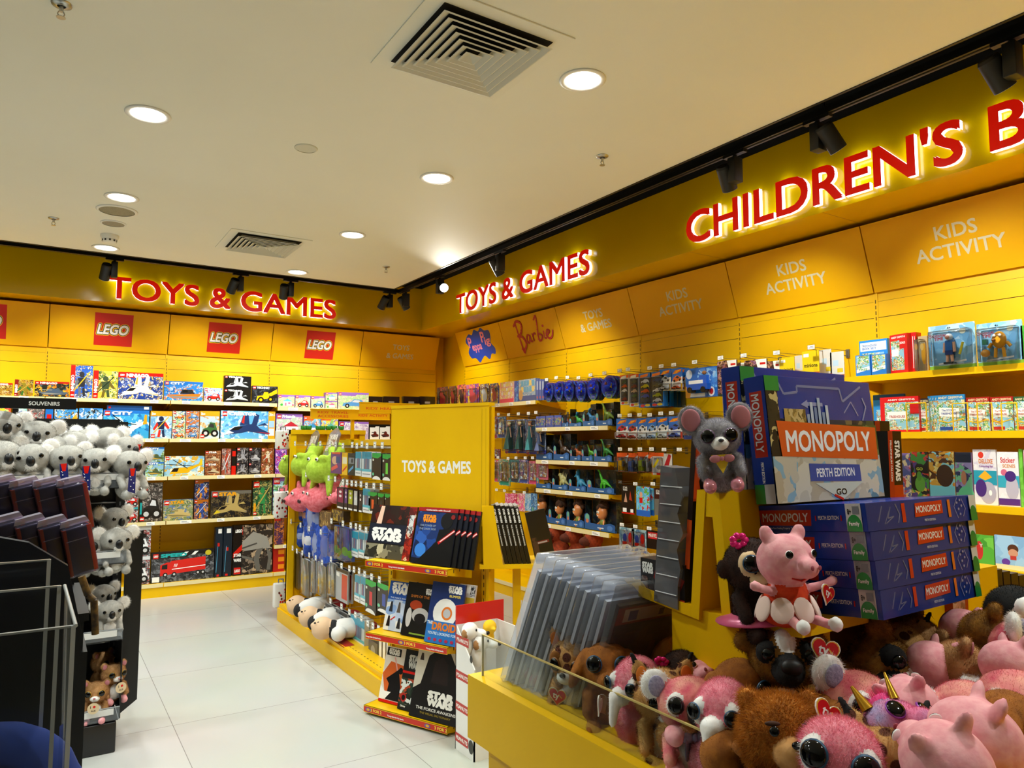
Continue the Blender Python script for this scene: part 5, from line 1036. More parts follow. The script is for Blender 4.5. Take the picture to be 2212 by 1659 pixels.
pack('activity_book', 'blue backed activity book behind the red one', 'book', 'books on the second book shelf', 1885, 1952, 852, 935, lambda a: (a.r(0, 0, 1, 1, hx('2a88d0')), a.r(0, .86, 1, 1, hx('1c4a6a')), a.r(.1, .02, .9, .6, tree)), hx('2a80c8'), X=SX + .05, d=.02, rest=bz2)
pack('activity_book', 'bright red treehouse book standing left on the second book shelf', 'book', 'books on the second book shelf', 1900, 1984, 857, 933, lambda a: (a.r(0, 0, 1, 1, hx('d81c20')), a.r(.12, .06, 1, .84, tree), a.r(.18, .36, .7, .58, W_), a.t('TREEHOUSE', .44, .4, .07, hx('b03028'), fit=.42), a.t('ANDY GRIFFITHS', .56, .89, .05, W_, fit=.7), a.r(.78, .5, 1, .8, hx('c81c20'))), hx('d81c20'), X=SX, d=.02, rest=bz2)
pack('activity_book', 'white book with yellow picture between the red and blue books', 'book', 'books on the second book shelf', 1983, 2006, 861, 932, andy('20202c', 'b03028'), hx('e0e0d8'), X=SX + .02, d=.02, rest=bz2)
for i in range(4):
    pack('activity_book', f'blue topped treehouse book, {ORD[i]} of four fanned behind each other' if i < 3 else 'frontmost blue topped treehouse book of the fan', 'book', 'books on the second book shelf', 2003 + 6*i, 2063 + 7*i, 854 - .4*i, 932, andy('2a88c8'), hx('2a68b0'), X=SX + .03 - .012*i, d=.01, rest=bz2)
pack('activity_book', 'red topped treehouse book right of the blue fan', 'book', 'books on the second book shelf', 2086, 2137, 858, 932, andy('a82018', 'b03028'), hx('b83028'), X=SX, d=.02, rest=bz2)
pack('activity_book', 'second red topped treehouse book', 'book', 'books on the second book shelf', 2138, 2188, 857, 932, andy('a82018', 'b03028'), hx('b83028'), X=SX, d=.02, rest=bz2)
pack('activity_book', 'green topped treehouse book cut by the right picture edge', 'book', 'books on the second book shelf', 2188, 2240, 856, 932, andy('2a5a38', 'b03028'), hx('3a6a48'), X=SX, d=.02, rest=bz2)
for i, (x0, x1) in enumerate(((1957, 2000), (2057, 2090), (2110, 2142), (2162, 2196))):
    a = at_x(x0, 870, SX - .03); b = at_x(x1, 870, SX - .03); z1_ = at_x(x0, 872, SX - .03).z
    mb = MB().tube([(SX - .03, a.y, bz2 + .002), (SX - .03, a.y, z1_), (SX - .03, b.y, z1_), (SX - .03, b.y, bz2 + .002)], .003, yellow, 8)
    tag(mb.build('wire_book_stop', uv=False), f'yellow wire book stop, {ORD[i]} from the left before the treehouse books', 'book stop', 'yellow wire book stops')
def cover(cols, fn=None, scale=12):
    def f(a):
        a.r(0, 0, 1, 1, pk(cols, scale))
        if fn: fn(a)
    return f
cv = ((1938, 1966, 979, '5a5a8a d8a0a8 8a6aa0 c84a40 e8c898', None, 'violet sticker book with a red corner left of the third book shelf'),
      (1966, 2004, 976, '2a2018 4a8a38 c83a28 5a3a78 d8b048', lambda a: (a.e(.5, .34, .3, .16, hx('6a9a38')), a.e(.46, .5, .14, .1, hx('5a8a30')), a.t('GO', .5, .62, .06, hx('d8d040'))), 'dark book with a green shape and red patches'),
      (2005, 2060, 975, 'd89a38 c88028 8ac8d0 5a3018 e8c878', lambda a: (a.r(0, 0, 1, .32, hx('7ac0c8')), a.e(.62, .52, .34, .22, hx('4a2a18')), a.t('D E L', .5, .86, .05, R_)), 'orange book with a big dark round shape over blue water'),
      (2061, 2098, 977, 'a08ab8 c8a0c0 7ab888 8a6a9a 3a3a5a', lambda a: (a.e(.6, .14, .5, .2, hx('6ac08a')), a.r(0, .8, 1, 1, hx('2a2a3a')), a.e(.5, .5, .16, .14, hx('c07a58'))), 'violet and green fairy tale book'),
      (2100, 2151, 971, 'e8e4e8 f0ecf0 d8d0e0', lambda a: (a.e(.35, .9, .12, .06, hx('d83828')), a.t('DELUXE', .55, .75, .08, hx('d87a30'), fit=.6), a.t('Colouring fun', .55, .68, .04, hx('8a4a9a'), fit=.6), a.r(0, .36, 1, .62, hx('2a98b0')), a.p([(.2, .5), (.5, .62), (.8, .5), (.5, .44)], hx('f0b028')), a.e(.6, .22, .34, .2, hx('b8b0c0')), a.e(.3, .3, .24, .16, hx('4a2a78')), a.e(.7, .22, .07, .05, W_)), 'white and turquoise colouring book with violet swirl'),
      (2152, 2199, 976, 'ece8ec f4f0f4', lambda a: (a.t('Sticker', .5, .8, .1, hx('d04a48'), fit=.7), a.t('SCENES', .55, .71, .06, hx('d8883a'), fit=.6), a.e(.3, .62, .15, .06, hx('d86a88')), a.r(0, .34, 1, .56, hx('3aa8c0')), a.e(.66, .34, .3, .22, hx('c0b8c8')), a.e(.6, .55, .26, .1, hx('4a2a78')), a.r(0, .02, 1, .14, hx('5a3080'))), 'white and blue sticker book with violet swirl'),
      (2199, 2208, 970, '6ab838 7ac848', None, 'green book spine by the right picture edge'), (2209, 2240, 972, 'f0d8e0 e8a0b8 f4e8ec', None, 'pale pink book cut by the right picture edge'))
for x0, x1, yt, c, fn, l in cv:
    pack('activity_book', l, 'book', 'books on the third book shelf', x0, x1, yt, 1085, cover(c, fn), hx(c.split()[0]), X=SX, d=.014, rest=bz3, toy=(lambda t, w, h: MB().box(-w/2, w/2, -.006, -.004, 0, h, clear('#f4f8fa', .5, .97)).build('acrylic_stop', t, uv=False)) if x0 < 2100 else None)
for x0, x1, yt, c, fn, l in ((2106, 2146, 1156, '5ab038 78c848 4a9a30', lambda a: (a.e(.2, .5, .2, .3, hx('c83028')), a.t('Y', .3, .6, .12, hx('e8e0d8'))), 'bright green picture book behind the board game stack'),
                           (2147, 2214, 1158, '8ab8e0 a8d0ee 98c4e8', lambda a: (a.e(.6, .62, .18, .14, hx('5a3018')), a.e(.6, .5, .16, .12, hx('d89a78')), a.r(.5, .3, .7, .42, hx('c83a30')), a.e(.35, .22, .14, .1, hx('6a3aa0')), a.r(0, 0, 1, .14, hx('e8e0b0'))), 'pale blue picture book with a brown haired child drawing')):
    pack('picture_book', l, 'book', 'books on the fourth book shelf', x0, x1, yt, 1240, cover(c, fn, 6), hx(c.split()[0]), X=SX, d=.014, rest=bz4)
# ================================================================== gondola in the middle of the shop
GX0, GX1, GY0, GY1 = 1.665, 2.50, 3.92, 6.12
GP = 2.06                       # face of its back panel towards the aisle
t = thing('gondola', 'long yellow double sided gondola with hanging packs in the middle of the floor', 'shelving', (0, 0, 0))
MB().box(GX0, GX1, GY0, GY1, 0, .10, yellow).box(GX0 + .015, GX1, GY0, GY1, .10, .13, yellow).build('base_plinth', t, uv=False)
mb = MB().box(GX0 + .02, GP, GY0, GY1 - .03, .13, .134, yellow)
for i in range(40): mb.box(GX0 + .05, GX0 + .056, GY0 + .05*i, GY0 + .05*i + .02, .134, .1345, seam)
mb.build('base_shelf', t, uv=False)
mb = MB().box(GP, GP + .03, GY0, GY1, .13, 1.43, yellow)
for y in (GY0 + .02, 4.9, 5.5, GY1 - .06):
    mb.box(GP - .01, GP, y, y + .03, .13, 1.43, yellow)
    z = .3
    while z < 1.4: mb.box(GP - .0106, GP - .01, y + .012, y + .017, z, z + .022, seam); z += .05
mb.build('back_panel', t, uv=False)
mb = MB().box(GX0 + .06, 2.38, GY1 - .03, GY1, .13, 1.40, yellow).box(GX0 + .06, GX0 + .11, GY1 - .05, GY1, .13, 1.557, yellow).box(2.33, 2.38, GY1 - .05, GY1, .13, 1.557, yellow).box(GX0 + .06, 2.38, GY1 - .06, GY1 + .0, 1.52, 1.557, yellow).box(GX0 + .11, 2.33, GY1 - .012, GY1, 1.40, 1.52, yellow_panel).box(2.04, 2.06, GY1 - .05, GY1, 1.40, 1.52, yellow)
mb.build('end_frame', t, uv=False)
mb = MB().box(1.98, 2.14, GY0 + .1, 5.75, 1.43, 1.452, yellow).box(1.98, 2.0, GY0 + .1, 5.75, 1.452, 1.47, yellow)
mb.build('top_rail', t, uv=False)
# category sign on a post
t = thing('aisle_sign', "yellow aisle sign reading KIDS' TRAVEL ACCESSORIES on a post of the gondola", 'sign', (0, 0, 0))
sy = 5.3; sx = at_y(762, 930, sy).x
MB().box(sx - .012, sx + .012, sy, sy + .02, 1.47, 1.655, yellow).box(sx - .04, sx + .04, sy - .02, sy + .04, 1.47, 1.478, yellow).build('post', t, uv=False)
orange_ink = mat('#d8480c', .4)
for x0, x1, yt, yb, lines in ((672, 842, 884, 903, (("KIDS' TRAVEL", .27, .56), ('ACCESSORIES', .27, .12), ("KIDS' ACTIVITY", .78, .3))), (778, 905, 870, 890, (("KIDS' HEADPHONES", .5, .3),))):
    y = sy - .02 if x0 < 700 else sy - .3
    a = at_y(x0, yt, y); b = at_y(x1, yt + 2, y); zb_ = at_y(x0, yb, y).z; w_, h_ = b.x - a.x, a.z - zb_
    if x0 > 700: t = thing('aisle_sign', "yellow aisle sign reading KIDS' HEADPHONES, half hidden by the tall sign board", 'sign'); MB().box(b.x - .1, b.x - .07, y + .002, y + .02, 1.47, a.z, yellow).build('post', t, uv=False)
    M = Matrix.Translation(((a.x + b.x)/2, y, zb_)); MB().box(-w_/2, w_/2, 0, .016, 0, h_, yellow_panel, M).box(-w_/2 - .003, w_/2 + .003, -.004, .02, h_, h_ + .006, yellow, M).box(-w_/2 - .003, w_/2 + .003, -.004, .02, -.006, 0, yellow, M).build('board', t, uv=False)
    A = Art(w_, h_, 0, M=M)
    for s_, x, z in lines: A.t(s_, x, z, .3, orange_ink, bold=.02, fit=.38 if len(lines) > 1 else .8)
    A.mb.build('lettering', t, uv=False)

# goods on its hooks -------------------------------------------------------
GF = 1.80
def ghook(px, py, i, r_): 
    p = at_x(px, py, GF - .05)
    t = thing('display_hook', f'price tagged hook, {ORD[i]} from the far end in the {ORD[r_]} gondola hook row', 'hook', (GF - .05, p.y, p.z), group=f'gondola hooks row {r_ + 1}')
    MB().tube([(GP - GF + .04, 0, -.02), (0, 0, -.012), (-.004, 0, .004)], .0022, wire, 6).build('wire_arm', t, uv=False)
    MB().box(-.008, -.006, -.020, .020, -.02, .02, mat('#c8ccd0', .3)).box(-.009, -.008, -.016, .016, -.013, .013, ticket).box(-.0093, -.009, -.011, .011, -.002, .004, mat('#7a7a78')).build('price_label', t, uv=False)
for r_, pts in enumerate(([(639, 958), (662, 958), (694, 958), (715, 960), (727, 960), (743, 963), (763, 961), (773, 963), (784, 960), (795, 963), (812, 961), (828, 962)],
    [(663, 1025), (712, 1033), (726, 1035), (743, 1041), (752, 1042), (762, 1044), (771, 1045), (782, 1046), (794, 1049), (810, 1050), (826, 1051)],
    [(630, 1126), (651, 1134), (670, 1142), (695, 1149), (718, 1125), (743, 1131), (760, 1135), (771, 1137), (780, 1140), (793, 1145)],
    [(622, 1177), (634, 1184), (643, 1190), (655, 1194), (670, 1199), (684, 1205), (698, 1215), (717, 1208), (740, 1222), (757, 1228), (767, 1230), (778, 1233), (790, 1240), (805, 1246), (822, 1252)],
    [(716, 1298), (740, 1310), (757, 1322), (770, 1328), (783, 1335), (797, 1346), (808, 1352), (820, 1358)])):
    for i, (px, py) in enumerate(pts): ghook(px, py, i, r_)
def gpack(label, x0, x1, yt, yb, art, body, d=.02, toy=None, name='accessory_pack', group='packs on the gondola', X=GF, behind=1, sp=.03, bl=None, shape=None):
    t = pack(name, label, 'accessory pack', group, x0, x1, yt, yb, art, body, X=X, d=d, toy=toy, shape=shape)
    for i in range(behind):
        c = copy_tree(t); c.matrix_world = Matrix.Translation((max(sp, d + .004)*(i+1), 0, 0)) @ t.matrix_world; c['label'] = 'second pack right behind the ' + ' '.join(label.split()[:11])
    return t
def teal(a): a.r(0, 0, 1, 1, hx('c8d4d8')); a.r(0, .72, 1, 1, hx('2a98b8')); a.r(.2, .3, .8, .72, hx('6a7a90')); a.line([(.4, .34), (.46, .74)], .03, hx('c83a28')); a.line([(.62, .34), (.58, .74)], .03, hx('3a4a90')); a.r(0, 0, 1, .3, hx('e8eaea')); a.r(0, .22, 1, .32, hx('58b8cc')); a.r(.1, .1, .9, .14, hx('9a9a9a'))
def greenp(c): return lambda a: (a.r(0, 0, 1, 1, hx('15181a')), a.p([(0, .84), (.6, .8), (1, .9), (1, 1), (0, 1)], hx('1cb04a')), a.r(.4, .24, .66, .66, hx(c)), a.r(.06, .7, .2, .78, hx('d8e4dc')), a.e(.5, .0, .44, .13, W_, 14, 0, 180), a.e(.14, .2, .1, .06, hx('6ad0a0')))
def greyp(c): return lambda a: (a.r(0, 0, 1, 1, hx('a8acb0')), a.r(.5, .1, .95, .86, hx(c)), a.r(0, .9, 1, 1, hx('1a1a1c')), a.r(.04, .74, .3, .86, W_))
def maroon(c): return lambda a: (a.r(0, 0, 1, 1, hx('1c1a1c')), a.r(.1, .3, .9, .96, hx(c)), a.e(.5, .8, .2, .06, hx('e8e0e0')), a.e(.5, .6, .2, .06, hx('e8e0e0')), a.r(.1, .02, .9, .1, W_))
gpack('purple luggage strap card on the gondola top row', 715, 738, 977, 1023, lambda a: (a.r(0, 0, 1, 1, hx('6a2a7a')), a.e(.4, .62, .3, .2, hx('d8a890')), a.r(.5, .5, .9, .8, hx('2a3a7a')), a.p([(.1, .1), (.7, .3), (.6, .44), (.05, .26)], hx('e84a5a')), a.r(.1, .92, .9, 1, hx('e85a28'))), hx('6a2a7a'), .006)
gpack('yellow luggage tag card on the gondola top row', 739, 751, 978, 1026, lambda a: (a.r(0, 0, 1, 1, hx('f0c010')), a.r(.1, .5, .9, .8, hx('e8e0c0')), a.p([(.1, .1), (.9, .34), (.9, .44), (.1, .2)], hx('d83a20'))), hx('f0c010'), .006)
gpack('black luggage tag card on the gondola top row', 752, 767, 979, 1027, lambda a: (a.r(0, 0, 1, 1, hx('14181e')), a.r(.1, .52, .9, .8, hx('7a8088')), a.e(.6, .66, .14, .1, hx('1a1a30')), a.p([(.1, .1), (.8, .34), (.8, .46), (.1, .22)], hx('4a9ad0'))), hx('14181e'), .006)
for i, (x0, x1, yt, yb) in enumerate(((768, 781, 976, 1028), (782, 803, 976, 1031), (784, 800, 1056, 1108), (760, 774, 1148, 1203), (775, 787, 1150, 1205), (788, 798, 1152, 1208), (766, 778, 1243, 1300), (779, 790, 1246, 1306), (757, 788, 1334, 1398))):
    gpack(f'teal topped cable box on the gondola, {ORD[i]} counting down the rows', x0, x1, yt, yb, teal, hx('c8ccce'), .03, group='teal topped cable boxes')
gc = ('15181a', '6ad04a', 'e05a28', '2a3a3a', '1a2024', 'd01c28', '2a4aa8')
for i, (x0, x1, yt, yb) in enumerate(((804, 824, 979, 1036), (826, 845, 981, 1038), (795, 815, 1063, 1110), (816, 830, 1066, 1110), (831, 843, 1067, 1110), (789, 813, 1254, 1325), (815, 843, 1262, 1325))):
    gpack(f'black and bright green earphone box on the gondola, {ORD[i]} counting down the rows', x0, x1, yt, yb, greenp(gc[i]), hx('1a1c1e'), .03, group='black and green boxes')
for i, (x0, x1, c) in enumerate(((728, 743, '8a2a48'), (744, 751, '5a3a7a'), (752, 763, 'a8b02a'), (764, 773, 'd0d4d4'), (775, 783, '2a2a30'))):
    gpack(f'slim {("maroon", "violet", "yellow green", "silver", "black")[i]} pen pack in the second gondola row', x0, x1, 1053 + 2*i, 1099 + 2*i, maroon(c), hx('1c1a1c'), .01, group='slim pen packs')
for i, (x0, x1, yt, yb, c) in enumerate(((726, 752, 1230, 1300, 'c83a20'), (703, 724, 1308, 1384, '2a4aa8'), (725, 750, 1321, 1398, '5a5c60'))):
    gpack(f'grey backed tablet case on the gondola, {("with red edge in the fifth row", "left of two in the lowest row", "right of two in the lowest row")[i]}', x0, x1, yt, yb, greyp(c), hx('9a9ea2'), .012, group='grey tablet cases')
gpack('grey boxed phone case hanging lowest beside the sticker shelves', 796, 816, 1386, 1438, lambda a: (a.r(0, 0, 1, 1, hx('5a5c5e')), a.e(.5, .6, .24, .24, hx('9a9a9c')), a.r(.06, .04, .94, .34, hx('c0c2c4')), a.t('RUGGED', .5, .24, .08, K_, fit=.7)), hx('4a4c4e'), .03)
for i in range(3): gpack(f'white and black cable card, {ORD[i]} from the left under the middle book shelf', 817 + 8*i, 824 + 8*i, 1384, 1438 + 3*i, lambda a: (a.r(0, 0, 1, 1, W_), a.r(.0, 0, .3, 1, hx('22303a'))), hx('dcdee0'), .006, behind=0, group='white cable cards')
# long bags in the fifth row
for i, (x0, x1, yt, yb, c, l) in enumerate(((621, 634, 1188, 1268, 'd8c8c8 a86a70 e8e0e0 8a7a80', 'pinkish clear bag'), (635, 650, 1192, 1272, 'b8a8a8 d8d0d0 6a5a60 c89a90', 'grey pink clear bag'), (651, 672, 1208, 1288, 'e8ecf0 d0d8e0 e0d8b8 f4f4f4', 'white and cream clear bag'), (673, 684, 1206, 1282, 'e0e4ea 2a3a80 c8ccd8 9aa8c8', 'white and navy clear bag'), (687, 709, 1214, 1288, 'e8e4d8 d8c070 f0ece4 b8a878', 'cream yellow clear bag'), (710, 726, 1216, 1288, 'c8c4b8 8a8a88 e8e4da 5a5a60', 'grey clear bag'))):
    gpack(f'long {l} of folded cloth in the fifth gondola row', x0, x1, yt, yb, lambda a, q=c: a.r(.03, .03, .97, .95, pk(q, 22)), hx(c.split()[0]), .014, group='long clear bags', toy=lambda t, w, h: shell(t, w, h, 0, 1, 0, 1, .012), shape=[(.08, 0), (.92, .02), (1, .1), (1, .96), (.6, 1), (.4, 1), (0, .96), (0, .06)])

# plush neck pillows in bags: ring with a head ----------------------------------
def pillow(label, x0, x1, yt, yb, ms, group, kind='frog', proto={}):
    m, m2 = ms; xm = (x0+x1)/2; a = at_x(x0, (yt+yb)/2, GF); b = at_x(x1, (yt+yb)/2, GF); z0 = at_x(xm, yb, GF).z; z1 = at_x(xm, yt, GF).z
    s = max(a.y - b.y, (z1 - z0)*.8)*(.78 if kind != 'roll' else .9)
    t = thing('neck_pillow', label, 'plush pillow', group=group); t.matrix_world = Matrix.Translation((GF + .05, (a.y+b.y)/2, (z0+z1)/2)) @ RZ
    if kind not in proto:
        P = []
        if kind in ('frog', 'pig'):
            for i in range(9):
                q = math.radians(-60 + 300*i/8); P.append((m, (math.cos(q + .6)*.30, .08 + .12*math.sin(q), .02 + .26*math.sin(q + .6)), .17))
            P += [(m, (0, -.16, -.12), (.36, .26, .26))]
            if kind == 'frog': P += [(m, (q*.22, -.2, .12), (.1, .09, .08)) for q in (-1, 1)] + [(m, (q*.34, -.1, -.3), (q*.42, -.14, -.56), .09, .06) for q in (-1, 1)]
            else: P += [(m, (0, -.42, -.14), (.13, .1, .1)), (m, (-.24, -.12, .16), (.08, .06, .12), (0, -30, 0)), (m, (.24, -.12, .16), (.08, .06, .12), (0, 30, 0))]
        else:
            for i in range(12):
                q = math.radians(i*30); P.append((m if i % 4 else m2, (math.cos(q)*.3, .0, math.sin(q)*.32), (.2, .2, .2)))
            P.append((m2, (0, -.1, 0), (.25, .14, .28)))
        proto[kind] = blob(P, .035, 4)
        proto[kind].mats = list(proto[kind].mats)
    src = proto[kind]; mb = MB(); mb.__dict__.update({k: (list(v) if isinstance(v, list) else v) for k, v in src.__dict__.items()}); mb.v = [(x*s, y*s, z*s) for x, y, z in src.v]
    o = mb.build('cushion', t, None, (0, 0, rnd.uniform(-.3, .3)), uv=False)
    if kind in ('frog', 'pig'):
        ee = ((-.2, -.31, .1), (.2, -.31, .1)) if kind == 'frog' else ((-.17, -.39, .02), (.17, -.39, .02))
        for c in ee: MB().ball([q*s for q in c], (.05*s, .025*s, .036*s), W_).ball((c[0]*s, (c[1] - .016)*s, c[2]*s), (.04*s, .018*s, .022*s), hx('20242c')).build('eye', o, uv=False)
        if kind == 'pig': [MB().ball((q*.06*s, -.52*s, -.14*s), (.03*s, .02*s, .04*s), hx('3a1c20')).build('nostril', o, uv=False) for q in (-1, 1)]
    M2 = Matrix.Rotation(-.3, 4, 'X')
    MB().prism([(-.34*s, .1*s), (.34*s, .1*s), (.30*s, .62*s), (.05*s, .74*s), (-.05*s, .74*s), (-.30*s, .62*s)], -.05*s, -.02*s, clear('#e8e4e0', .8, .9, 'clear_bag', .12), M2).build('clear_bag', t, uv=False)
    A = Art(.5*s, .34*s, -.055*s, M=M2 @ Matrix.Translation((0, 0, .26*s))); A.r(0, 0, 1, 1, pk('d8d0c8 8a5a48 b8c0a0 e8e4e0 6a4a40', 20)); A.mb.build('header_card', t)
frog = textured('#9cbc2a', '#b0d040', 50, .9, .25, 3, 'lime_plush'); pigm = textured('#e0606c', '#f08490', 50, .9, .25, 3, 'coral_plush'); bluem = textured('#1a3a9a', '#2a58c0', 40, .8, .25, 3, 'blue_plush'); pict = pk('d8d8e0 5a6ab0 e8e0d8 a87a68 8a9ac8', 20)
for i, b in enumerate(((610, 640, 966, 1032), (637, 672, 962, 1028), (672, 717, 962, 1044))): pillow(f'lime green frog neck pillow in the gondola top row, {ORD[i]} from the far end', *b, (frog, frog), 'green frog neck pillows', 'frog')
for i, b in enumerate(((609, 640, 1034, 1084), (634, 674, 1038, 1094), (667, 710, 1038, 1096), (709, 731, 1046, 1094))): pillow(f'coral pink pig neck pillow in the second gondola row, {ORD[i]} from the far end', *b, (pigm, pigm), 'pink pig neck pillows', 'pig')
for i, b in enumerate(((627, 645, 1092, 1122), (643, 660, 1096, 1128), (657, 691, 1098, 1136), (630, 648, 1140, 1172), (645, 672, 1143, 1186), (667, 699, 1152, 1194), (686, 722, 1158, 1202))): pillow(f'blue rolled travel blanket in a printed bag, {ORD[i]} counting down the gondola', *b, (bluem, pict), 'blue travel blankets', 'roll')
gpack('brown and gold bagged travel blanket in the third gondola row', 689, 716, 1104, 1140, lambda a: a.r(0, 0, 1, 1, pk('6a5030 a88448 3a2c1c c8a868', 14)), hx('6a5030'), .06, behind=0)
gpack('dark bagged cloth under the pen packs of the gondola', 717, 742, 1102, 1126, lambda a: a.r(0, 0, 1, 1, pk('3a2c24 8a6a28 5a4a40 c8a838', 14)), hx('3a2c24'), .05, behind=0)
for i, (x0, x1) in enumerate(((722, 738), (738, 762))):
    gpack(f'clear bag with a {("dark blue", "bright blue")[i]} plush cushion and green ears beside the teal boxes', x0, x1, 1136 + 4*i, 1204 + 6*i, lambda a: (a.e(.5, .56, .42, .42, bluem), a.e(.34, .24, .3, .14, hx('8ac83a')), a.e(.8, .2, .24, .12, hx('8ac83a'))), hx('3a58a8'), .02, behind=0, toy=lambda t, w, h: shell(t, w, h, 0, 1, 0, 1, .05), group='blue cushions in clear bags')
# plush dolls lying on the base shelf
beige = mat('#e0bc98', .8); whp = mat('#e6e4e0', .9); blp = mat('#1c1a1c', .9); rdp = mat('#8a1c1c', .9)
for i, (px, py) in enumerate(((641, 1310), (668, 1335), (697, 1360))):
    p = at_z(px, py, .20); t = thing('plush_doll', f'beige headed plush doll lying on the gondola base, {ORD[i]} from the far end', 'plush toy', (p.x, p.y, .134), (0, 0, -.5), 'plush dolls on the gondola base')
    o = blob([(whp, (.16, .02, .07), (.12, .08, .065)), (blp, (.07, .0, .07), (.04, .06, .06)), (whp, (.12, -.09, .06), (.05, .06, .05)), (rdp, (.3, .04, .06), (.07, .07, .05)), (beige, (0, 0, .075), (.075, .078, .075)), (beige, (-.06, -.02, .1), (.02, .02, .02))], .009, 3).build('body', t, uv=False)
    e = MB(); [e.ball((-.03 + .01*q, -.055 + .04*q*.2, .125), (.008, .006, .006), K_) for q in (-1, 1)]; e.build('face', o, uv=False)
for i, (px, py) in enumerate(((655, 1318), (687, 1345))):
    p = at_z(px, py, .2); t = thing('plush_doll', f'plush doll with its white back up between the beige heads, {("far", "near")[i]} one', 'plush toy', (p.x + .06, p.y, .134), (0, 0, -.4), 'plush dolls on the gondola base')
    blob([(whp, (0, 0, .075), (.1, .06, .07)), (blp, (-.09, 0, .06), (.04, .05, .05)), (blp, (.12, .02, .05), (.08, .05, .045))], .009, 3).build('body', t, uv=False)
mb = MB().add([(GX0 + .012, at_z(612, 1322, .13).y, .1335), (GX0 + .09, at_z(640, 1322, .13).y, .1362), (GX0 + .09, 4.6, .1362), (GX0 + .012, 4.6, .1335)], [(3, 2, 1, 0)], hx('b01c1c'))
o = tag(mb.build('shelf_strip', uv=False), 'red printed paper strip along the front of the gondola base shelf', 'shelf strip')
# spotted bags hanging on the far end of the gondola
for i, (px, py, hh) in enumerate(((606, 1285, .2), (608, 1090, .22), (611, 950, .16))):
    p = at_y(px, py, 6.2)
    t = thing('spotted_bag', f'white bag with red spots hanging at the far end of the gondola, {("lowest", "middle", "topmost")[i]}', 'toy bag', (p.x, 6.2, p.z), group='spotted bags at the gondola end')
    mb = MB().rbox(-.06, .06, -.03, .03, -hh/2, hh/2, whp, .012); r2 = random.Random(i)
    for k in range(14): mb.ball((r2.uniform(-.045, .045), -.03, r2.uniform(-hh*.45, hh*.3)), (.008, .003, .01), R_ if k % 2 else hx('6a2018'), n=8, k=6)
    mb.tube([(-.02, 0, hh/2), (-.02, 0, hh/2 + .03), (.02, 0, hh/2 + .03), (.02, 0, hh/2)], .005, hx('7a7c80'), 6).build('bag', t, uv=False)
    mb = MB().tube([(0, .02, hh/2 + .028), (0, -.075, hh/2 + .028)], .003, wire, 6); mb.build('hook', t, uv=False)

# ================================================================== tall sign tower with book shelves, turned towards the aisle
TL = Vector((1.686, 3.90, 0)); TW = .695
MT = Matrix.Translation(TL) @ Matrix.Rotation(-math.radians(66), 4, 'Z')
MTi = MT.inverted()
def onT(px, py, y):
    """point of the picture on the tower plane y, in tower coordinates"""
    o = MTi @ EYE; d = MTi.to_3x3() @ ray(px, py); k = (y - o.y)/d.y; return o + d*k
t = thing('sign_tower', 'tall yellow book tower with white TOYS & GAMES lettering and sloping shelves', 'display stand'); t.matrix_world = MT
mb = MB().box(0, TW, 0, .02, .78, 1.645, yellow).box(0, TW, -.004, .05, 1.645, 1.662, yellow).box(0, .004, 0, .05, .0, 1.645, yellow).box(TW - .045, TW, -.003, .05, 0, 1.64, yellow).box(0, .03, -.003, .05, 0, .9, yellow).box(.03, TW - .04, .02, .04, 0, .78, yellow)
mb.box(TW - .0455, TW - .045, -.0034, 0, .0, 1.63, seam).box(TW - .02, TW - .0195, -.0034, 0, .0, 1.63, seam)
for x in (.018, TW - .033):
    z = .1
    while z < .95: mb.box(x, x + .005, -.0036, -.003, z, z + .022, seam); z += .04
mb.build('board', t, uv=False)
A = Art(TW, .2, 0, M=Matrix.Translation((TW/2, 0, 1.165))); q0, q1 = onT(868, 1008, 0), onT(1017, 1008, 0)
A.M = Matrix.Translation(((q0.x + q1.x)/2, 0, q0.z - .028)); A.t('TOYS & GAMES', .5, 0, .33, W_, bold=.04, fit=(q1.x - q0.x)/TW); A.mb.build('lettering', t, uv=False)
MB().box(.03, TW, 0, .13, 0, .09, yellow).build('base', t, uv=False)
SHY = -.215
tz_ = []
for i, (px, py) in enumerate(((789, 1209), (790, 1365), (785.7, 1522.3))):
    p = onT(px, py, SHY); z = p.z; tz_.append(z); x0 = p.x; x1 = onT(966, 1230 + 160*i, SHY).x
    sh = MB().box(x0 + .0, x1, SHY, -.004, z - .006, z, yellow).box(x0, x1, SHY, SHY + .004, z - .034, z, yellow)
    for xx in (x0, x1 - .003): sh.prism([(SHY, z), (-.004, z), (-.004, z - .075), (SHY, z - .03)], xx, xx + .003, yellow, Matrix.Rotation(math.pi/2, 4, 'Z') @ Matrix.Scale(-1, 4, (0, 1, 0)))
    for yy in (SHY + .05, SHY + .1, SHY + .16): sh.box(x1 + .0001, x1 + .0006, yy, yy + .006, z - .024, z - .008, seam)
    so = sh.build('shelf', t, uv=False)
    w_ = x1 - x0; A = Art(w_, .032, SHY - .0005, M=Matrix.Translation(((x0+x1)/2, 0, z - .034))); A.r(0, 0, 1, 1, hx('e8b818')); A.r(.003, .08, .997, .92, hx('c82a14'))
    if i == 1: tx = ((.0, 0), (.56, 1), (.76, 0)); st = .47
    else: tx = ((.16, 1), (.3, 0), (.93, 1))
    for f, big in tx: A.t('3 FOR 2' if big else 'Young Adult & Kids Books', f, .3, .46 if big else .24, hx('f8d848') if big else W_, 'c' if big else 'l', .04, fit=.14 if big else .2)
    for f in ((.06, .78) if i != 1 else (.455,)): A.e(f, .5, .035, .32, hx('6a5a98')); A.e(f, .5, .02, .2, hx('e8a828'))
    A.mb.build('offer_strip', so, uv=False)
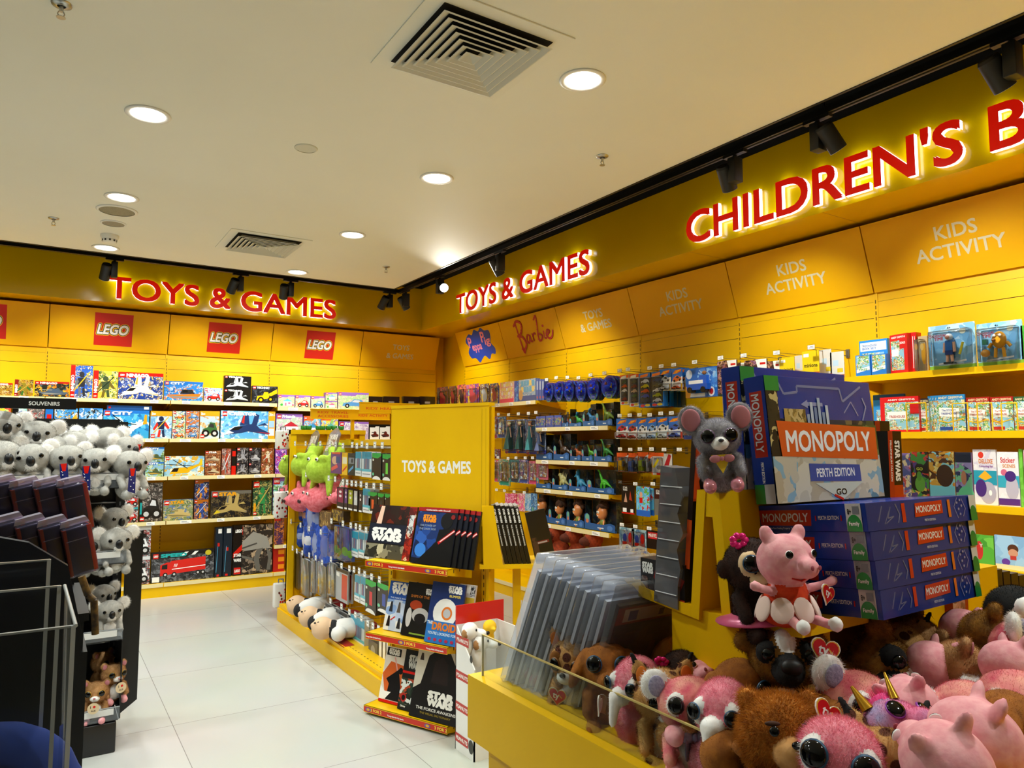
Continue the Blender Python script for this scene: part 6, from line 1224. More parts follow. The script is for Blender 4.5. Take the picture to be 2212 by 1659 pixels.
def tbook(label, x0, x1, yt, shelf, art, body, y=-.12, lean=14, d=.012, group='books on the sign tower', n=0, dx=.02, dy=.02, bl=''):
    z = tz_[shelf]; a = onT(x0, yt + 60, y); b = onT(x1, yt + 60, y); h = (onT((x0+x1)/2, yt, y + .03).z - z - .004)/math.cos(math.radians(lean))
    t = thing('book', label, 'book', group=group); t.matrix_world = MT @ Matrix.Translation(((a.x+b.x)/2, y - h*math.sin(math.radians(lean))*.5, z + .004)) @ Matrix.Rotation(math.radians(-lean), 4, 'X')
    w_ = b.x - a.x; MB().box(-w_/2, w_/2, 0, d, 0, h, body).box(-w_/2 + .002, w_/2 - .001, .002, d - .002, .002, h + .0003, paper).build('cover', t)
    A = Art(w_, h, 0); art(A); A.mb.build('cover_print', t)
    for i in range(n):
        c = copy_tree(t); c.matrix_world = MT @ Matrix.Translation((dx*(i+1), dy*(i+1), -.003*i)) @ MTi @ t.matrix_world; c['label'] = bl.format(ORD[i])
def sw(a, x, y, s, m=W_, fit=.5): a.t('STAR', x, y + s*1.12, s, m, bold=.09, fit=fit); a.t('WARS', x, y, s, m, bold=.09, fit=fit)
def bk1(a): a.r(0, 0, 1, 1, hx('1a1614')); a.r(0, .66, .84, 1, pk('301410 6a2010 1a1210 2a1a14', 8)); a.p([(.14, .62), (.2, .98), (.28, .98), (.26, .62)], hx('f0c8b0')); a.r(0, .28, .84, .64, hx('1c2030')); sw(a, .42, .33, .11, W_, .68); a.r(.0, 0, .84, .26, pk('4a4638 8a846c 2a2820 c0b898', 8)); a.r(.84, 0, 1, 1, pk('a82818 7a1810 d8b8a0 5a1410', 14)); a.r(.87, .5, .97, .84, pk('d8d8d8 3a3a3a 8a8a8a', 30))
def bk2(a): a.r(0, 0, 1, 1, hx('0c1020')); a.r(0, .1, .7, .92, pk('16306a 1c4490 10204a 2a5ab0', 6, .01)); a.r(0, .93, 1, 1, hx('a01818')); a.t('Collectable with Sound!', .5, .945, .025, W_, fit=.6); sw(a, .32, .74, .06, hx('f0901c'), .34); a.t('THE POWER OF', .3, .66, .035, hx('8a9ab8'), fit=.4); a.t('THE DARK SIDE', .3, .6, .035, hx('8a9ab8'), fit=.42); a.e(.2, .24, .14, .12, hx('3a80d8')); a.p([(.1, 0), (.56, .4), (.6, .62), (.98, .66), (1, 0)], hx('0a0a0c')); a.e(.76, .78, .15, .14, hx('101014')); a.line([(.62, .38), (.98, .62)], .05, hx('c81c1c')); a.line([(.66, .41), (.98, .615)], .02, hx('f4d8d8')); a.e(.9, .85, .05, .04, hx('8a2020'))
def bk3(a): a.r(0, 0, 1, 1, pk('8aa8d8 b8c8e4 e8e8e4 c8d4e8', 8, .01)); a.r(0, .6, 1, 1, hx('2a58b0')); a.r(0, .96, 1, 1, hx('e0b020')); sw(a, .5, .72, .1, W_, .8); a.t('THE FORCE AWAKENS', .5, .62, .03, hx('c8d8f0'), fit=.8); [a.p([(x, y), (x + .04, y + .2), (x + .1, y + .2), (x + .14, y)], hx(c)) for x, y, c in ((.12, .36, '2a2c34'), (.42, .36, '5a5048'), (.7, .36, '3a3a40'), (.1, .08, '1c1010'), (.5, .06, '26262a'))]; a.line([(.24, .2), (.4, .28)], .02, R_)
def bk4(a): a.r(0, 0, 1, 1, hx('14120f')); a.t('SHIPS OF THE', .5, .72, .05, hx('b86a20'), fit=.66); sw(a, .82, .8, .05, W_, .3); a.e(.4, .58, .22, .09, hx('a83a18')); a.e(.6, .4, .3, .14, hx('b8b4b0')); a.e(.6, .34, .2, .1, hx('1a1616')); a.e(.2, .34, .1, .18, hx('c8c4c0')); a.r(.3, .04, .9, .07, hx('7a9a38'))
def bk5(a): a.r(0, 0, 1, 1, hx('1c3068')); a.e(.5, .5, .36, .24, hx('e8e6e0')); a.e(.56, .5, .16, .11, hx('d8742a')); a.e(.56, .5, .11, .075, hx('b8b8ba')); a.r(0, 0, 1, .36, hx('2a70b8')); sw(a, .72, .84, .055, W_, .42); a.t('BUMPER', .74, .77, .04, hx('e8d060'), fit=.34); a.t('THE', .1, .3, .05, W_); a.t('DROID', .54, .22, .12, hx('d8782a'), fit=.72, bold=.05); a.t("YOU'RE LOOKING FOR", .5, .14, .045, hx('d0e0f0'), fit=.86); [a.e(.15 + .17*i, .06, .05, .025, hx('b02848')) for i in range(5)]
def bk6(a): a.r(0, 0, 1, 1, hx('e8e0d4')); a.r(.05, .84, .7, .98, K_); sw(a, .38, .86, .05, W_, .5); a.p([(.2, .2), (.0, .5), (.3, .74), (.9, .7), (1, .3), (.6, .14)], hx('d8642a')); a.line([(.45, .82), (.72, .5)], .03, hx('e8a8a0')); a.p([(.3, .06), (.35, .34), (.2, .42), (.7, .62), (.9, .3), (.95, .06)], hx('121214')); a.e(.8, .6, .1, .06, hx('121214')); a.p([(0, .0), (.3, .08), (.5, .2), (.2, .2), (0, .3)], W_); a.r(0, 0, 1, .05, R_)
def bk7(a): a.r(0, 0, 1, 1, hx('1a1c1c')); a.r(0, .08, 1, .52, pk('2a3a2c 5a6a50 d8dcd8 1c241c a84020', 12)); a.r(0, .6, 1, .64, R_); sw(a, .6, .7, .1, hx('c8c8c0'), .7); a.e(.26, .2, .16, .07, hx('b02020')); a.e(.26, .2, .1, .045, K_); a.t('Disney', .3, .05, .03, W_)
def bk8(a): a.r(0, 0, 1, 1, hx('cfc6b4')); a.p([(0, 0), (0, .38), (.14, .46), (.24, .86), (.44, .985), (.66, .94), (.84, .72), (.9, .4), (1, .3), (1, 0)], hx('120e0d')); a.p([(.34, .5), (.38, .8), (.52, .87), (.64, .78), (.68, .5)], hx('241816')); [a.p([(x, y), (x + .02, y + .1), (x + .06, y + .1), (x + .08, y)], hx('3a2c24')) for x, y in ((.06, .78), (.86, .86))]; sw(a, .58, .2, .09, hx('e8e4da'), .52); a.t('THE FORCE AWAKENS', .52, .12, .04, hx('d8d4ca'), fit=.8); a.t('THE VISUAL DICTIONARY', .52, .065, .028, hx('8a7428'), fit=.62)
tbook('grey and red book with large white title, left on the top tower shelf', 797, 893, 1092, 0, bk1, hx('201a18'), -.11)
tbook('dark blue book with red top edge, front of the fan on the top tower shelf', 896, 982, 1097, 0, bk2, hx('0c0c12'), -.135, n=4, dx=.030, dy=.008, bl='dark book with red top edge, {} behind the front one of the fan')
tbook('blue and white sticker book, left on the middle tower shelf', 836, 892, 1252, 1, bk3, hx('8a9ac0'), -.10)
tbook('black book with a pale round shape, centre of the middle tower shelf', 874, 934, 1259, 1, bk4, hx('14120f'), -.13)
tbook('blue activity book with an orange word, right on the middle tower shelf', 926, 997, 1259, 1, bk5, hx('1c3068'), -.16)
tbook('white book edge behind the blue activity book on the middle tower shelf', 985, 1020, 1262, 1, lambda a: (a.r(0, 0, 1, 1, hx('e8e4d8')), a.r(.7, .8, 1, .98, pk('2a2a2a d8d8d8', 40)), a.r(.3, .6, 1, .78, hx('d8b838'))), hx('d8d4c8'), -.10)
tbook('white and orange book with red base, left on the lowest tower shelf', 827, 874, 1398, 2, bk6, hx('c8b8a8'), -.10)
tbook('dark green book with a red band, centre of the lowest tower shelf', 868, 906, 1404, 2, bk7, hx('202020'), -.13)
tbook('large black hooded cover book with big white title on the lowest tower shelf', 895, 1002, 1400, 2, bk8, hx('120e0d'), -.16)

# second stand behind the tower: black spined books on a sloping yellow tray
p = at_d(1120, 1190, 3.72); M2 = Matrix.Translation((p.x, p.y, p.z - .07))
t = thing('book_stand', 'sloping yellow book stand behind the tower with black spined books', 'display stand'); t.matrix_world = M2 @ Matrix.Rotation(-.5, 4, 'Z')
MB().box(-.2, .3, .0, .3, -.02, 0, yellow).prism([(-.18, 0), (-.08, 0), (-.13, .3), (-.19, .3)], 0, .02, yellow).box(-.02, .02, .1, .14, -p.z + .07, -.02, yellow).box(-.2, .3, -.02, .32, -p.z + .07, -p.z + .10, yellow).build('frame', t, uv=False)
for i in range(6):
    b = thing('book', f'black book spine with white title on the sloping stand, {ORD[i]} from the left', 'book', group='black spines behind the tower'); b.matrix_world = t.matrix_world @ Matrix.Translation((-.06 + .0235*i, .02, .0015)) @ Matrix.Rotation(math.radians(-13), 4, 'Y')
    MB().box(-.010, .010, 0, .18, 0, .31 - .003*i, K_).box(-.009, .009, .002, .178, .305, .3105 - .003*i, mat('#8a8278')).build('cover', b)
    A = Art(.02, .31, 0); A.k = 1; RR = Matrix.Translation((-.004, 0, .29)) @ Matrix.Rotation(math.pi/2, 4, 'Y')
    A.mb.text('STAR WARS', 0, 0, .009, W_, Matrix.Translation((0, -.0005, 0)) @ RR, 'l', .06, fit=.075); A.mb.text('THE FORCE AWAKENS', .085, 0.001, .006, W_, Matrix.Translation((0, -.0005, 0)) @ RR, 'l', .03, fit=.11); A.mb.build('spine_print', b)
b = thing('book', 'black book with its dark back cover turned to us on the sloping stand', 'book'); b.matrix_world = t.matrix_world @ Matrix.Translation((.115, .02, .0015)) @ Matrix.Rotation(math.radians(-13), 4, 'Y')
MB().box(-.02, .085, 0, .02, 0, .27, K_).build('cover', b); A = Art(.1, .27, -.0, M=Matrix.Translation((.032, 0, 0))); A.r(.2, .36, .9, .42, hx('6a1c18')); A.r(.3, .37, .8, .40, hx('a89890')); A.r(.02, 0, .3, .5, pk('2a1c14 4a3020 141010', 8)); A.mb.build('cover_print', b)

# ================================================================== white cardboard dump bin with puppies
cbx, cby = 1.705, 2.955
t = thing('cardboard_bin', 'white cardboard display bin with red header standing between the tower and the counter', 'display bin', (cbx, cby, 0))
wc = mat('#e8e6e2', .6); D_ = .18; W2 = .23; zt_ = at_x(992, 1352, cbx).z; zr = at_x(1027, 1420, cbx).z; zh = at_x(990, 1300, cbx + .05).z
MB().prism([(0, 0), (D_, 0), (D_, zt_), (0, zr - .06)], 0, .006, wc, Matrix.Rotation(math.pi/2, 4, 'Z') @ Matrix.Scale(-1, 4, (0, 1, 0))).box(0, W2, 0, .006, 0, zr - .12, wc).box(W2 - .006, W2, 0, D_, 0, zt_, wc).box(0, W2, D_ - .006, D_, 0, zt_, wc).build('carton', t, uv=False)
MB().box(.0, W2 + .04, D_ - .004, D_ + .004, zt_ - .12, zh, hx('d01810')).build('header_card', t, uv=False)
MB().box(.006, W2, .006, D_, zr - .19, zr - .18, wc).build('tray', t, uv=False)
A = Art(D_, zt_, 0, M=Matrix.Rotation(-math.pi/2, 4, 'Z') @ Matrix.Translation((-D_/2, 0, 0)))
for f in (.985, .70, .45, .2): A.r(.02, f - .13, .7, f - .06, hx('b82020')); A.t('PEANUTS', .36, f - .11, .03, W_, fit=.6)
for y, r in ((.52, .1), (.36, .06), (.1, .09), (.78, .05)): A.e(.85, y, r*1.4, r*.6, K_)
A.mb.build('printed_pattern', t, uv=False)
A = Art(W2, .1, 0, M=Matrix.Translation((W2/2, -.0004, zr - .24))); A.r(0, 0, 1, 1, hx('c82020')); A.t('PEANUTS', .5, .3, .5, W_, fit=.8); A.mb.build('front_print', t, uv=False)
wp = mat('#f0eeea', .9); gp = mat('#a87a4a', .9)
for i, (px, py) in enumerate(((1015, 1362), (1040, 1385))):
    p = at_y(px, py, cby + .12 - .03*i); t = thing('plush_puppy', f'white plush puppy with tan ears in the cardboard bin, {("rear", "front")[i]} one', 'plush toy', (p.x, p.y, p.z - .07), (0, 0, .5), 'puppies in the cardboard bin'); t.scale = (.68, .68, .68)
    o = blob([(wp, (0, 0, .1), (.06, .06, .06)), (wp, (.03, -.07, .085), (.035, .05, .032)), (wp, (0, .03, .0), (.05, .05, .08)), (gp, (-.058, .01, .085), (.014, .024, .035)), (gp, (.058, .01, .085), (.014, .024, .035))], .008, 3).build('body', t, uv=False)
    MB().ball((.045, -.12, .09), .014, K_).ball((-.01, -.06, .115), (.006, .006, .01), K_).build('nose', o, uv=False)
p = at_y(1058, 1355, cby + .1); t = thing('plush_chick', 'small yellow plush bird in the cardboard bin', 'plush toy', (p.x, p.y, p.z - .05)); t.scale = (.75, .75, .75); o = blob([(mat('#f0c020', .9), (0, 0, .07), (.045, .045, .045)), (mat('#f0c020', .9), (0, .01, 0), (.035, .035, .06)), (mat('#f0c020', .9), (0, -.045, .065), (.015, .025, .012))], .007, 2).build('body', t, uv=False)
grm = plush_green = textured('#1c6a1c', '#2f8a2c', 50, .9, .3, 3, 'green_plush')
for i, px in enumerate((656, 667, 688, 697, 710, 722, 737)):
    q = at_y(px, 921, GY1 - .03); t = thing('green_plush_toy', f'small dark green plush head on top of the gondola end frame, {ORD[i]} from the left', 'plush toy', (q.x, GY1 - .03, 1.557), group='green plush heads on the gondola')
    o = blob([(grm, (0, 0, .014), (.026, .022, .02)), (grm, (-.018, -.004, .03), (.009, .009, .009)), (grm, (.018, -.004, .03), (.009, .009, .009))], .006, 2).build('body', t, uv=False) if i == 0 else None
    if i == 0: gsrc = o
    else: c = gsrc.copy(); COL.objects.link(c); c.parent = t
# ================================================================== plush animals
def spots(h, h2, scale, size=.33, name='spotted_plush'):
    key = ('spots', h, h2, scale)
    if key in MATS: return MATS[key]
    m = textured(h, h, 30, .9, .3, 3, name).copy(); N, L = nodes(m); b = N['Principled BSDF']
    tc = N.new('ShaderNodeTexCoord'); v = N.new('ShaderNodeTexVoronoi'); v.inputs['Scale'].default_value = scale; L.new(tc.outputs['Object'], v.inputs['Vector'])
    r = N.new('ShaderNodeValToRGB'); r.color_ramp.elements[0].position = size; r.color_ramp.elements[1].position = size + .06; r.color_ramp.elements[0].color = lin(h2); r.color_ramp.elements[1].color = lin(h)
    L.new(v.outputs['Distance'], r.inputs[0]); L.new(r.outputs[0], b.inputs['Base Color']); MATS[key] = m; return m
def plushm(a, b, sc=45, sheen=0): return textured(a, b, sc, .92, .3, 3, 'plush_fabric')
tanS = spots('#c89a5c', '#5a2c18', 32); brownS = plushm('#8a5018', '#a8661e'); pinkF = plushm('#e0788c', '#f0a0ac'); pinkK = plushm('#d85c70', '#f0a898', 28); whiteF = plushm('#e8e4e0', '#f6f4f0'); goldB = plushm('#6a440e', '#9a6a1c')
bearM = plushm('#a05c18', '#c8822e'); bearL = plushm('#b07c40', '#c8945a'); blkF = plushm('#0a0a0a', '#181614'); pigP = plushm('#e4949c', '#f0aeb2', 60); uniM = plushm('#e07aa0', '#7ab0d8', 9); hotP = plushm('#e0307a', '#f05a98'); goldM = mat('#b88a20', .3, .7)
darkB = plushm('#24120a', '#3a2012'); beigeF = plushm('#d8b888', '#e4c8a0'); tabby = textured('#d8a860', '#b8701c', 14, .92, .3, 1, 'tabby_plush', contrast=(.45, .55)); tanF = plushm('#a87a48', '#c89a68', 30); greyK = plushm('#a5a29c', '#bcb9b2'); greyD = plushm('#5a5750', '#74706a'); orangeI = mat('#d8741c', .8); lilac = mat('#8a82a0', .4, .3); lav = plushm('#8a84a0', '#a8a2bc', 200)
mouseM = plushm('#86828a', '#a6a2a6'); pinkI = mat('#c07880', .7); pinkG = mat('#d88a98', .2, .2); rdD = plushm('#d83c14', '#e84a1c', 60)
eyeB = mat('#030304', .08, 0, 0, .45)
TAGS = [0]
def eye(t, c, r, iris=None, rim=None, d=(0, -1, 0)):
    d = Vector(d).normalized(); c = Vector(c) + d*.0035; r *= 1.18; M = Matrix.Translation(c) @ d.to_track_quat('Z', 'Y').to_matrix().to_4x4(); mb = MB()
    if rim: mb.ball((0, 0, -r*.35), (r*1.75, r*1.75, r*.6), rim, M)
    if iris: mb.ball((0, 0, 0), (r*1.12, r*1.12, r*.34), mat('#' + iris, .4, .2), M)
    mb.ball((0, 0, r*.16), (r, r, r*.42), eyeB, M).build('eye', t, uv=False)
def heart_tag(t, p, s=.03, rot=(0, 0, 0), txt='ty'):
    from mathutils import Euler
    M = Matrix.Translation(p) @ Euler(rot).to_matrix().to_4x4()
    hp = [(.5*(16*math.sin(a)**3)/16, .5*(13*math.cos(a) - 5*math.cos(2*a) - 2*math.cos(3*a) - math.cos(4*a))/16) for a in [2*math.pi*i/28 for i in range(28)]]
    mb = MB().prism([(x*s*1.16, y*s*1.16) for x, y in hp], .0004, .003, W_, M).prism([(x*s*1.1, y*s*1.1) for x, y in hp], 0, .0003, hx('e0b83a'), M).prism([(x*s, y*s) for x, y in hp], -.0006, 0, hx('c8141c'), M)
    mb.text(txt, -.08*s, -.12*s, s*.36, W_, M @ Matrix.Translation((0, -.0009, 0)), 'c', .03).text('boos', .14*s, .1*s, s*.1, hx('f0c83a'), M @ Matrix.Translation((0, -.0009, 0)) @ Matrix.Rotation(.6, 4, 'Y'), 'c', .04)
    mb.build('swing_tag', t, uv=False)
def body_std(m, belly=None, paw=None, k=1.0):
    P = [(m, (0, .012, .052), (.046*k, .042*k, .054))]
    for q in (-1, 1): P += [(paw or m, (q*.034, -.045, .018), (.018, .028, .019)), (m, (q*.044, -.012, .085), (q*.046, -.04, .05), .016, .014)]
    if belly: P += [(belly, (0, -.022, .056), (.028, .016, .036))]
    return P
HZ = .142
def head(m, r=(.062, .055, .054)): return [(m, (0, 0, HZ), r)]
def KIND(kind):
    """-> (lumps, fur, details(t)) of one kind of plush; head centre at (0, 0, HZ), looking to -y"""
    E = lambda t, x=.027, y=-.05, z=HZ + .004, r=.0125, iris=None, rim=None: [eye(t, (q*x, y, z), r, iris, rim, (q*.35, -1, .05)) for q in (-1, 1)]
    if kind == 'lynx':
        P = head(tanS) + body_std(tanS, whiteF) + [(tanS, (0, -.04, HZ - .016), (.03, .026, .022)), (whiteF, (0, -.056, HZ - .024), (.024, .018, .016))]
        for q in (-1, 1): P += [(tanS, (q*.046, 0, HZ + .046), (.02, .01, .028), (0, q*20, 0)), (blkF, (q*.06, .003, HZ + .075), (.007, .005, .02), (0, q*22, 0))]
        def D(t):
            E(t, rim=None, iris='7a4a10')
            for q in (-1, 1): MB().ball((q*.047, -.011, HZ + .046), (.012, .004, .019), orangeI, Matrix()).build('inner_ear', t, uv=False); MB().ball((q*.030, -.044, HZ + .012), (.016, .006, .02), mat('#8a5418', .9)).build('eye_patch', t, uv=False)
            MB().ball((0, -.074, HZ - .012), (.008, .005, .006), eyeB).build('nose', t, uv=False)
        return P, {tanS: (.008, 2600), whiteF: (.008, 400), blkF: (.018, 260)}, D
    if kind == 'dog':
        P = head(brownS, (.058, .054, .056)) + body_std(brownS) + [(brownS, (0, -.052, HZ - .022), (.027, .03, .021))]
        for q in (-1, 1): P += [(brownS, (q*.066, .006, HZ - .005), (.014, .03, .05), (0, q*-24, 0))]
        def D(t): E(t, .03, -.047, HZ + .012, .0145, '1c4460'); MB().ball((0, -.081, HZ - .016), (.012, .008, .009), eyeB).build('nose', t, uv=False)
        return P, {brownS: (.003, 2200)}, D
    if kind == 'flamingo':
        P = [(pinkF, (0, .005, HZ + .006), (.05, .056, .056)), (pinkF, (0, .012, .06), (.05, .055, .06)), (pinkF, (0, .006, .06), (0, .004, HZ), .03, .036), (whiteF, (0, -.052, HZ - .012), (.022, .026, .02)), (whiteF, (0, -.066, HZ - .016), (0, -.074, HZ - .062), .014, .009)]
        for q in (-1, 1): P += [(whiteF, (q*.028, -.036, HZ + .008), (.017, .014, .024)), (pinkF, (q*.05, .02, .06), (.012, .04, .035))]
        def D(t): E(t, .033, -.05, HZ + .01, .011, '1c4460'); [MB().ball((q*.06, -.01, .075), (.003, .012, .022), lilac).build('wing_trim', t, uv=False) for q in (-1, 1)]
        return P, {pinkF: (.007, 2800), whiteF: (.005, 500)}, D
    if kind == 'seal':
        P = head(pinkF, (.064, .058, .06)) + body_std(pinkF) + [(whiteF, (0, -.05, HZ - .024), (.022, .02, .016))] + [(whiteF, (q*.03, -.034, HZ + .004), (.026, .02, .028)) for q in (-1, 1)]
        def D(t): E(t, .033, -.05, HZ + .004, .016, '1c4460'); MB().ball((0, -.072, HZ - .014), (.007, .005, .005), eyeB).build('nose', t, uv=False)
        return P, {pinkF: (.009, 3000), whiteF: (.009, 900)}, D
    if kind in ('koala', 'grey'):
        m = pinkK if kind == 'koala' else greyK
        P = head(m, (.066, .056, .054)) + body_std(m, whiteF)
        for q in (-1, 1):
            P += [(whiteF, (q*.068, .004, HZ + .034), (.03, .014, .032))]
            if kind == 'koala': P += [(whiteF, (q*.03, -.044, HZ + .006), (.022, .01, .022))]
        if kind == 'grey': P += [(whiteF, (0, -.05, HZ - .03), (.02, .012, .012))]
        def D(t):
            if kind == 'koala':
                E(t, .032, -.05, HZ + .006, .0125, '3a1c20'); [MB().ball((q*.066, -.012, HZ + .034), (.016, .004, .02), lav).build('inner_ear', t, uv=False) for q in (-1, 1)]
                MB().ball((0, -.058, HZ - .006), (.0135, .012, .022), mat('#1a1012', .35)).build('nose', t, uv=False)
                MB().ball((-.016, -.05, .094), (.016, .009, .012), lilac).ball((.016, -.05, .094), (.016, .009, .012), lilac).ball((0, -.053, .094), (.006, .006, .008), lilac).build('bow', t, uv=False)
            else: E(t, .033, -.049, HZ + .006, .007); MB().ball((0, -.058, HZ - .01), (.0145, .012, .02), mat('#141416', .35)).build('nose', t, uv=False)
        return P, {m: (.005, 1800), whiteF: (.009 if kind == 'koala' else .014, 1500)}, D
    if kind == 'stbernard':
        P = head(goldB, (.062, .056, .058)) + body_std(goldB, whiteF) + [(whiteF, (0, -.03, HZ + .03), (.02, .032, .03)), (blkF, (0, -.052, HZ - .016), (.03, .034, .03))]
        for q in (-1, 1): P += [(blkF, (q*.034, -.036, HZ + .014), (.021, .02, .022)), (goldB, (q*.064, .0, HZ + .03), (.026, .014, .022), (0, q*25, 0))]
        def D(t): E(t, .036, -.055, HZ + .012, .0095); MB().ball((0, -.08, HZ - .006), (.02, .012, .015), mat('#060606', .5)).build('nose', t, uv=False)
        return P, {goldB: (.008, 2600), whiteF: (.007, 500), blkF: (.005, 600)}, D
    if kind == 'bear':
        P = head(bearM, (.07, .06, .066)) + body_std(bearM, k=1.1) + [(bearL, (0, -.058, HZ - .024), (.031, .026, .026))] + [(bearM, (q*.048, .002, HZ + .056), (.017, .011, .016)) for q in (-1, 1)]
        def D(t): E(t, .026, -.063, HZ + .008, .0065); MB().ball((0, -.084, HZ - .010), (.0085, .005, .006), eyeB).build('nose', t, uv=False); [MB().ball((q*.028, -.062, HZ + .019), (.012, .005, .004), mat('#3a1c0a', .9), Matrix()).build('eyebrow', t, uv=False) for q in (-1, 1)]
        return P, {bearM: (.014, 4200), bearL: (.004, 400)}, D
    if kind == 'pig':
        P = head(pigP, (.05, .056, .05)) + [(pigP, (0, .012, .05), (.04, .04, .055)), (pigP, (0, -.05, HZ - .008), (.024, .03, .022))]
        for q in (-1, 1): P += [(pigP, (q*.03, .0, HZ + .05), (.013, .007, .018), (0, q*20, 0)), (pigP, (q*.04, -.01, .08), (q*.07, -.035, .06), .011, .009), (pigP, (q*.022, -.02, .03), (q*.03, -.065, .015), .013, .012)]
        def D(t): E(t, .026, -.046, HZ + .016, .006, 'f4f4f4'); [MB().ball((q*.009, -.079, HZ - .006), (.0038, .002, .005), mat('#a04a58', .8)).build('nostril', t, uv=False) for q in (-1, 1)]
        return P, {}, D
    if kind == 'unicorn':
        P = head(uniM, (.056, .056, .052)) + body_std(uniM, paw=goldB) + [(uniM, (0, -.05, HZ - .014), (.03, .03, .024)), (hotP, (0, .0, HZ + .05), (.022, .036, .016)), (hotP, (0, .05, HZ + .01), (.018, .014, .04))]
        def D(t): E(t, .034, -.046, HZ + .01, .0135, '8a3aa0'); [MB().cyl((q*.036, 0, HZ + .04), (q*.046, -.004, HZ + .084), .012, goldM, .003).build('ear', t, uv=False) for q in (-1, 1)]; MB().cyl((0, -.036, HZ + .04), (0, -.05, HZ + .085), .009, goldM, .002).build('horn', t, uv=False)
        return P, {uniM: (.006, 2400), hotP: (.016, 500)}, D
    if kind in ('tabby', 'hamster'):
        m = tabby if kind == 'tabby' else tanF
        P = head(m, (.058, .052, .05)) + body_std(m, whiteF if kind == 'hamster' else None, pigP) + [(whiteF, (0, -.05, HZ - .018), (.022, .016, .014))] + [(m, (q*.046, 0, HZ + .044), (.018, .01, .02), (0, q*22, 0)) for q in (-1, 1)]
        def D(t): E(t, .028, -.047, HZ + .006, .012, 'b08a20'); MB().ball((0, -.066, HZ - .012), (.006, .004, .004), pinkI).build('nose', t, uv=False); [MB().ball((q*.047, -.011, HZ + .043), (.011, .003, .013), pinkI).build('inner_ear', t, uv=False) for q in (-1, 1)]
        return P, {m: (.008, 2400), whiteF: (.006, 300)}, D
    if kind == 'monkey':
        P = head(darkB, (.058, .054, .056)) + body_std(darkB, k=1.05) + [(beigeF, (0, -.052, HZ - .024), (.032, .022, .02))] + [(beigeF, (q*.024, -.042, HZ + .01), (.022, .014, .025)) for q in (-1, 1)] + [(darkB, (q*.062, .004, HZ), (.012, .012, .02)) for q in (-1, 1)]
        def D(t):
            E(t, .025, -.053, HZ + .012, .0135, '1c4460')
            mb = MB()
            for i in range(7): a = i*math.pi*2/7; mb.ball((-.03 + .013*math.cos(a), -.022, HZ + .055 + .010*math.sin(a)), (.008, .005, .007), mat('#e01c78', .25, .2))
            mb.build('bow', t, uv=False); MB().tube([(-.014, -.074, HZ - .026), (.014, -.074, HZ - .026)], .0008, K_, 5).build('mouth', t, uv=False)
            MB().lathe([(.05, .0), (.085, -.012), (.083, -.015), (.048, -.004)], mat('#d85a88', .3, .1), 20, Matrix.Translation((0, .01, .05))).build('skirt', t, uv=False)
        return P, {darkB: (.006, 2600)}, D
    if kind == 'penguin':
        P = head(blkF, (.06, .056, .058)) + body_std(blkF, whiteF) + [(whiteF, (q*.028, -.04, HZ + .016), (.024, .016, .028)) for q in (-1, 1)] + [(mat('#e09a1c', .8), (0, -.056, HZ - .012), (.02, .02, .008))]
        def D(t): E(t, .028, -.052, HZ + .014, .012, '2a4a6a')
        return P, {blkF: (.006, 1800)}, D
    if kind == 'mouse':
        P = head(mouseM, (.06, .056, .05)) + body_std(mouseM, paw=pinkG) + [(whiteF, (0, -.054, HZ - .016), (.022, .024, .018))] + [(mouseM, (q*.062, .004, HZ + .05), (.036, .012, .04), (0, q*10, 0)) for q in (-1, 1)]
        def D(t):
            E(t, .028, -.049, HZ + .004, .0145, '5a3a58'); [MB().ball((q*.064, -.008, HZ + .05), (.025, .006, .03), pinkI, None).build('inner_ear', t, uv=False) for q in (-1, 1)]
            MB().ball((0, -.078, HZ - .008), (.007, .005, .005), mat('#3a3a40', .4)).build('nose', t, uv=False)
            MB().prism([(-.026, .098), (.026, .098), (0, .05)], -.058, -.055, mat('#e8c828', .6)).build('cheese_card', t, uv=False)
            MB().ball((-.017, -.062, .088), (.014, .006, .010), pinkI).ball((.017, -.062, .088), (.014, .006, .010), pinkI).ball((0, -.064, .088), (.005, .005, .006), pinkI).build('bow', t, uv=False)
        return P, {mouseM: (.008, 3200), whiteF: (.004, 300)}, D
PROTO = {}
def plush(kind, label, px, py, plane, val, yaw, s=1.0, pitch=0, roll=0, tags=None, group='plush animals heaped in the counter bin', name='plush_animal'):
    """plane 'x' 'y' 'z' or 'd': where along the line of sight the head centre lies"""
    Hp = {'x': at_x, 'y': at_y, 'z': at_z, 'd': at_d}[plane](px, py, val)
    from mathutils import Euler
    R = Euler((math.radians(pitch), math.radians(roll), math.radians(yaw)), 'XYZ').to_matrix().to_4x4() @ Matrix.Scale(s, 4)
    M = Matrix.Translation(Hp) @ R @ Matrix.Translation((0, 0, -HZ))
    if kind not in PROTO:
        t = thing(name, label, 'plush toy', group=group); P, fur, D = KIND(kind)
        t0 = blob(P, .0052, 3, fur, len(PROTO)).build('body', t, uv=False); D(t); PROTO[kind] = t
    else:
        t = copy_tree(PROTO[kind]); t.name = name; t['label'] = label; t['group'] = group
        for c in kids(t):
            if c.name.startswith('swing_tag'): bpy.data.objects.remove(c)
    t.matrix_world = M
    if tags: heart_tag(t, *tags)
    return t
RT = ((.075, -.03, HZ + .012), .042, (0, .3, .2)); LTg = ((-.06, -.052, .1), .04, (0, -.3, -.3))

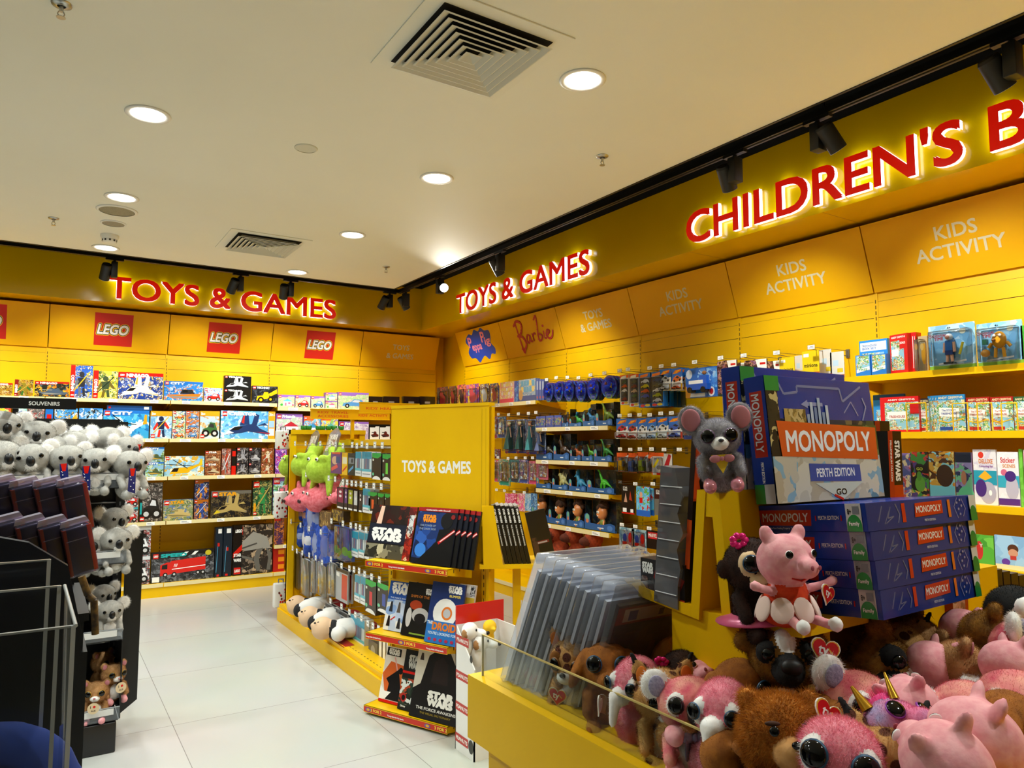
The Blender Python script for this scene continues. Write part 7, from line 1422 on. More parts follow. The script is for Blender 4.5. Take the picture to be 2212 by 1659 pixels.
# ================================================================== counter bin
CZ = .82; KX = .998; KY = at_z(1010.7, 1456.7, CZ).y; KYN = -.35; KX2 = 2.25
t = thing('counter_bin', 'yellow display counter with clear upstand holding plush animals and board games', 'display counter')
MB().box(KX, KX2, KYN, KY, CZ - .165, CZ - .02, yellow).build('fascia', t, uv=False)
MB().box(KX, KX2, KYN, KY, CZ - .02, CZ, yellow).build('deck', t, uv=False)
MB().box(KX + .04, KX2 - .04, KYN + .03, KY - .045, 0, CZ - .165, yellow).build('plinth', t, uv=False)
pz = at_x(1043, 1370, KX + .028).z; pyE = at_x(1043, 1400, KX + .028).y
acr = clear('#f8fbfa', .25, .995, 'acrylic'); edge = mat('#c8b06a', .3)
u = MB().box(KX + .026, KX + .031, KYN + .05, pyE, CZ, pz - .003, acr).build('acrylic_upstand', t, uv=False)
MB().box(KX + .026, KX + .031, KYN + .05, pyE, pz - .003, pz, edge).build('edge', u, uv=False)
MB().box(KX + .0255, KX + .0315, pyE, pyE + .003, CZ, pz, mat('#d8d0b8', .3)).build('edge', u, uv=False)

# ------------------------------------------------------------------ A-frame riser with the board games
phi = math.radians(5.5); Px = at_d(1880, 1148.7, 1.36)
ezv = Vector((0, math.sin(phi), math.cos(phi))); BT_ = .054
Qo = Px - ezv*(3*BT_)               # near left bottom corner of the stack
MS = Matrix.Translation(Qo) @ Matrix.Rotation(-phi, 4, 'X')    # x along the stand, y back, z up, tilted
t = thing('riser_stand', 'yellow A-shaped riser stand in the counter bin with a tilted shelf on each side', 'display stand')
xs, xe = 1.195, 1.62; topz = 1.347
MS0 = Matrix.Translation((0, Qo.y, Qo.z)) @ Matrix.Rotation(-phi, 4, 'X')
MB().box(xs, xe, .085, .2498, -.024, 0, yellow, MS0).build('shelf', t, uv=False)
MB().box(xs, xe, .25, .274, -.024, .252, yellow, MS0).build('back_board', t, uv=False)
mid = 1.078
ML0 = Matrix.Translation((0, 2*mid, 0)) @ Matrix.Scale(-1, 4, (0, 1, 0)) @ MS0
def flip(mb):
    mb.f = [tuple(reversed(f)) for f in mb.f]; return mb
flip(MB().box(xs, xe, .085, .2498, -.024, 0, yellow, ML0)).build('shelf', t, uv=False)
flip(MB().box(xs, xe, .25, .274, -.024, .252, yellow, ML0)).build('back_board', t, uv=False)
MB().box(xs + .002, xe, mid - .009, mid + .009, topz - .055, topz - .001, yellow).build('spacer', t, uv=False)
MB().box(xs + .01, xe, .985, 1.2, CZ, 1.09, yellow).build('column', t, uv=False)
MB().box(1.30, 1.32, .885, .985, CZ, 1.09, yellow).build('front_leg', t, uv=False); MB().box(xe - .02, xe, .88, .985, CZ, 1.09, yellow).build('front_leg', t, uv=False)

blueB = textured('#1c3c9e', '#2246ac', 6, .25, 0, 2, 'printed_blue_board'); mred = hx('d0341c'); mgrn = hx('1a8a3c'); ltb = hx('8a94c0'); mor = hx('e07828')
photo = pk('3a6a9a 8aa8b8 4a5a38 c8b898 6a8aa8 2a4058', 9, .03); beach = pk('c8c0a8 88b0c0 b8ac90 5a8a9a d8d0b8', 7, .03); city2 = pk('2a3850 4a5a40 6a7a8a 8a7a58 1c2a40', 10, .03)
def side_short(a):     # MONOPOLY | PERTH EDITION | 8+ Family
    a.r(0, 0, 1, 1, blueB); a.p([(.09, .22), (.55, .2), (.56, .8), (.08, .82)], mred); a.t('MONOPOLY', .32, .36, .34, W_, bold=.02, fit=.42); a.t('PERTH EDITION', .70, .43, .15, W_, fit=.17, bold=.02); a.t('The Fast-Dealing Property Trading Game', .32, .08, .07, hx('c8d0e8'), fit=.3)
    a.r(.59, .38, .6, .58, R_); a.r(.80, .38, .81, .58, R_); a.r(.845, 0, .965, 1, hx('dcdcd8')); a.e(.905, .18, .058, .42, mgrn, 20, 0, 180); a.r(.847, 0, .963, .2, mgrn); a.t('8+', .875, .62, .2, K_, fit=.03); a.r(.90, .62, .95, .9, hx('7a8088')); a.t('Family', .905, .22, .14, W_, fit=.08)
def side_long(a):
    a.r(0, 0, 1, 1, blueB); a.line([(.09, .3), (.13, .85)], .05, ltb); a.line([(.14, .2), (.2, .8), (.17, .4), (.22, .45), (.15, .22)], .04, ltb); a.line([(.24, .9), (.27, .5), (.25, .2)], .05, ltb)
    a.r(.29, .2, .32, .9, mred); a.p([(.40, .34), (.66, .4), (.66, .9), (.41, .86)], mred); a.t('MONOPOLY', .53, .5, .26, W_, bold=.02, fit=.23); a.t('PERTH EDITION', .53, .16, .09, hx('c8d0e8'), fit=.1); a.r(.71, .22, .735, .9, mor)
    a.line([(.77, .6), (.81, .95)], .03, ltb); a.line([(.77, .6), (.80, .15)], .03, ltb); a.line([(.85, .9), (.88, .5), (.85, .2)], .03, ltb); [a.e(x, y, .008, .05, ltb, 10) for x, y in ((.8, .75), (.81, .5), (.83, .85), (.84, .62), (.82, .3))]
    a.r(.92, .45, .985, 1, hx('dcdcd8')); a.e(.952, .3, .032, .3, mgrn); a.r(.92, 0, .985, .3, mgrn)
def face_board(a):
    a.r(0, 0, 1, 1, city2); a.r(0, .66, 1, 1, blueB); a.line([(.12, .95), (.16, .86), (.28, .88), (.28, .93), (.68, .93), (.7, .82), (.9, .96)], .02, ltb); a.p([(.3, .78), (.36, .82), (.36, .8), (.5, .8), (.5, .77), (.36, .77), (.36, .75)], ltb); a.line([(.7, .72), (.78, .82), (.84, .70)], .012, ltb); a.line([(.88, .66), (.93, .78), (.9, .86)], .016, ltb)
    a.r(0, .36, .1, 1, pk('1a1c20 2a2c28 c8b87a 16181a', 14)); a.r(.0, .88, .12, 1, mgrn); a.r(.14, .6, .33, .74, pk('b89a58 8a7440 c8b078 6a5830', 16)); [a.r(.34 + .035*i, .6, .365 + .035*i, (.7, .8, .76, .84, .72, .78)[i], hx(('8aa0c0', 'b8c4d4', '6a84b0', 'a0b4cc', '7a94b8', 'c0ccd8')[i])) for i in range(6)]
    a.r(.0, .0, 1, .36, beach); a.r(.6, .36, 1, .62, pk('4a5a30 6a7a48 2a3a28 8a9aa8', 8)); a.p([(.08, .36), (.98, .32), (.99, .6), (.06, .64)], mor if False else hx('dc5a24')); a.t('MONOPOLY', .525, .40, .17, W_, bold=.03, fit=.8)
    a.p([(.3, .16), (.78, .14), (.78, .28), (.3, .3)], hx('2a4c9c')); a.t('PERTH EDITION', .54, .19, .07, W_, fit=.36); a.p([(.34, .14), (.8, .14), (.58, -.0), (.56, .0)], hx('d0d4c0')); a.t('GO', .57, .04, .05, K_, fit=.1); a.line([(.5, .04), (.58, .0)], .02, R_)
    a.r(.06, .0, 1, .0001, K_)
def spine_v(a):        # spine read downwards
    a.r(0, 0, 1, 1, blueB); a.r(.2, .36, .84, .88, mred); a.r(0, 0, .5, .15, mgrn); a.r(.5, 0, 1, .15, hx('dcdcd8'))
    for s_, z0, sz, ft in (('MONOPOLY', .86, .4, .46), ('PERTH EDITION', .32, .14, .16)):
        a.k += 1; M = a.fr() @ Matrix.Translation((-.2*a.w if sz > .3 else -.05*a.w, 0, z0*a.h)) @ Matrix.Rotation(math.pi/2, 4, 'Y'); a.mb.text(s_, 0, 0, sz*a.w, W_, M, 'l', .02, fit=ft*a.h)
LX, LY = .395, .272
def board_game(label, M, standing):
    t = thing('board_game_box', label, 'board game box', group='blue board games on the riser'); t.matrix_world = M
    if standing:
        MB().rbox(0, LX, 0, .05, 0, LY, blueB, .0015, seg=1).build('carton', t); A = Art(LX, LY, 0, M=Matrix.Translation((LX/2, 0, 0))); face_board(A); A.mb.build('front_print', t)
        A = Art(.05, LY, 0, M=Matrix.Rotation(-math.pi/2, 4, 'Z') @ Matrix.Translation((-.025, 0, 0))); spine_v(A); A.mb.build('side_print', t)
        A = Art(LX, .05, 0, M=Matrix.Translation((LX/2, 0, LY)) @ Matrix.Rotation(-math.pi/2, 4, 'X')); A.r(0, 0, 1, 1, blueB); A.r(.08, .2, .2, .8, mgrn); A.mb.build('top_print', t)
    else:
        h = BT_ - .001; MB().rbox(0, LX, 0, LY, 0, h, blueB, .0015, seg=1).build('carton', t); A = Art(LX, h, 0, M=Matrix.Translation((LX/2, 0, 0))); side_long(A); A.mb.build('front_print', t)
        A = Art(LY, h, 0, M=Matrix.Rotation(-math.pi/2, 4, 'Z') @ Matrix.Translation((-LY/2, 0, 0))); side_short(A); A.mb.build('side_print', t)
    MB().box(-.0012, LX + .0012, -.0012, (.05 if standing else LY) + .0012, -.0, (LY if standing else BT_ - .001) + .0006, clear('#f4f6fa', .35, .99, 'shrink_wrap')).build('shrink_wrap', t, uv=False)
for i, (dx, rz) in enumerate(((.006, 1.5), (.002, .6), (-.001, 0), (-.006, -1.6))):
    board_game(f'flat blue board game box, {("lowest", "third from the top", "second from the top", "topmost")[i]} of the stack of four', MS @ Matrix.Translation((dx, -.0, BT_*i + .0005)) @ Matrix.Rotation(math.radians(rz), 4, 'Z'), False)
st_z = 1.323
board_game('upright blue board game box with its front in full view, leaning on the stand', Matrix.Translation((1.283, .972, st_z)) @ Matrix.Rotation(-phi, 4, 'X'), True)
p2 = at_y(1600, 797, 1.06)
board_game('second upright blue board game box half hidden behind the first', Matrix.Translation((p2.x, 1.052, topz + .001)) @ Matrix.Rotation(-phi*.5, 4, 'X'), True)
plush('mouse', 'grey plush mouse with big pink ears sitting on the riser stand', 1549, 945, 'y', 1.045, -42, .80, 0, -4, name='plush_mouse', group=None)
# goods on the left side of the riser
grey_p = clear('#a8aab0', .5, .7, 'smoky_plastic', .25)
def on_left(px, py, y): return at_y(px, py, y)
zl = Qo.z + .005; yb_ = 2*mid - Qo.y
t = thing('counter_carton', 'low black and red toy carton on the left shelf of the riser stand', 'display carton'); M = Matrix.Translation((xs + .004, yb_ - .088, at_y(1400, 1288, yb_ - .1).z + .005)); t.matrix_world = M @ Matrix.Rotation(-math.radians(90), 4, 'Z')
L_ = .14; h_ = .085
MB().box(0, L_, .0, .2, 0, h_, hx('1c1614')).build('carton', t, uv=False)
A = Art(L_, h_, 0, M=Matrix.Translation((L_/2, 0, 0))); A.r(0, 0, 1, 1, hx('1a1412')); sw(A, .17, .62, .13, W_, .26); A.p([(.3, .5), (.9, .3), (1, .6), (.4, .95)], hx('7a1c10')); A.line([(.5, .95), (.6, .4)], .06, hx('f0c0b0')); [A.r(.04 + .16*i, .12, .17 + .16*i, .52, pk(c, 26)) for i, c in enumerate(('5a3a34 2a2020 8a6a5a', '2a2a2c 4a4a4a 1a1a1a', 'b88a3a 8a6420 d8b868', 'a8a8b0 6a6a80 d8d8d8', '4a4a78 a8a8b8 2a2a3a'))]; A.r(0, 0, 1, .1, hx('b02a14')); A.mb.build('front_print', t)
b = MB(); M2 = Matrix.Translation((0, 0, 0))
p = at_y(1461, 1290, mid + .12)
t = thing('plastic_display', 'empty wavy grey plastic display strip beside the mouse', 'plastic tray', (xs - .004, mid + .090, at_y(1462, 1315, mid + .1).z)); 
pts = [(0, 0), (.075, 0), (.075, .31), (.03, .31), (.018, .27), (.004, .25), (.016, .21), (-.004, .17), (.012, .13), (-.002, .09), (.004, .05)]
mb = MB(); mb.prism(pts, 0, .05, grey_p, Matrix.Rotation(math.pi/2, 4, 'Z') @ Matrix.Rotation(-phi, 4, 'Y') @ Matrix.Scale(-1, 4, (0, 1, 0)))
for i in range(7): mb.tube([(-.001, .005, .03 + .04*i), (-.001, .07, .024 + .04*i)], .0014, mat('#d8dade', .2), 6, Matrix.Rotation(phi, 4, 'X'))
mb.build('tray', t, uv=False)
t = thing('tall_toy_carton', 'tall black carton with orange panel leaning behind the mouse', 'display carton', (xs + .01, mid + .066, at_y(1500, 1250, mid + .03).z + .012), (phi, 0, 0))
MB().box(0, .3, 0, .014, 0, .30, hx('1a1614')).build('carton', t, uv=False)
A = Art(.014, .30, 0, M=Matrix.Rotation(-math.pi/2, 4, 'Z') @ Matrix.Translation((-.007, 0, 0))); A.r(0, 0, 1, 1, hx('2a1c18')); A.r(0, .0, 1, .36, hx('c84a14')); A.mb.build('side_print', t)
t2 = Art(.3, .3, 0, M=Matrix.Translation((.15, 0, 0))); t2.r(0, 0, 1, 1, hx('16110f')); t2.r(0, .5, 1, .92, hx('d8501c')); sw(t2, .3, .5, .16, hx('1a1412'), .5); t2.mb.build('front_print', t)

# boxed toys standing on a low block behind the stack
t = thing('display_block', 'low yellow block in the counter bin behind the board games', 'display block', (1.95, 1.15, CZ)); MB().box(-.25, .22, -.2, .2, 0, .3, yellow).build('block', t, uv=False)
for i, (x0, x1, yt, l) in enumerate(((1889, 1921, 909, 'black and red toy carton half hidden by the upright board game'), (1917, 1946, 931, 'red and black toy carton with white title reading downwards'))):
    y = 1.12 - .05*i; a = at_y(x0, yt, y); b_ = at_y(x1, yt, y); h = a.z - (CZ + .301); w_ = b_.x - a.x
    t = thing('toy_carton', l, 'toy box', (a.x, y, CZ + .301), group='red and black cartons behind the board games')
    MB().box(0, w_, 0, .16, 0, h, K_).build('carton', t); A = Art(w_, h, 0, M=Matrix.Translation((w_/2, 0, 0))); A.r(0, 0, 1, 1, hx('1c1412')); A.r(0, 0, 1, .6, hx('b83414')); A.r(0, 0, .34, 1, hx('a82818'))
    if i: A.k += 1; A.mb.text('STAR WARS', 0, 0, .34*w_, W_, A.fr() @ Matrix.Translation((-.02*w_, 0, .93*h)) @ Matrix.Rotation(math.pi/2, 4, 'Y'), 'l', .06, fit=.3*h); A.mb.text('MILLENNIUM FALCON', 0, 0, .12*w_, W_, A.fr() @ Matrix.Translation((-.38*w_, 0, .93*h)) @ Matrix.Rotation(math.pi/2, 4, 'Y'), 'l', .03, fit=.3*h)
    else: A.e(.5, .62, .4, .1, hx('2a2438')); A.r(.4, .86, .9, .88, R_)
    A.mb.build('front_print', t)
for i in range(5):
    y = .98; a = at_y(2133 + 17*i, (1235, 1232, 1236, 1240, 1244)[i], y); w_ = at_y(2148 + 17*i, 1240, y).x - a.x; h = .24
    t = thing('book', f'black boxed book with red title spine behind the penguin, {ORD[i]} from the left', 'book', (a.x, y, a.z - h), group='black boxed books in the counter bin')
    MB().box(0, w_, 0, .18, 0, h, K_).build('cover', t); A = Art(w_, h, 0, M=Matrix.Translation((w_/2, 0, 0))); A.r(0, 0, 1, 1, hx('1a1210')); A.r(.04, 0, .34, .8, hx('7a1c14')); A.r(.1, .0, .9, .3, hx('5a1a10')); A.r(.14, .3, .22, .76, hx('e8d8d0')); A.e(.66, .5, .24, .12, hx('9a8a70')); A.mb.build('spine_print', t)
    if i == 0: zb5 = a.z - h
t = thing('display_block', 'second yellow block under the black boxed books in the counter bin', 'display block', (1.99, 1.0, CZ)); MB().box(-.17, .24, -.06, .17, 0, max(.02, zb5 - CZ - .002), yellow).build('block', t, uv=False)
a = at_y(2062, 1380, .93); t = thing('book', 'book with a brown portrait cover and red spine under the corner of the stack', 'book', (a.x, .93, a.z)); MB().box(0, .075, 0, .02, 0, .11, hx('9a2414')).build('cover', t); A = Art(.06, .11, 0, M=Matrix.Translation((.03, 0, 0))); A.r(0, 0, 1, 1, pk('8a5a48 b8847a 4a2c24 c89a88 6a4238', 12, .03)); A.mb.build('cover_print', t)

# ------------------------------------------------------------------ sleeves of posters in clear bags at the far end
bagc = clear('#f2f4f8', .6, .99, 'clear_bag2', .08); board = mat('#a8aab2', .5); 
for i in range(9):
    y = KY - .10 - .036*i; x = KX + .06 + .006*i; h = .345 - .008*i
    t = thing('poster_sleeve', f'large grey backed picture in a clear bag, {ORD[i]} from the far end of the counter' if i < 8 else 'front picture of the bagged row, dark brown with a white header label', 'bagged picture', (x, y, CZ + .002), (math.radians(27 - .6*i), 0, math.radians(rnd.uniform(-1.5, 1.5))), 'bagged pictures in the counter bin')
    MB().box(0, .27, -.005, .005, .0, h, mat('#d4d6dc', .45) if i < 8 else hx('1c1410')).build('board', t, uv=False)
    MB().rbox(-.016, .285, -.012, .012, .0, h + .05, bagc, .006).build('clear_bag', t, uv=False)
    if i == 8:
        A = Art(.27, h, -.0055, M=Matrix.Translation((.135, 0, 0))); A.r(0, 0, 1, 1, pk('1c1410 2a1c14 3a2416 140e0c', 8)); A.r(.0, .82, 1, .98, hx('7a2414')); A.r(.08, .84, .95, .96, hx('b8ac98')); A.r(.14, .85, .24, .94, hx('3a3a78')); A.r(.5, .86, .56, .92, hx('4a4a88')); A.p([(.4, .1), (.5, .6), (.56, .6), (.6, .1)], hx('5a2c1c')); A.r(.1, .2, .3, .44, hx('3a1c10')); A.mb.build('picture_print', t)

# ------------------------------------------------------------------ the plush heap
RX = 1.112
F = plush
F('unicorn', 'pink and blue plush unicorn behind the bagged pictures', 1188, 1445, 'x', RX + .03, -80, .9)
F('lynx', 'spotted plush lynx nearest the bagged pictures', 1242, 1424, 'x', RX, -62, 1.0, 6, 0, ((-.02, -.066, .075), .042, (0, .1, 0)))
F('dog', 'brown plush dog with long ears behind the clear upstand', 1312, 1440, 'x', RX, -38, 1.0, -8)
F('flamingo', 'pink plush flamingo turned left between the dog and the second lynx', 1374, 1482, 'x', RX - .02, -85, .98, 0, 0, ((-.055, -.06, .10), .04, (0, -.6, -1)))
F('lynx', 'second spotted plush lynx with orange ear, beside the pink koala', 1432, 1503, 'x', RX - .02, -30, .98, 0, 0)
F('koala', 'pink plush koala with lilac bow behind the clear upstand', 1492, 1523, 'x', RX - .02, -40, 1.0, -10, 0, ((.02, -.058, .06), .04, (0, .2, 0)))
F('flamingo', 'second pink plush flamingo in front of the brown dog', 1562, 1545, 'x', RX - .03, -68, 1.05, -6, 0, ((.06, -.01, HZ - .03), .042, (0, .2, .8)))
F('bear', 'fluffy orange plush bear with a sad face in the foreground', 1690, 1592, 'x', 1.07, -38, 1.05, -20, 0, ((.066, -.035, HZ + .035), .045, (0, .5, .4)))
F('seal', 'pink and white plush seal with a blue eye at the lower edge', 1815, 1642, 'x', 1.07, -60, 1.05, -14, 8)
F('stbernard', 'brown plush dog with white blaze and big black nose sitting highest in the heap', 1688, 1420, 'z', 1.035, -40, 1.0, -8, 0, ((.07, -.045, HZ + .02), .05, (0, .25, .2)))
F('dog', 'second brown plush dog behind the pink flamingo', 1598, 1482, 'z', .975, -30, .95, 10, -12)
F('dog', 'brown plush dog head behind the first lynx', 1300, 1385, 'z', .925, -100, .9, 20, 15)
F('tabby', 'ginger striped plush cat below the grey plastic strip', 1375, 1398, 'z', .94, -110, .9, 30, 10)
F('tabby', 'second ginger plush cat with a red tag', 1440, 1410, 'z', .935, 160, .85, 20, 0, RT)
F('monkey', 'dark brown plush monkey with a pink bow in the heap', 1475, 1452, 'z', .95, -70, .85, 30, -10)
F('dog', 'brown plush dog lying behind the monkey with the bow', 1435, 1415, 'z', .90, 130, .9, 60, 0)
F('dog', 'brown plush dog seen from behind near the riser column', 1515, 1435, 'z', .955, 120, .95, 10, 20, RT)
F('tabby', 'striped cream plush cat left of the white blazed dog', 1610, 1440, 'z', .955, 100, .8, 40, 0)
F('lynx', 'spotted plush lynx at the foot of the riser column', 1555, 1418, 'z', .93, 140, .8, 60, 20)
F('pig', 'pink plush pig snout peeping out behind the pink koala', 1508, 1470, 'z', .94, -30, .85, -40, 10)
F('pig', 'smooth pink plush pig right of the white blazed dog', 1775, 1495, 'z', .965, -60, .9, -20, 30)
F('koala', 'second pink plush koala tilted to the right, in the middle of the heap', 1858, 1522, 'z', .975, -25, 1.08, 0, 18)
F('stbernard', 'white blazed brown plush dog lying on its side under the board games', 1905, 1450, 'z', .99, -20, 1.2, 10, 60)
F('pig', 'big smooth pink plush pig head turned up in the heap', 1965, 1530, 'z', 1.0, 120, 1.0, -30, 20)
F('unicorn', 'pink and blue plush unicorn with gold ears in the foreground', 1935, 1580, 'z', .985, -10, .9, -50, 10)
F('dog', 'brown plush dog half buried right of the orange bear', 1830, 1572, 'z', .945, -60, .95, 20, 20)
F('lynx', 'spotted plush lynx seen from behind at the lower edge', 1935, 1645, 'z', .95, 140, 1.05, 30, 0)
F('pig', 'pink plush pig lying with its snout to the right', 2105, 1600, 'z', 1.0, 45, 1.25, 20, 0)
F('pig', 'pink plush pig at the bottom edge below the lying one', 2045, 1655, 'z', .99, 150, 1.2, -20, 20)
F('koala', 'pink plush koala with one glittering ear at the right edge', 2190, 1520, 'z', 1.0, 10, 1.05, 0, -20)
F('koala', 'pink plush koala lying face down before the tan hamster', 2085, 1540, 'z', .975, 170, 1.0, 50, 0)
F('dog', 'brown plush dog at the right edge of the picture', 2178, 1570, 'z', 1.0, 20, 1.0, 0, 20)
F('hamster', 'tan plush hamster with its cheek to us right of the lying dog', 2075, 1440, 'z', 1.02, 30, .95, 10, 10)
F('hamster', 'tan plush hamster further back under the board games', 1985, 1385, 'z', 1.03, 60, .95, 20, -20)
F('pig', 'pink plush pig head between the lying dog and the tan hamster', 2015, 1440, 'z', 1.015, 60, .95, 30, 0, RT)
F('pig', 'pink plush pig in shade under the stack corner', 2085, 1365, 'z', 1.06, 30, .9, 30, 10)
F('stbernard', 'white blazed plush dog beside the penguin', 2130, 1375, 'z', 1.07, 40, .85, 20, 40)
F('penguin', 'black plush penguin at the right edge under the boxed books', 2192, 1325, 'z', 1.09, -10, 1.0)
F('koala', 'pink and white plush koala below the penguin', 2190, 1400, 'z', 1.06, 30, .9, 0, 20)
F('pig', 'pink plush pig at the right edge below the penguin', 2180, 1440, 'z', 1.05, 60, .9, 20, 10)
F('dog', 'brown plush dog half buried at the right edge', 2190, 1478, 'z', 1.0, 100, 1.0, 30, 0)
F('lynx', 'spotted plush lynx behind the pink pig at the right', 1945, 1400, 'z', 1.02, 120, .9, 20, 0)
for i, (x, y, z, k) in enumerate(((1.3, .72, .87, 'dog'), (1.45, .68, .88, 'pig'), (1.3, .58, .87, 'tabby'), (1.15, .7, .86, 'dog'), (1.6, .78, .88, 'hamster'), (1.75, .8, .9, 'tabby'), (1.6, .62, .9, 'koala'), (1.85, .75, .93, 'dog'), (1.15, 1.0, .88, 'tabby'), (1.12, .93, .9, 'dog'))):
    o = F(k, f'plush animal lying deep in the heap under the others', 1900, 1500, 'd', 1.3, 50*i, .95, 70, 10*i, group='buried plush animals'); R = o.matrix_world.to_3x3().to_4x4(); o.matrix_world = Matrix.Translation((x, y, z)) @ R @ Matrix.Translation((0, 0, -HZ))
t = F('monkey', 'brown plush monkey with a pink flower and skirt leaning on the riser stand', 1625, 1222, 'y', .985, -25, 1.0, -4, -6, group=None)
# pink plush pig in an orange dress
t = thing('plush_pig', 'pink plush pig in an orange dress with a white petal skirt before the board games', 'plush toy')
Hp = at_y(1697, 1210, .90); from mathutils import Euler
t.matrix_world = Matrix.Translation(Hp) @ Euler((math.radians(-4), 0, math.radians(-15))).to_matrix().to_4x4() @ Matrix.Scale(1.02, 4) @ Matrix.Translation((0, 0, -HZ - .01))
PP = [(pigP, (0, 0, HZ + .01), (.056, .05, .05)), (pigP, (.004, -.05, HZ), (.022, .026, .02)), (rdD, (0, .008, .082), (.042, .038, .045)), (rdD, (0, .006, .06), (.052, .046, .032))]
for q in (-1, 1): PP += [(pigP, (q*.036, .004, HZ + .058), (.016, .008, .02), (0, q*25, 0)), (pigP, (q*.034, -.004, .097), (q*.078, -.02, .108), .009, .008), (pigP, (q*.086, -.02, .112), (.012, .008, .01)), (pigP, (q*.022, -.03, .05), (q*.034, -.07, .042), .01, .009), (whiteF, (q*.035, -.079, .045), (.012, .013, .014))]
o = blob(PP, .0045, 3).build('body', t, uv=False)
for q in (-1, 1): eye(t, (q*.026, -.043, HZ + .024), .006, 'f4f4f4', None, (q*.3, -1, .1)); MB().ball((.004 + q*.008, -.077, HZ + .002), (.0035, .002, .0045), mat('#a04a58', .8)).build('nostril', t, uv=False)
MB().tube([(-.018, -.037, HZ - .019), (0, -.0405, HZ - .024), (.018, -.037, HZ - .019)], .0016, R_, 5).build('mouth', t, uv=False)
mb = MB(); n = 8
for i in range(n): a = 2*math.pi*i/n; mb.ball((0, 0, 0), (.005, .0215, .024), mat('#ecd0c4', .8), Matrix.Translation((.053*math.cos(a), .006 + .047*math.sin(a), .066)) @ Matrix.Rotation(a, 4, 'Z') @ Matrix.Rotation(-.35, 4, 'Y'), 12, 8)
mb.build('petal_skirt', t, uv=False); heart_tag(t, (.066, -.03, .09), .036, (0, .4, .3))
# ================================================================== souvenir stand on the left
bk = mat('#0b0b0c', .35); SXR = .36; SY = 3.965
t = thing('souvenir_stand', 'black souvenir stand with clear fronted shelves of plush koalas', 'display stand')
MB().box(-1.1, SXR - .03, 4.40, 4.43, 0, 1.40, bk).box(-.137, SXR - .025, 4.37, 4.40, 1.38, 1.572, bk).build('back_panel', t, uv=False)
mb = MB().box(SXR - .03, SXR + .012, 4.34, 4.42, .1, 1.56, bk)
for i in range(34): mb.box(SXR - .014, SXR - .006, 4.3385, 4.34, .16 + .04*i, .18 + .04*i, mat('#5a5a5c'))
mb.build('upright', t, uv=False)
sil = mat('#c8ccd0', .2, .6); tray = clear('#dfe4ea', .5, .92, 'tray_plastic', .12)
for zf, zt, x0 in ((1.236, 1.306, -1.1), (.878, .938, -.4), (.52, .569, -.4), (.152, .21, -.4)):
    s = MB().box(x0, SXR - .01, SY, 4.40, zf - .006, zf, bk).build('shelf', t, uv=False)
    MB().box(x0, SXR - .005, SY - .004, SY, zf - .002, zt, tray).box(x0, SXR - .005, SY - .0045, SY + .001, zt - .003, zt, sil).build('clear_front', s, uv=False)
    MB().box(x0 + .2, SXR - .03, SY - .006, SY - .0045, zt - .034, zt - .006, mat('#e0e0de', .4)).build('price_strip', s, uv=False)
    MB().cyl((-.05, 4.36, zf - .1), (SXR - .03, 4.36, zf - .1), .005, sil, n=8).build('rail', t, uv=False)
MB().prism([(.12, .10), (.2, .16), (.2, 1.0), (.12, 1.0)], 0, .006, bk, Matrix.Translation((SXR - .11, 4.18, 0))).box(SXR - .004, SXR + .002, 4.0, 4.40, .14, .50, bk).build('side_panel', t, uv=False)
MB().rbox(-.4, SXR - .016, SY, 4.40, 0, .14, mat('#141416', .4), .006).build('base_box', t, uv=False)
t = thing('category_sign', 'black sign board with white SOUVENIRS lettering above the plush koalas', 'sign')
MB().box(-.9, .12, 3.98, 4.0, 1.605, 1.655, bk).build('board', t, uv=False); MB().box(-.14, -.115, 4.38, 4.42, 1.40, 1.65, bk).box(-.14, -.115, 3.99, 4.42, 1.63, 1.65, bk).build('post', t, uv=False)
a = at_y(62, 872, 3.98); b = at_y(129, 872, 3.98); A = Art(1, .05, 0, M=Matrix.Translation(((a.x+b.x)/2, 3.98, 1.605))); A.t('SOUVENIRS', .5, .33, .36, hx('d8d8d4'), fit=b.x - a.x); A.mb.build('lettering', t, uv=False)
flagm = hx('16246a'); 
def flag(t, x, y, z, L=.10, w=.028):
    mb = MB().add([(x - w/2, y, z), (x + w/2, y, z), (x + w/2, y - .004, z - L), (x - w/2, y + .002, z - L*.9)], [(0, 1, 2, 3)], flagm)
    for p, q, m in ((0, .3, R_), (.3, .36, W_)): mb.add([(x - w/2 + w*.1, y - .0008, z - L*p), (x + w/2 - w*.1, y - .0008, z - L*p), (x + w/2 - w*.3, y - .0012, z - L*q), (x - w/2 + w*.3, y - .0012, z - L*q)], [(0, 1, 2, 3)], m)
    for i in range(4): mb.ball((x + w*(.2 if i % 2 else -.2), y - .003, z - L*(.45 + .13*i)), .0024, W_, n=6, k=4)
    mb.build('flag_scarf', t, uv=False)
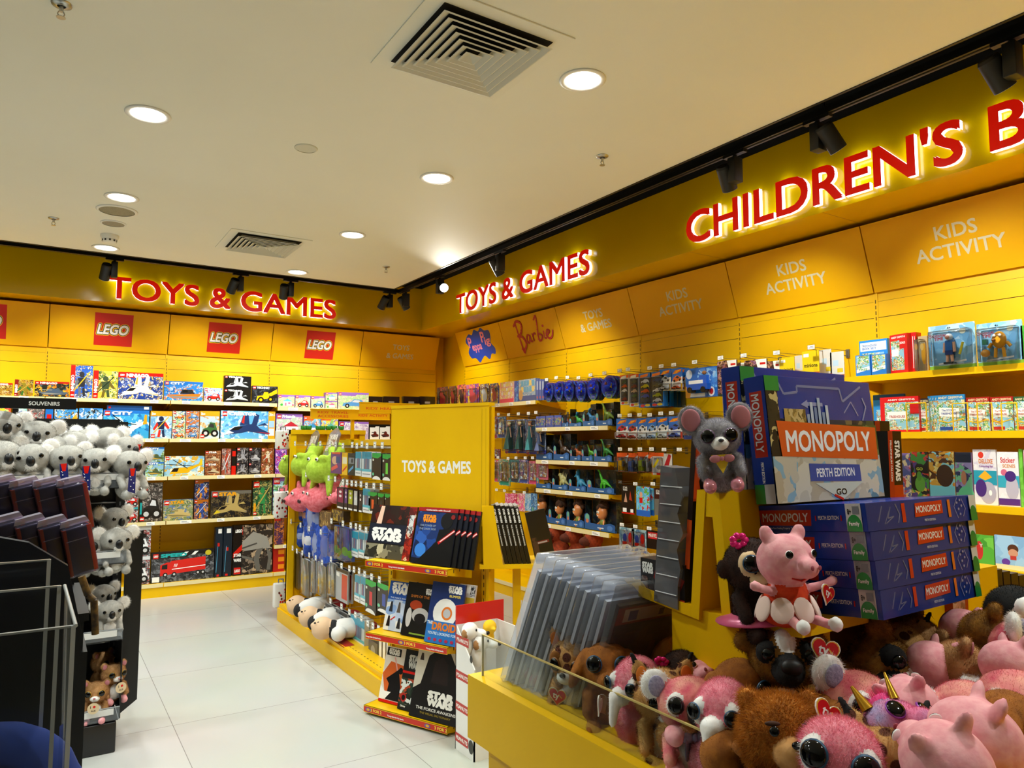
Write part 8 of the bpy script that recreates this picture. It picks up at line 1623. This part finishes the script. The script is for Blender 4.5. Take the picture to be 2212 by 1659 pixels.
KO = (('front row koala with a round pale face', 66, 990, 4.0, 0, 1.35), ('front row koala looking down beside the pale faced one', 145, 990, 4.0, 12, 1.25), ('front row koala in the middle of the flags', 206, 996, 4.0, -4, 1.25), ('koala hanging over the right end of the clear tray', 281, 1002, 3.99, 25, 1.3),
      ('koala with fluffy ears sitting highest behind the pale faced one', 80, 938, 4.12, 0, 1.3), ('koala cut by the left picture edge, upper one', 4, 920, 4.1, 20, 1.4), ('koala cut by the left picture edge, front row', 2, 985, 4.0, 25, 1.4), ('koala turned away behind the second front koala', 160, 958, 4.14, 150, 1.2), ('koala turned away at the back of the flags', 234, 948, 4.2, 200, 1.2), ('koala looking down at the right behind the hanging one', 272, 968, 4.14, 40, 1.2), ('koala lying between the pale faced one and its neighbour', 118, 968, 4.12, -40, 1.2), ('koala lying at the left behind the pale faced one', 38, 955, 4.12, 60, 1.3), ('koala turned away in the back row above the flags', 196, 950, 4.24, 170, 1.15))
for i, (l, px, py, y, yaw, s) in enumerate(KO):
    t = F('grey', 'grey plush ' + l, px, py, 'y', y, yaw, s*.92, 0 if yaw < 100 else 20, (i*37 % 17) - 8, group='grey plush koalas on the souvenir stand', name='plush_koala')
    if i in (1, 2, 3): flag(t, -.03, -.072, .125)
    if i in (8, 9): flag(t, .02, -.05, .16, .12, .04)
for l, px, py, y, yaw, s in (('grey plush koala with white ears on the second stand shelf', 250, 1168, 4.02, 10, 1.1), ('grey plush koala in shade at the back of the second stand shelf', 246, 1122, 4.22, 30, 1.1), ('grey plush koala half behind the dark packs', 214, 1172, 4.06, -20, 1.1), ('grey plush koala with a round tag on the third stand shelf', 236, 1320, 4.08, 10, .95), ('grey plush koala at the back of the third stand shelf', 222, 1285, 4.25, 30, .95)):
    t = F('grey', l, px, py, 'y', y, yaw, s, group='grey plush koalas on the lower stand shelves', name='plush_koala')
def round_tag(t, p):
    mb = MB().cyl((p[0], p[1], p[2]), (p[0], p[1] - .002, p[2]), .026, hx('e0c8a0'), n=20); M = Matrix.Translation((p[0], p[1] - .0026, p[2])); mb.text('I', -.012, .002, .012, K_, M); mb.ball((.004, 0, .008), (.006, .0006, .006), R_, M, 10, 6); mb.text('AUS', 0, -.014, .008, hx('5a4a3a'), M); mb.build('round_tag', t, uv=False)
for l, px, py, y, yaw in (('brown plush animal with a round tag on the lowest stand shelf, right one', 245, 1455, 4.06, 20), ('brown plush animal with a round tag on the lowest stand shelf, left one', 208, 1495, 4.02, -10), ('brown plush animal at the back of the lowest stand shelf', 222, 1430, 4.2, 40)):
    t = F('hamster', l, px, py, 'y', y, yaw, .95, group='brown plush animals of the souvenir stand')
    if 'tag' in l: round_tag(t, (0, -.085, .09))
t = thing('lilac_bag', 'lilac wrapped toy hanging at the side of the souvenir stand near the floor', 'toy bag', tuple(at_y(279, 1330, 4.3))); blob([(lav, (0, 0, .05), (.03, .03, .07)), (lav, (.01, 0, -.06), (.025, .03, .06))], .008, 2).build('bag', t, uv=False)

# dark flag packs on a nearer black rack -----------------------------------
t = thing('souvenir_rack', 'black rack with wrapped dark packs at the left picture edge', 'display rack')
pts = [(-1.2, 0), (.095, 0), (.095, 1.0), (.06, 1.16), (-.02, 1.22), (-.2, 1.27), (-1.2, 1.3)]
MB().prism(pts, 2.02, 2.05, bk).box(-1.2, .12, 2.25, 2.75, 0, .9, bk).box(-1.2, .1, 2.72, 2.75, .9, 1.3, bk).box(-1.2, .12, 2.25, 2.75, .98, 1.0, bk).box(-1.1, .11, 2.27, 2.72, 0.9, .98, bk).build('frame', t, uv=False)
brz = textured('#7a5a20', '#2a1c0c', 60, .5, 0, 3, 'bronze_pattern'); cv_ = [at_y(x, y, 2.0) for x, y in ((176, 1245), (190, 1285), (203, 1297), (206, 1370))]
MB().tube([tuple(q) for q in cv_], .008, brz, 8).build('edge_trim', t, uv=False)
navy = mat('#121834', .35); wrap = clear('#e4dcec', .6, .98, 'wrap', .02)
for r_ in range(2):
    for c_ in range(4):
        px, py = (8 + 50*c_, (1095, 1098, 1096, 1094)[c_]) if r_ == 0 else (22 + 48*c_, 1178 + 2*c_)
        p = at_y(px, py, 2.38 - .06*r_)
        b = thing('flag_pack', f'dark navy and red wrapped pack, {("upper", "lower")[r_]} row, {ORD[c_]} from the left picture edge', 'souvenir pack', tuple(p), (.1, math.radians(-13), .25), 'navy wrapped packs on the black rack')
        MB().rbox(-.034, .034, -.03, .03, -.066, .066, navy, .006).box(.024, .0345, -.0305, .0305, -.064, .064, hx('c83018')).box(-.0345, -.026, -.0305, .0, -.064, .064, hx('8a2a14')).box(-.03, .02, -.0306, -.03, .03, .032, hx('8a8a98')).build('pack', b, uv=False)
        MB().rbox(-.037, .037, -.033, .033, -.07, .07, wrap, .007).prism([(-.036, .07), (.036, .07), (.03, .085), (-.03, .085)], -.02, .0, clear('#e8dff0', .6, .9, 'wrap_top', .3)).build('wrapping', b, uv=False)
# clear leaflet holder in the near left corner
t = thing('leaflet_holder', 'clear acrylic leaflet holder in the near left corner', 'leaflet holder')
ac2 = clear('#f2f4f4', .6, .985, 'clear_acrylic'); rim = mat('#b8bcbe', .2)
for i, (xr, zt, y) in enumerate(((.012, at_y(136, 1207, 1.02).z, 1.02), (.022, at_y(150, 1264, .95).z, .95), (.033, at_y(178, 1350, .84).z, .84))):
    pts = [(-.32, .55), (xr, .55), (xr, zt)] + ([(-.05, zt)] + [(-.05 - .05*math.sin(a), zt - .05 + .05*math.cos(a)) for a in [math.pi/2*k/8 for k in range(1, 9)]] + [(-.10, .55)] if i == 2 else [(-.32, zt - .01)])
    o = MB().prism(pts, y, y + .004, ac2).build('pane', t, uv=False)
    MB().box(xr - .003, xr + .001, y - .001, y + .005, .55, zt, rim).box(-.05 if i == 2 else -.32, xr, y, y + .004, zt - .0015, zt + .0005, rim).build('edge', o, uv=False)
mb = MB()
z2 = at_y(150, 1264, .95).z; z3 = at_y(178, 1350, .84).z
mb.add([(.034, .95, .55), (.034, .84, .55), (.034, .84, z3), (.026, .95, z2)], [(0, 1, 2, 3)], ac2).cyl((.026, .95, z2), (.034, .84, z3), .002, rim, n=6).build('side_pane', t, uv=False)
MB().box(-.34, .034, .84, 1.03, .53, .55, bk).box(-.3, -.2, .9, 1.0, 0, .53, bk).box(-.4, .1, .8, 1.1, 0, .02, bk).build('stand_base', t, uv=False)
for i in range(4): 
    y = .965 + .014*i
    b = MB().box(-.3, .004 + .003*i, y, y + .008, .552, .84 - .0*i, mat(('#b8b0b0', '#8a8078', '#c0bcc4', '#6a5a5a')[i], .5)).build('leaflet_pad', None, uv=False); tag(b, f'stack of pale leaflets standing in the clear holder, {ORD[i]} from the front', 'leaflets', 'leaflets in the clear holder')
p = at_d(30, 1650, .8); t = thing('blue_bag', 'rounded bright blue fabric bag at the lower left corner', 'bag', (p.x - .03, p.y, p.z - .14)); blob([(plushm('#16307a', '#1c3c94', 12), (0, 0, .1), (.1, .06, .09)), (plushm('#16307a', '#1c3c94', 12), (-.04, 0, .0), (.13, .07, .12))], .012, 4).build('bag', t, uv=False)
t = thing('bag_stool', 'low dark stand under the blue bag in the lower left corner', 'stand', (p.x - .05, p.y, 0)); MB().box(-.14, .1, -.07, .07, 0, p.z - .25, bk).build('block', t, uv=False)
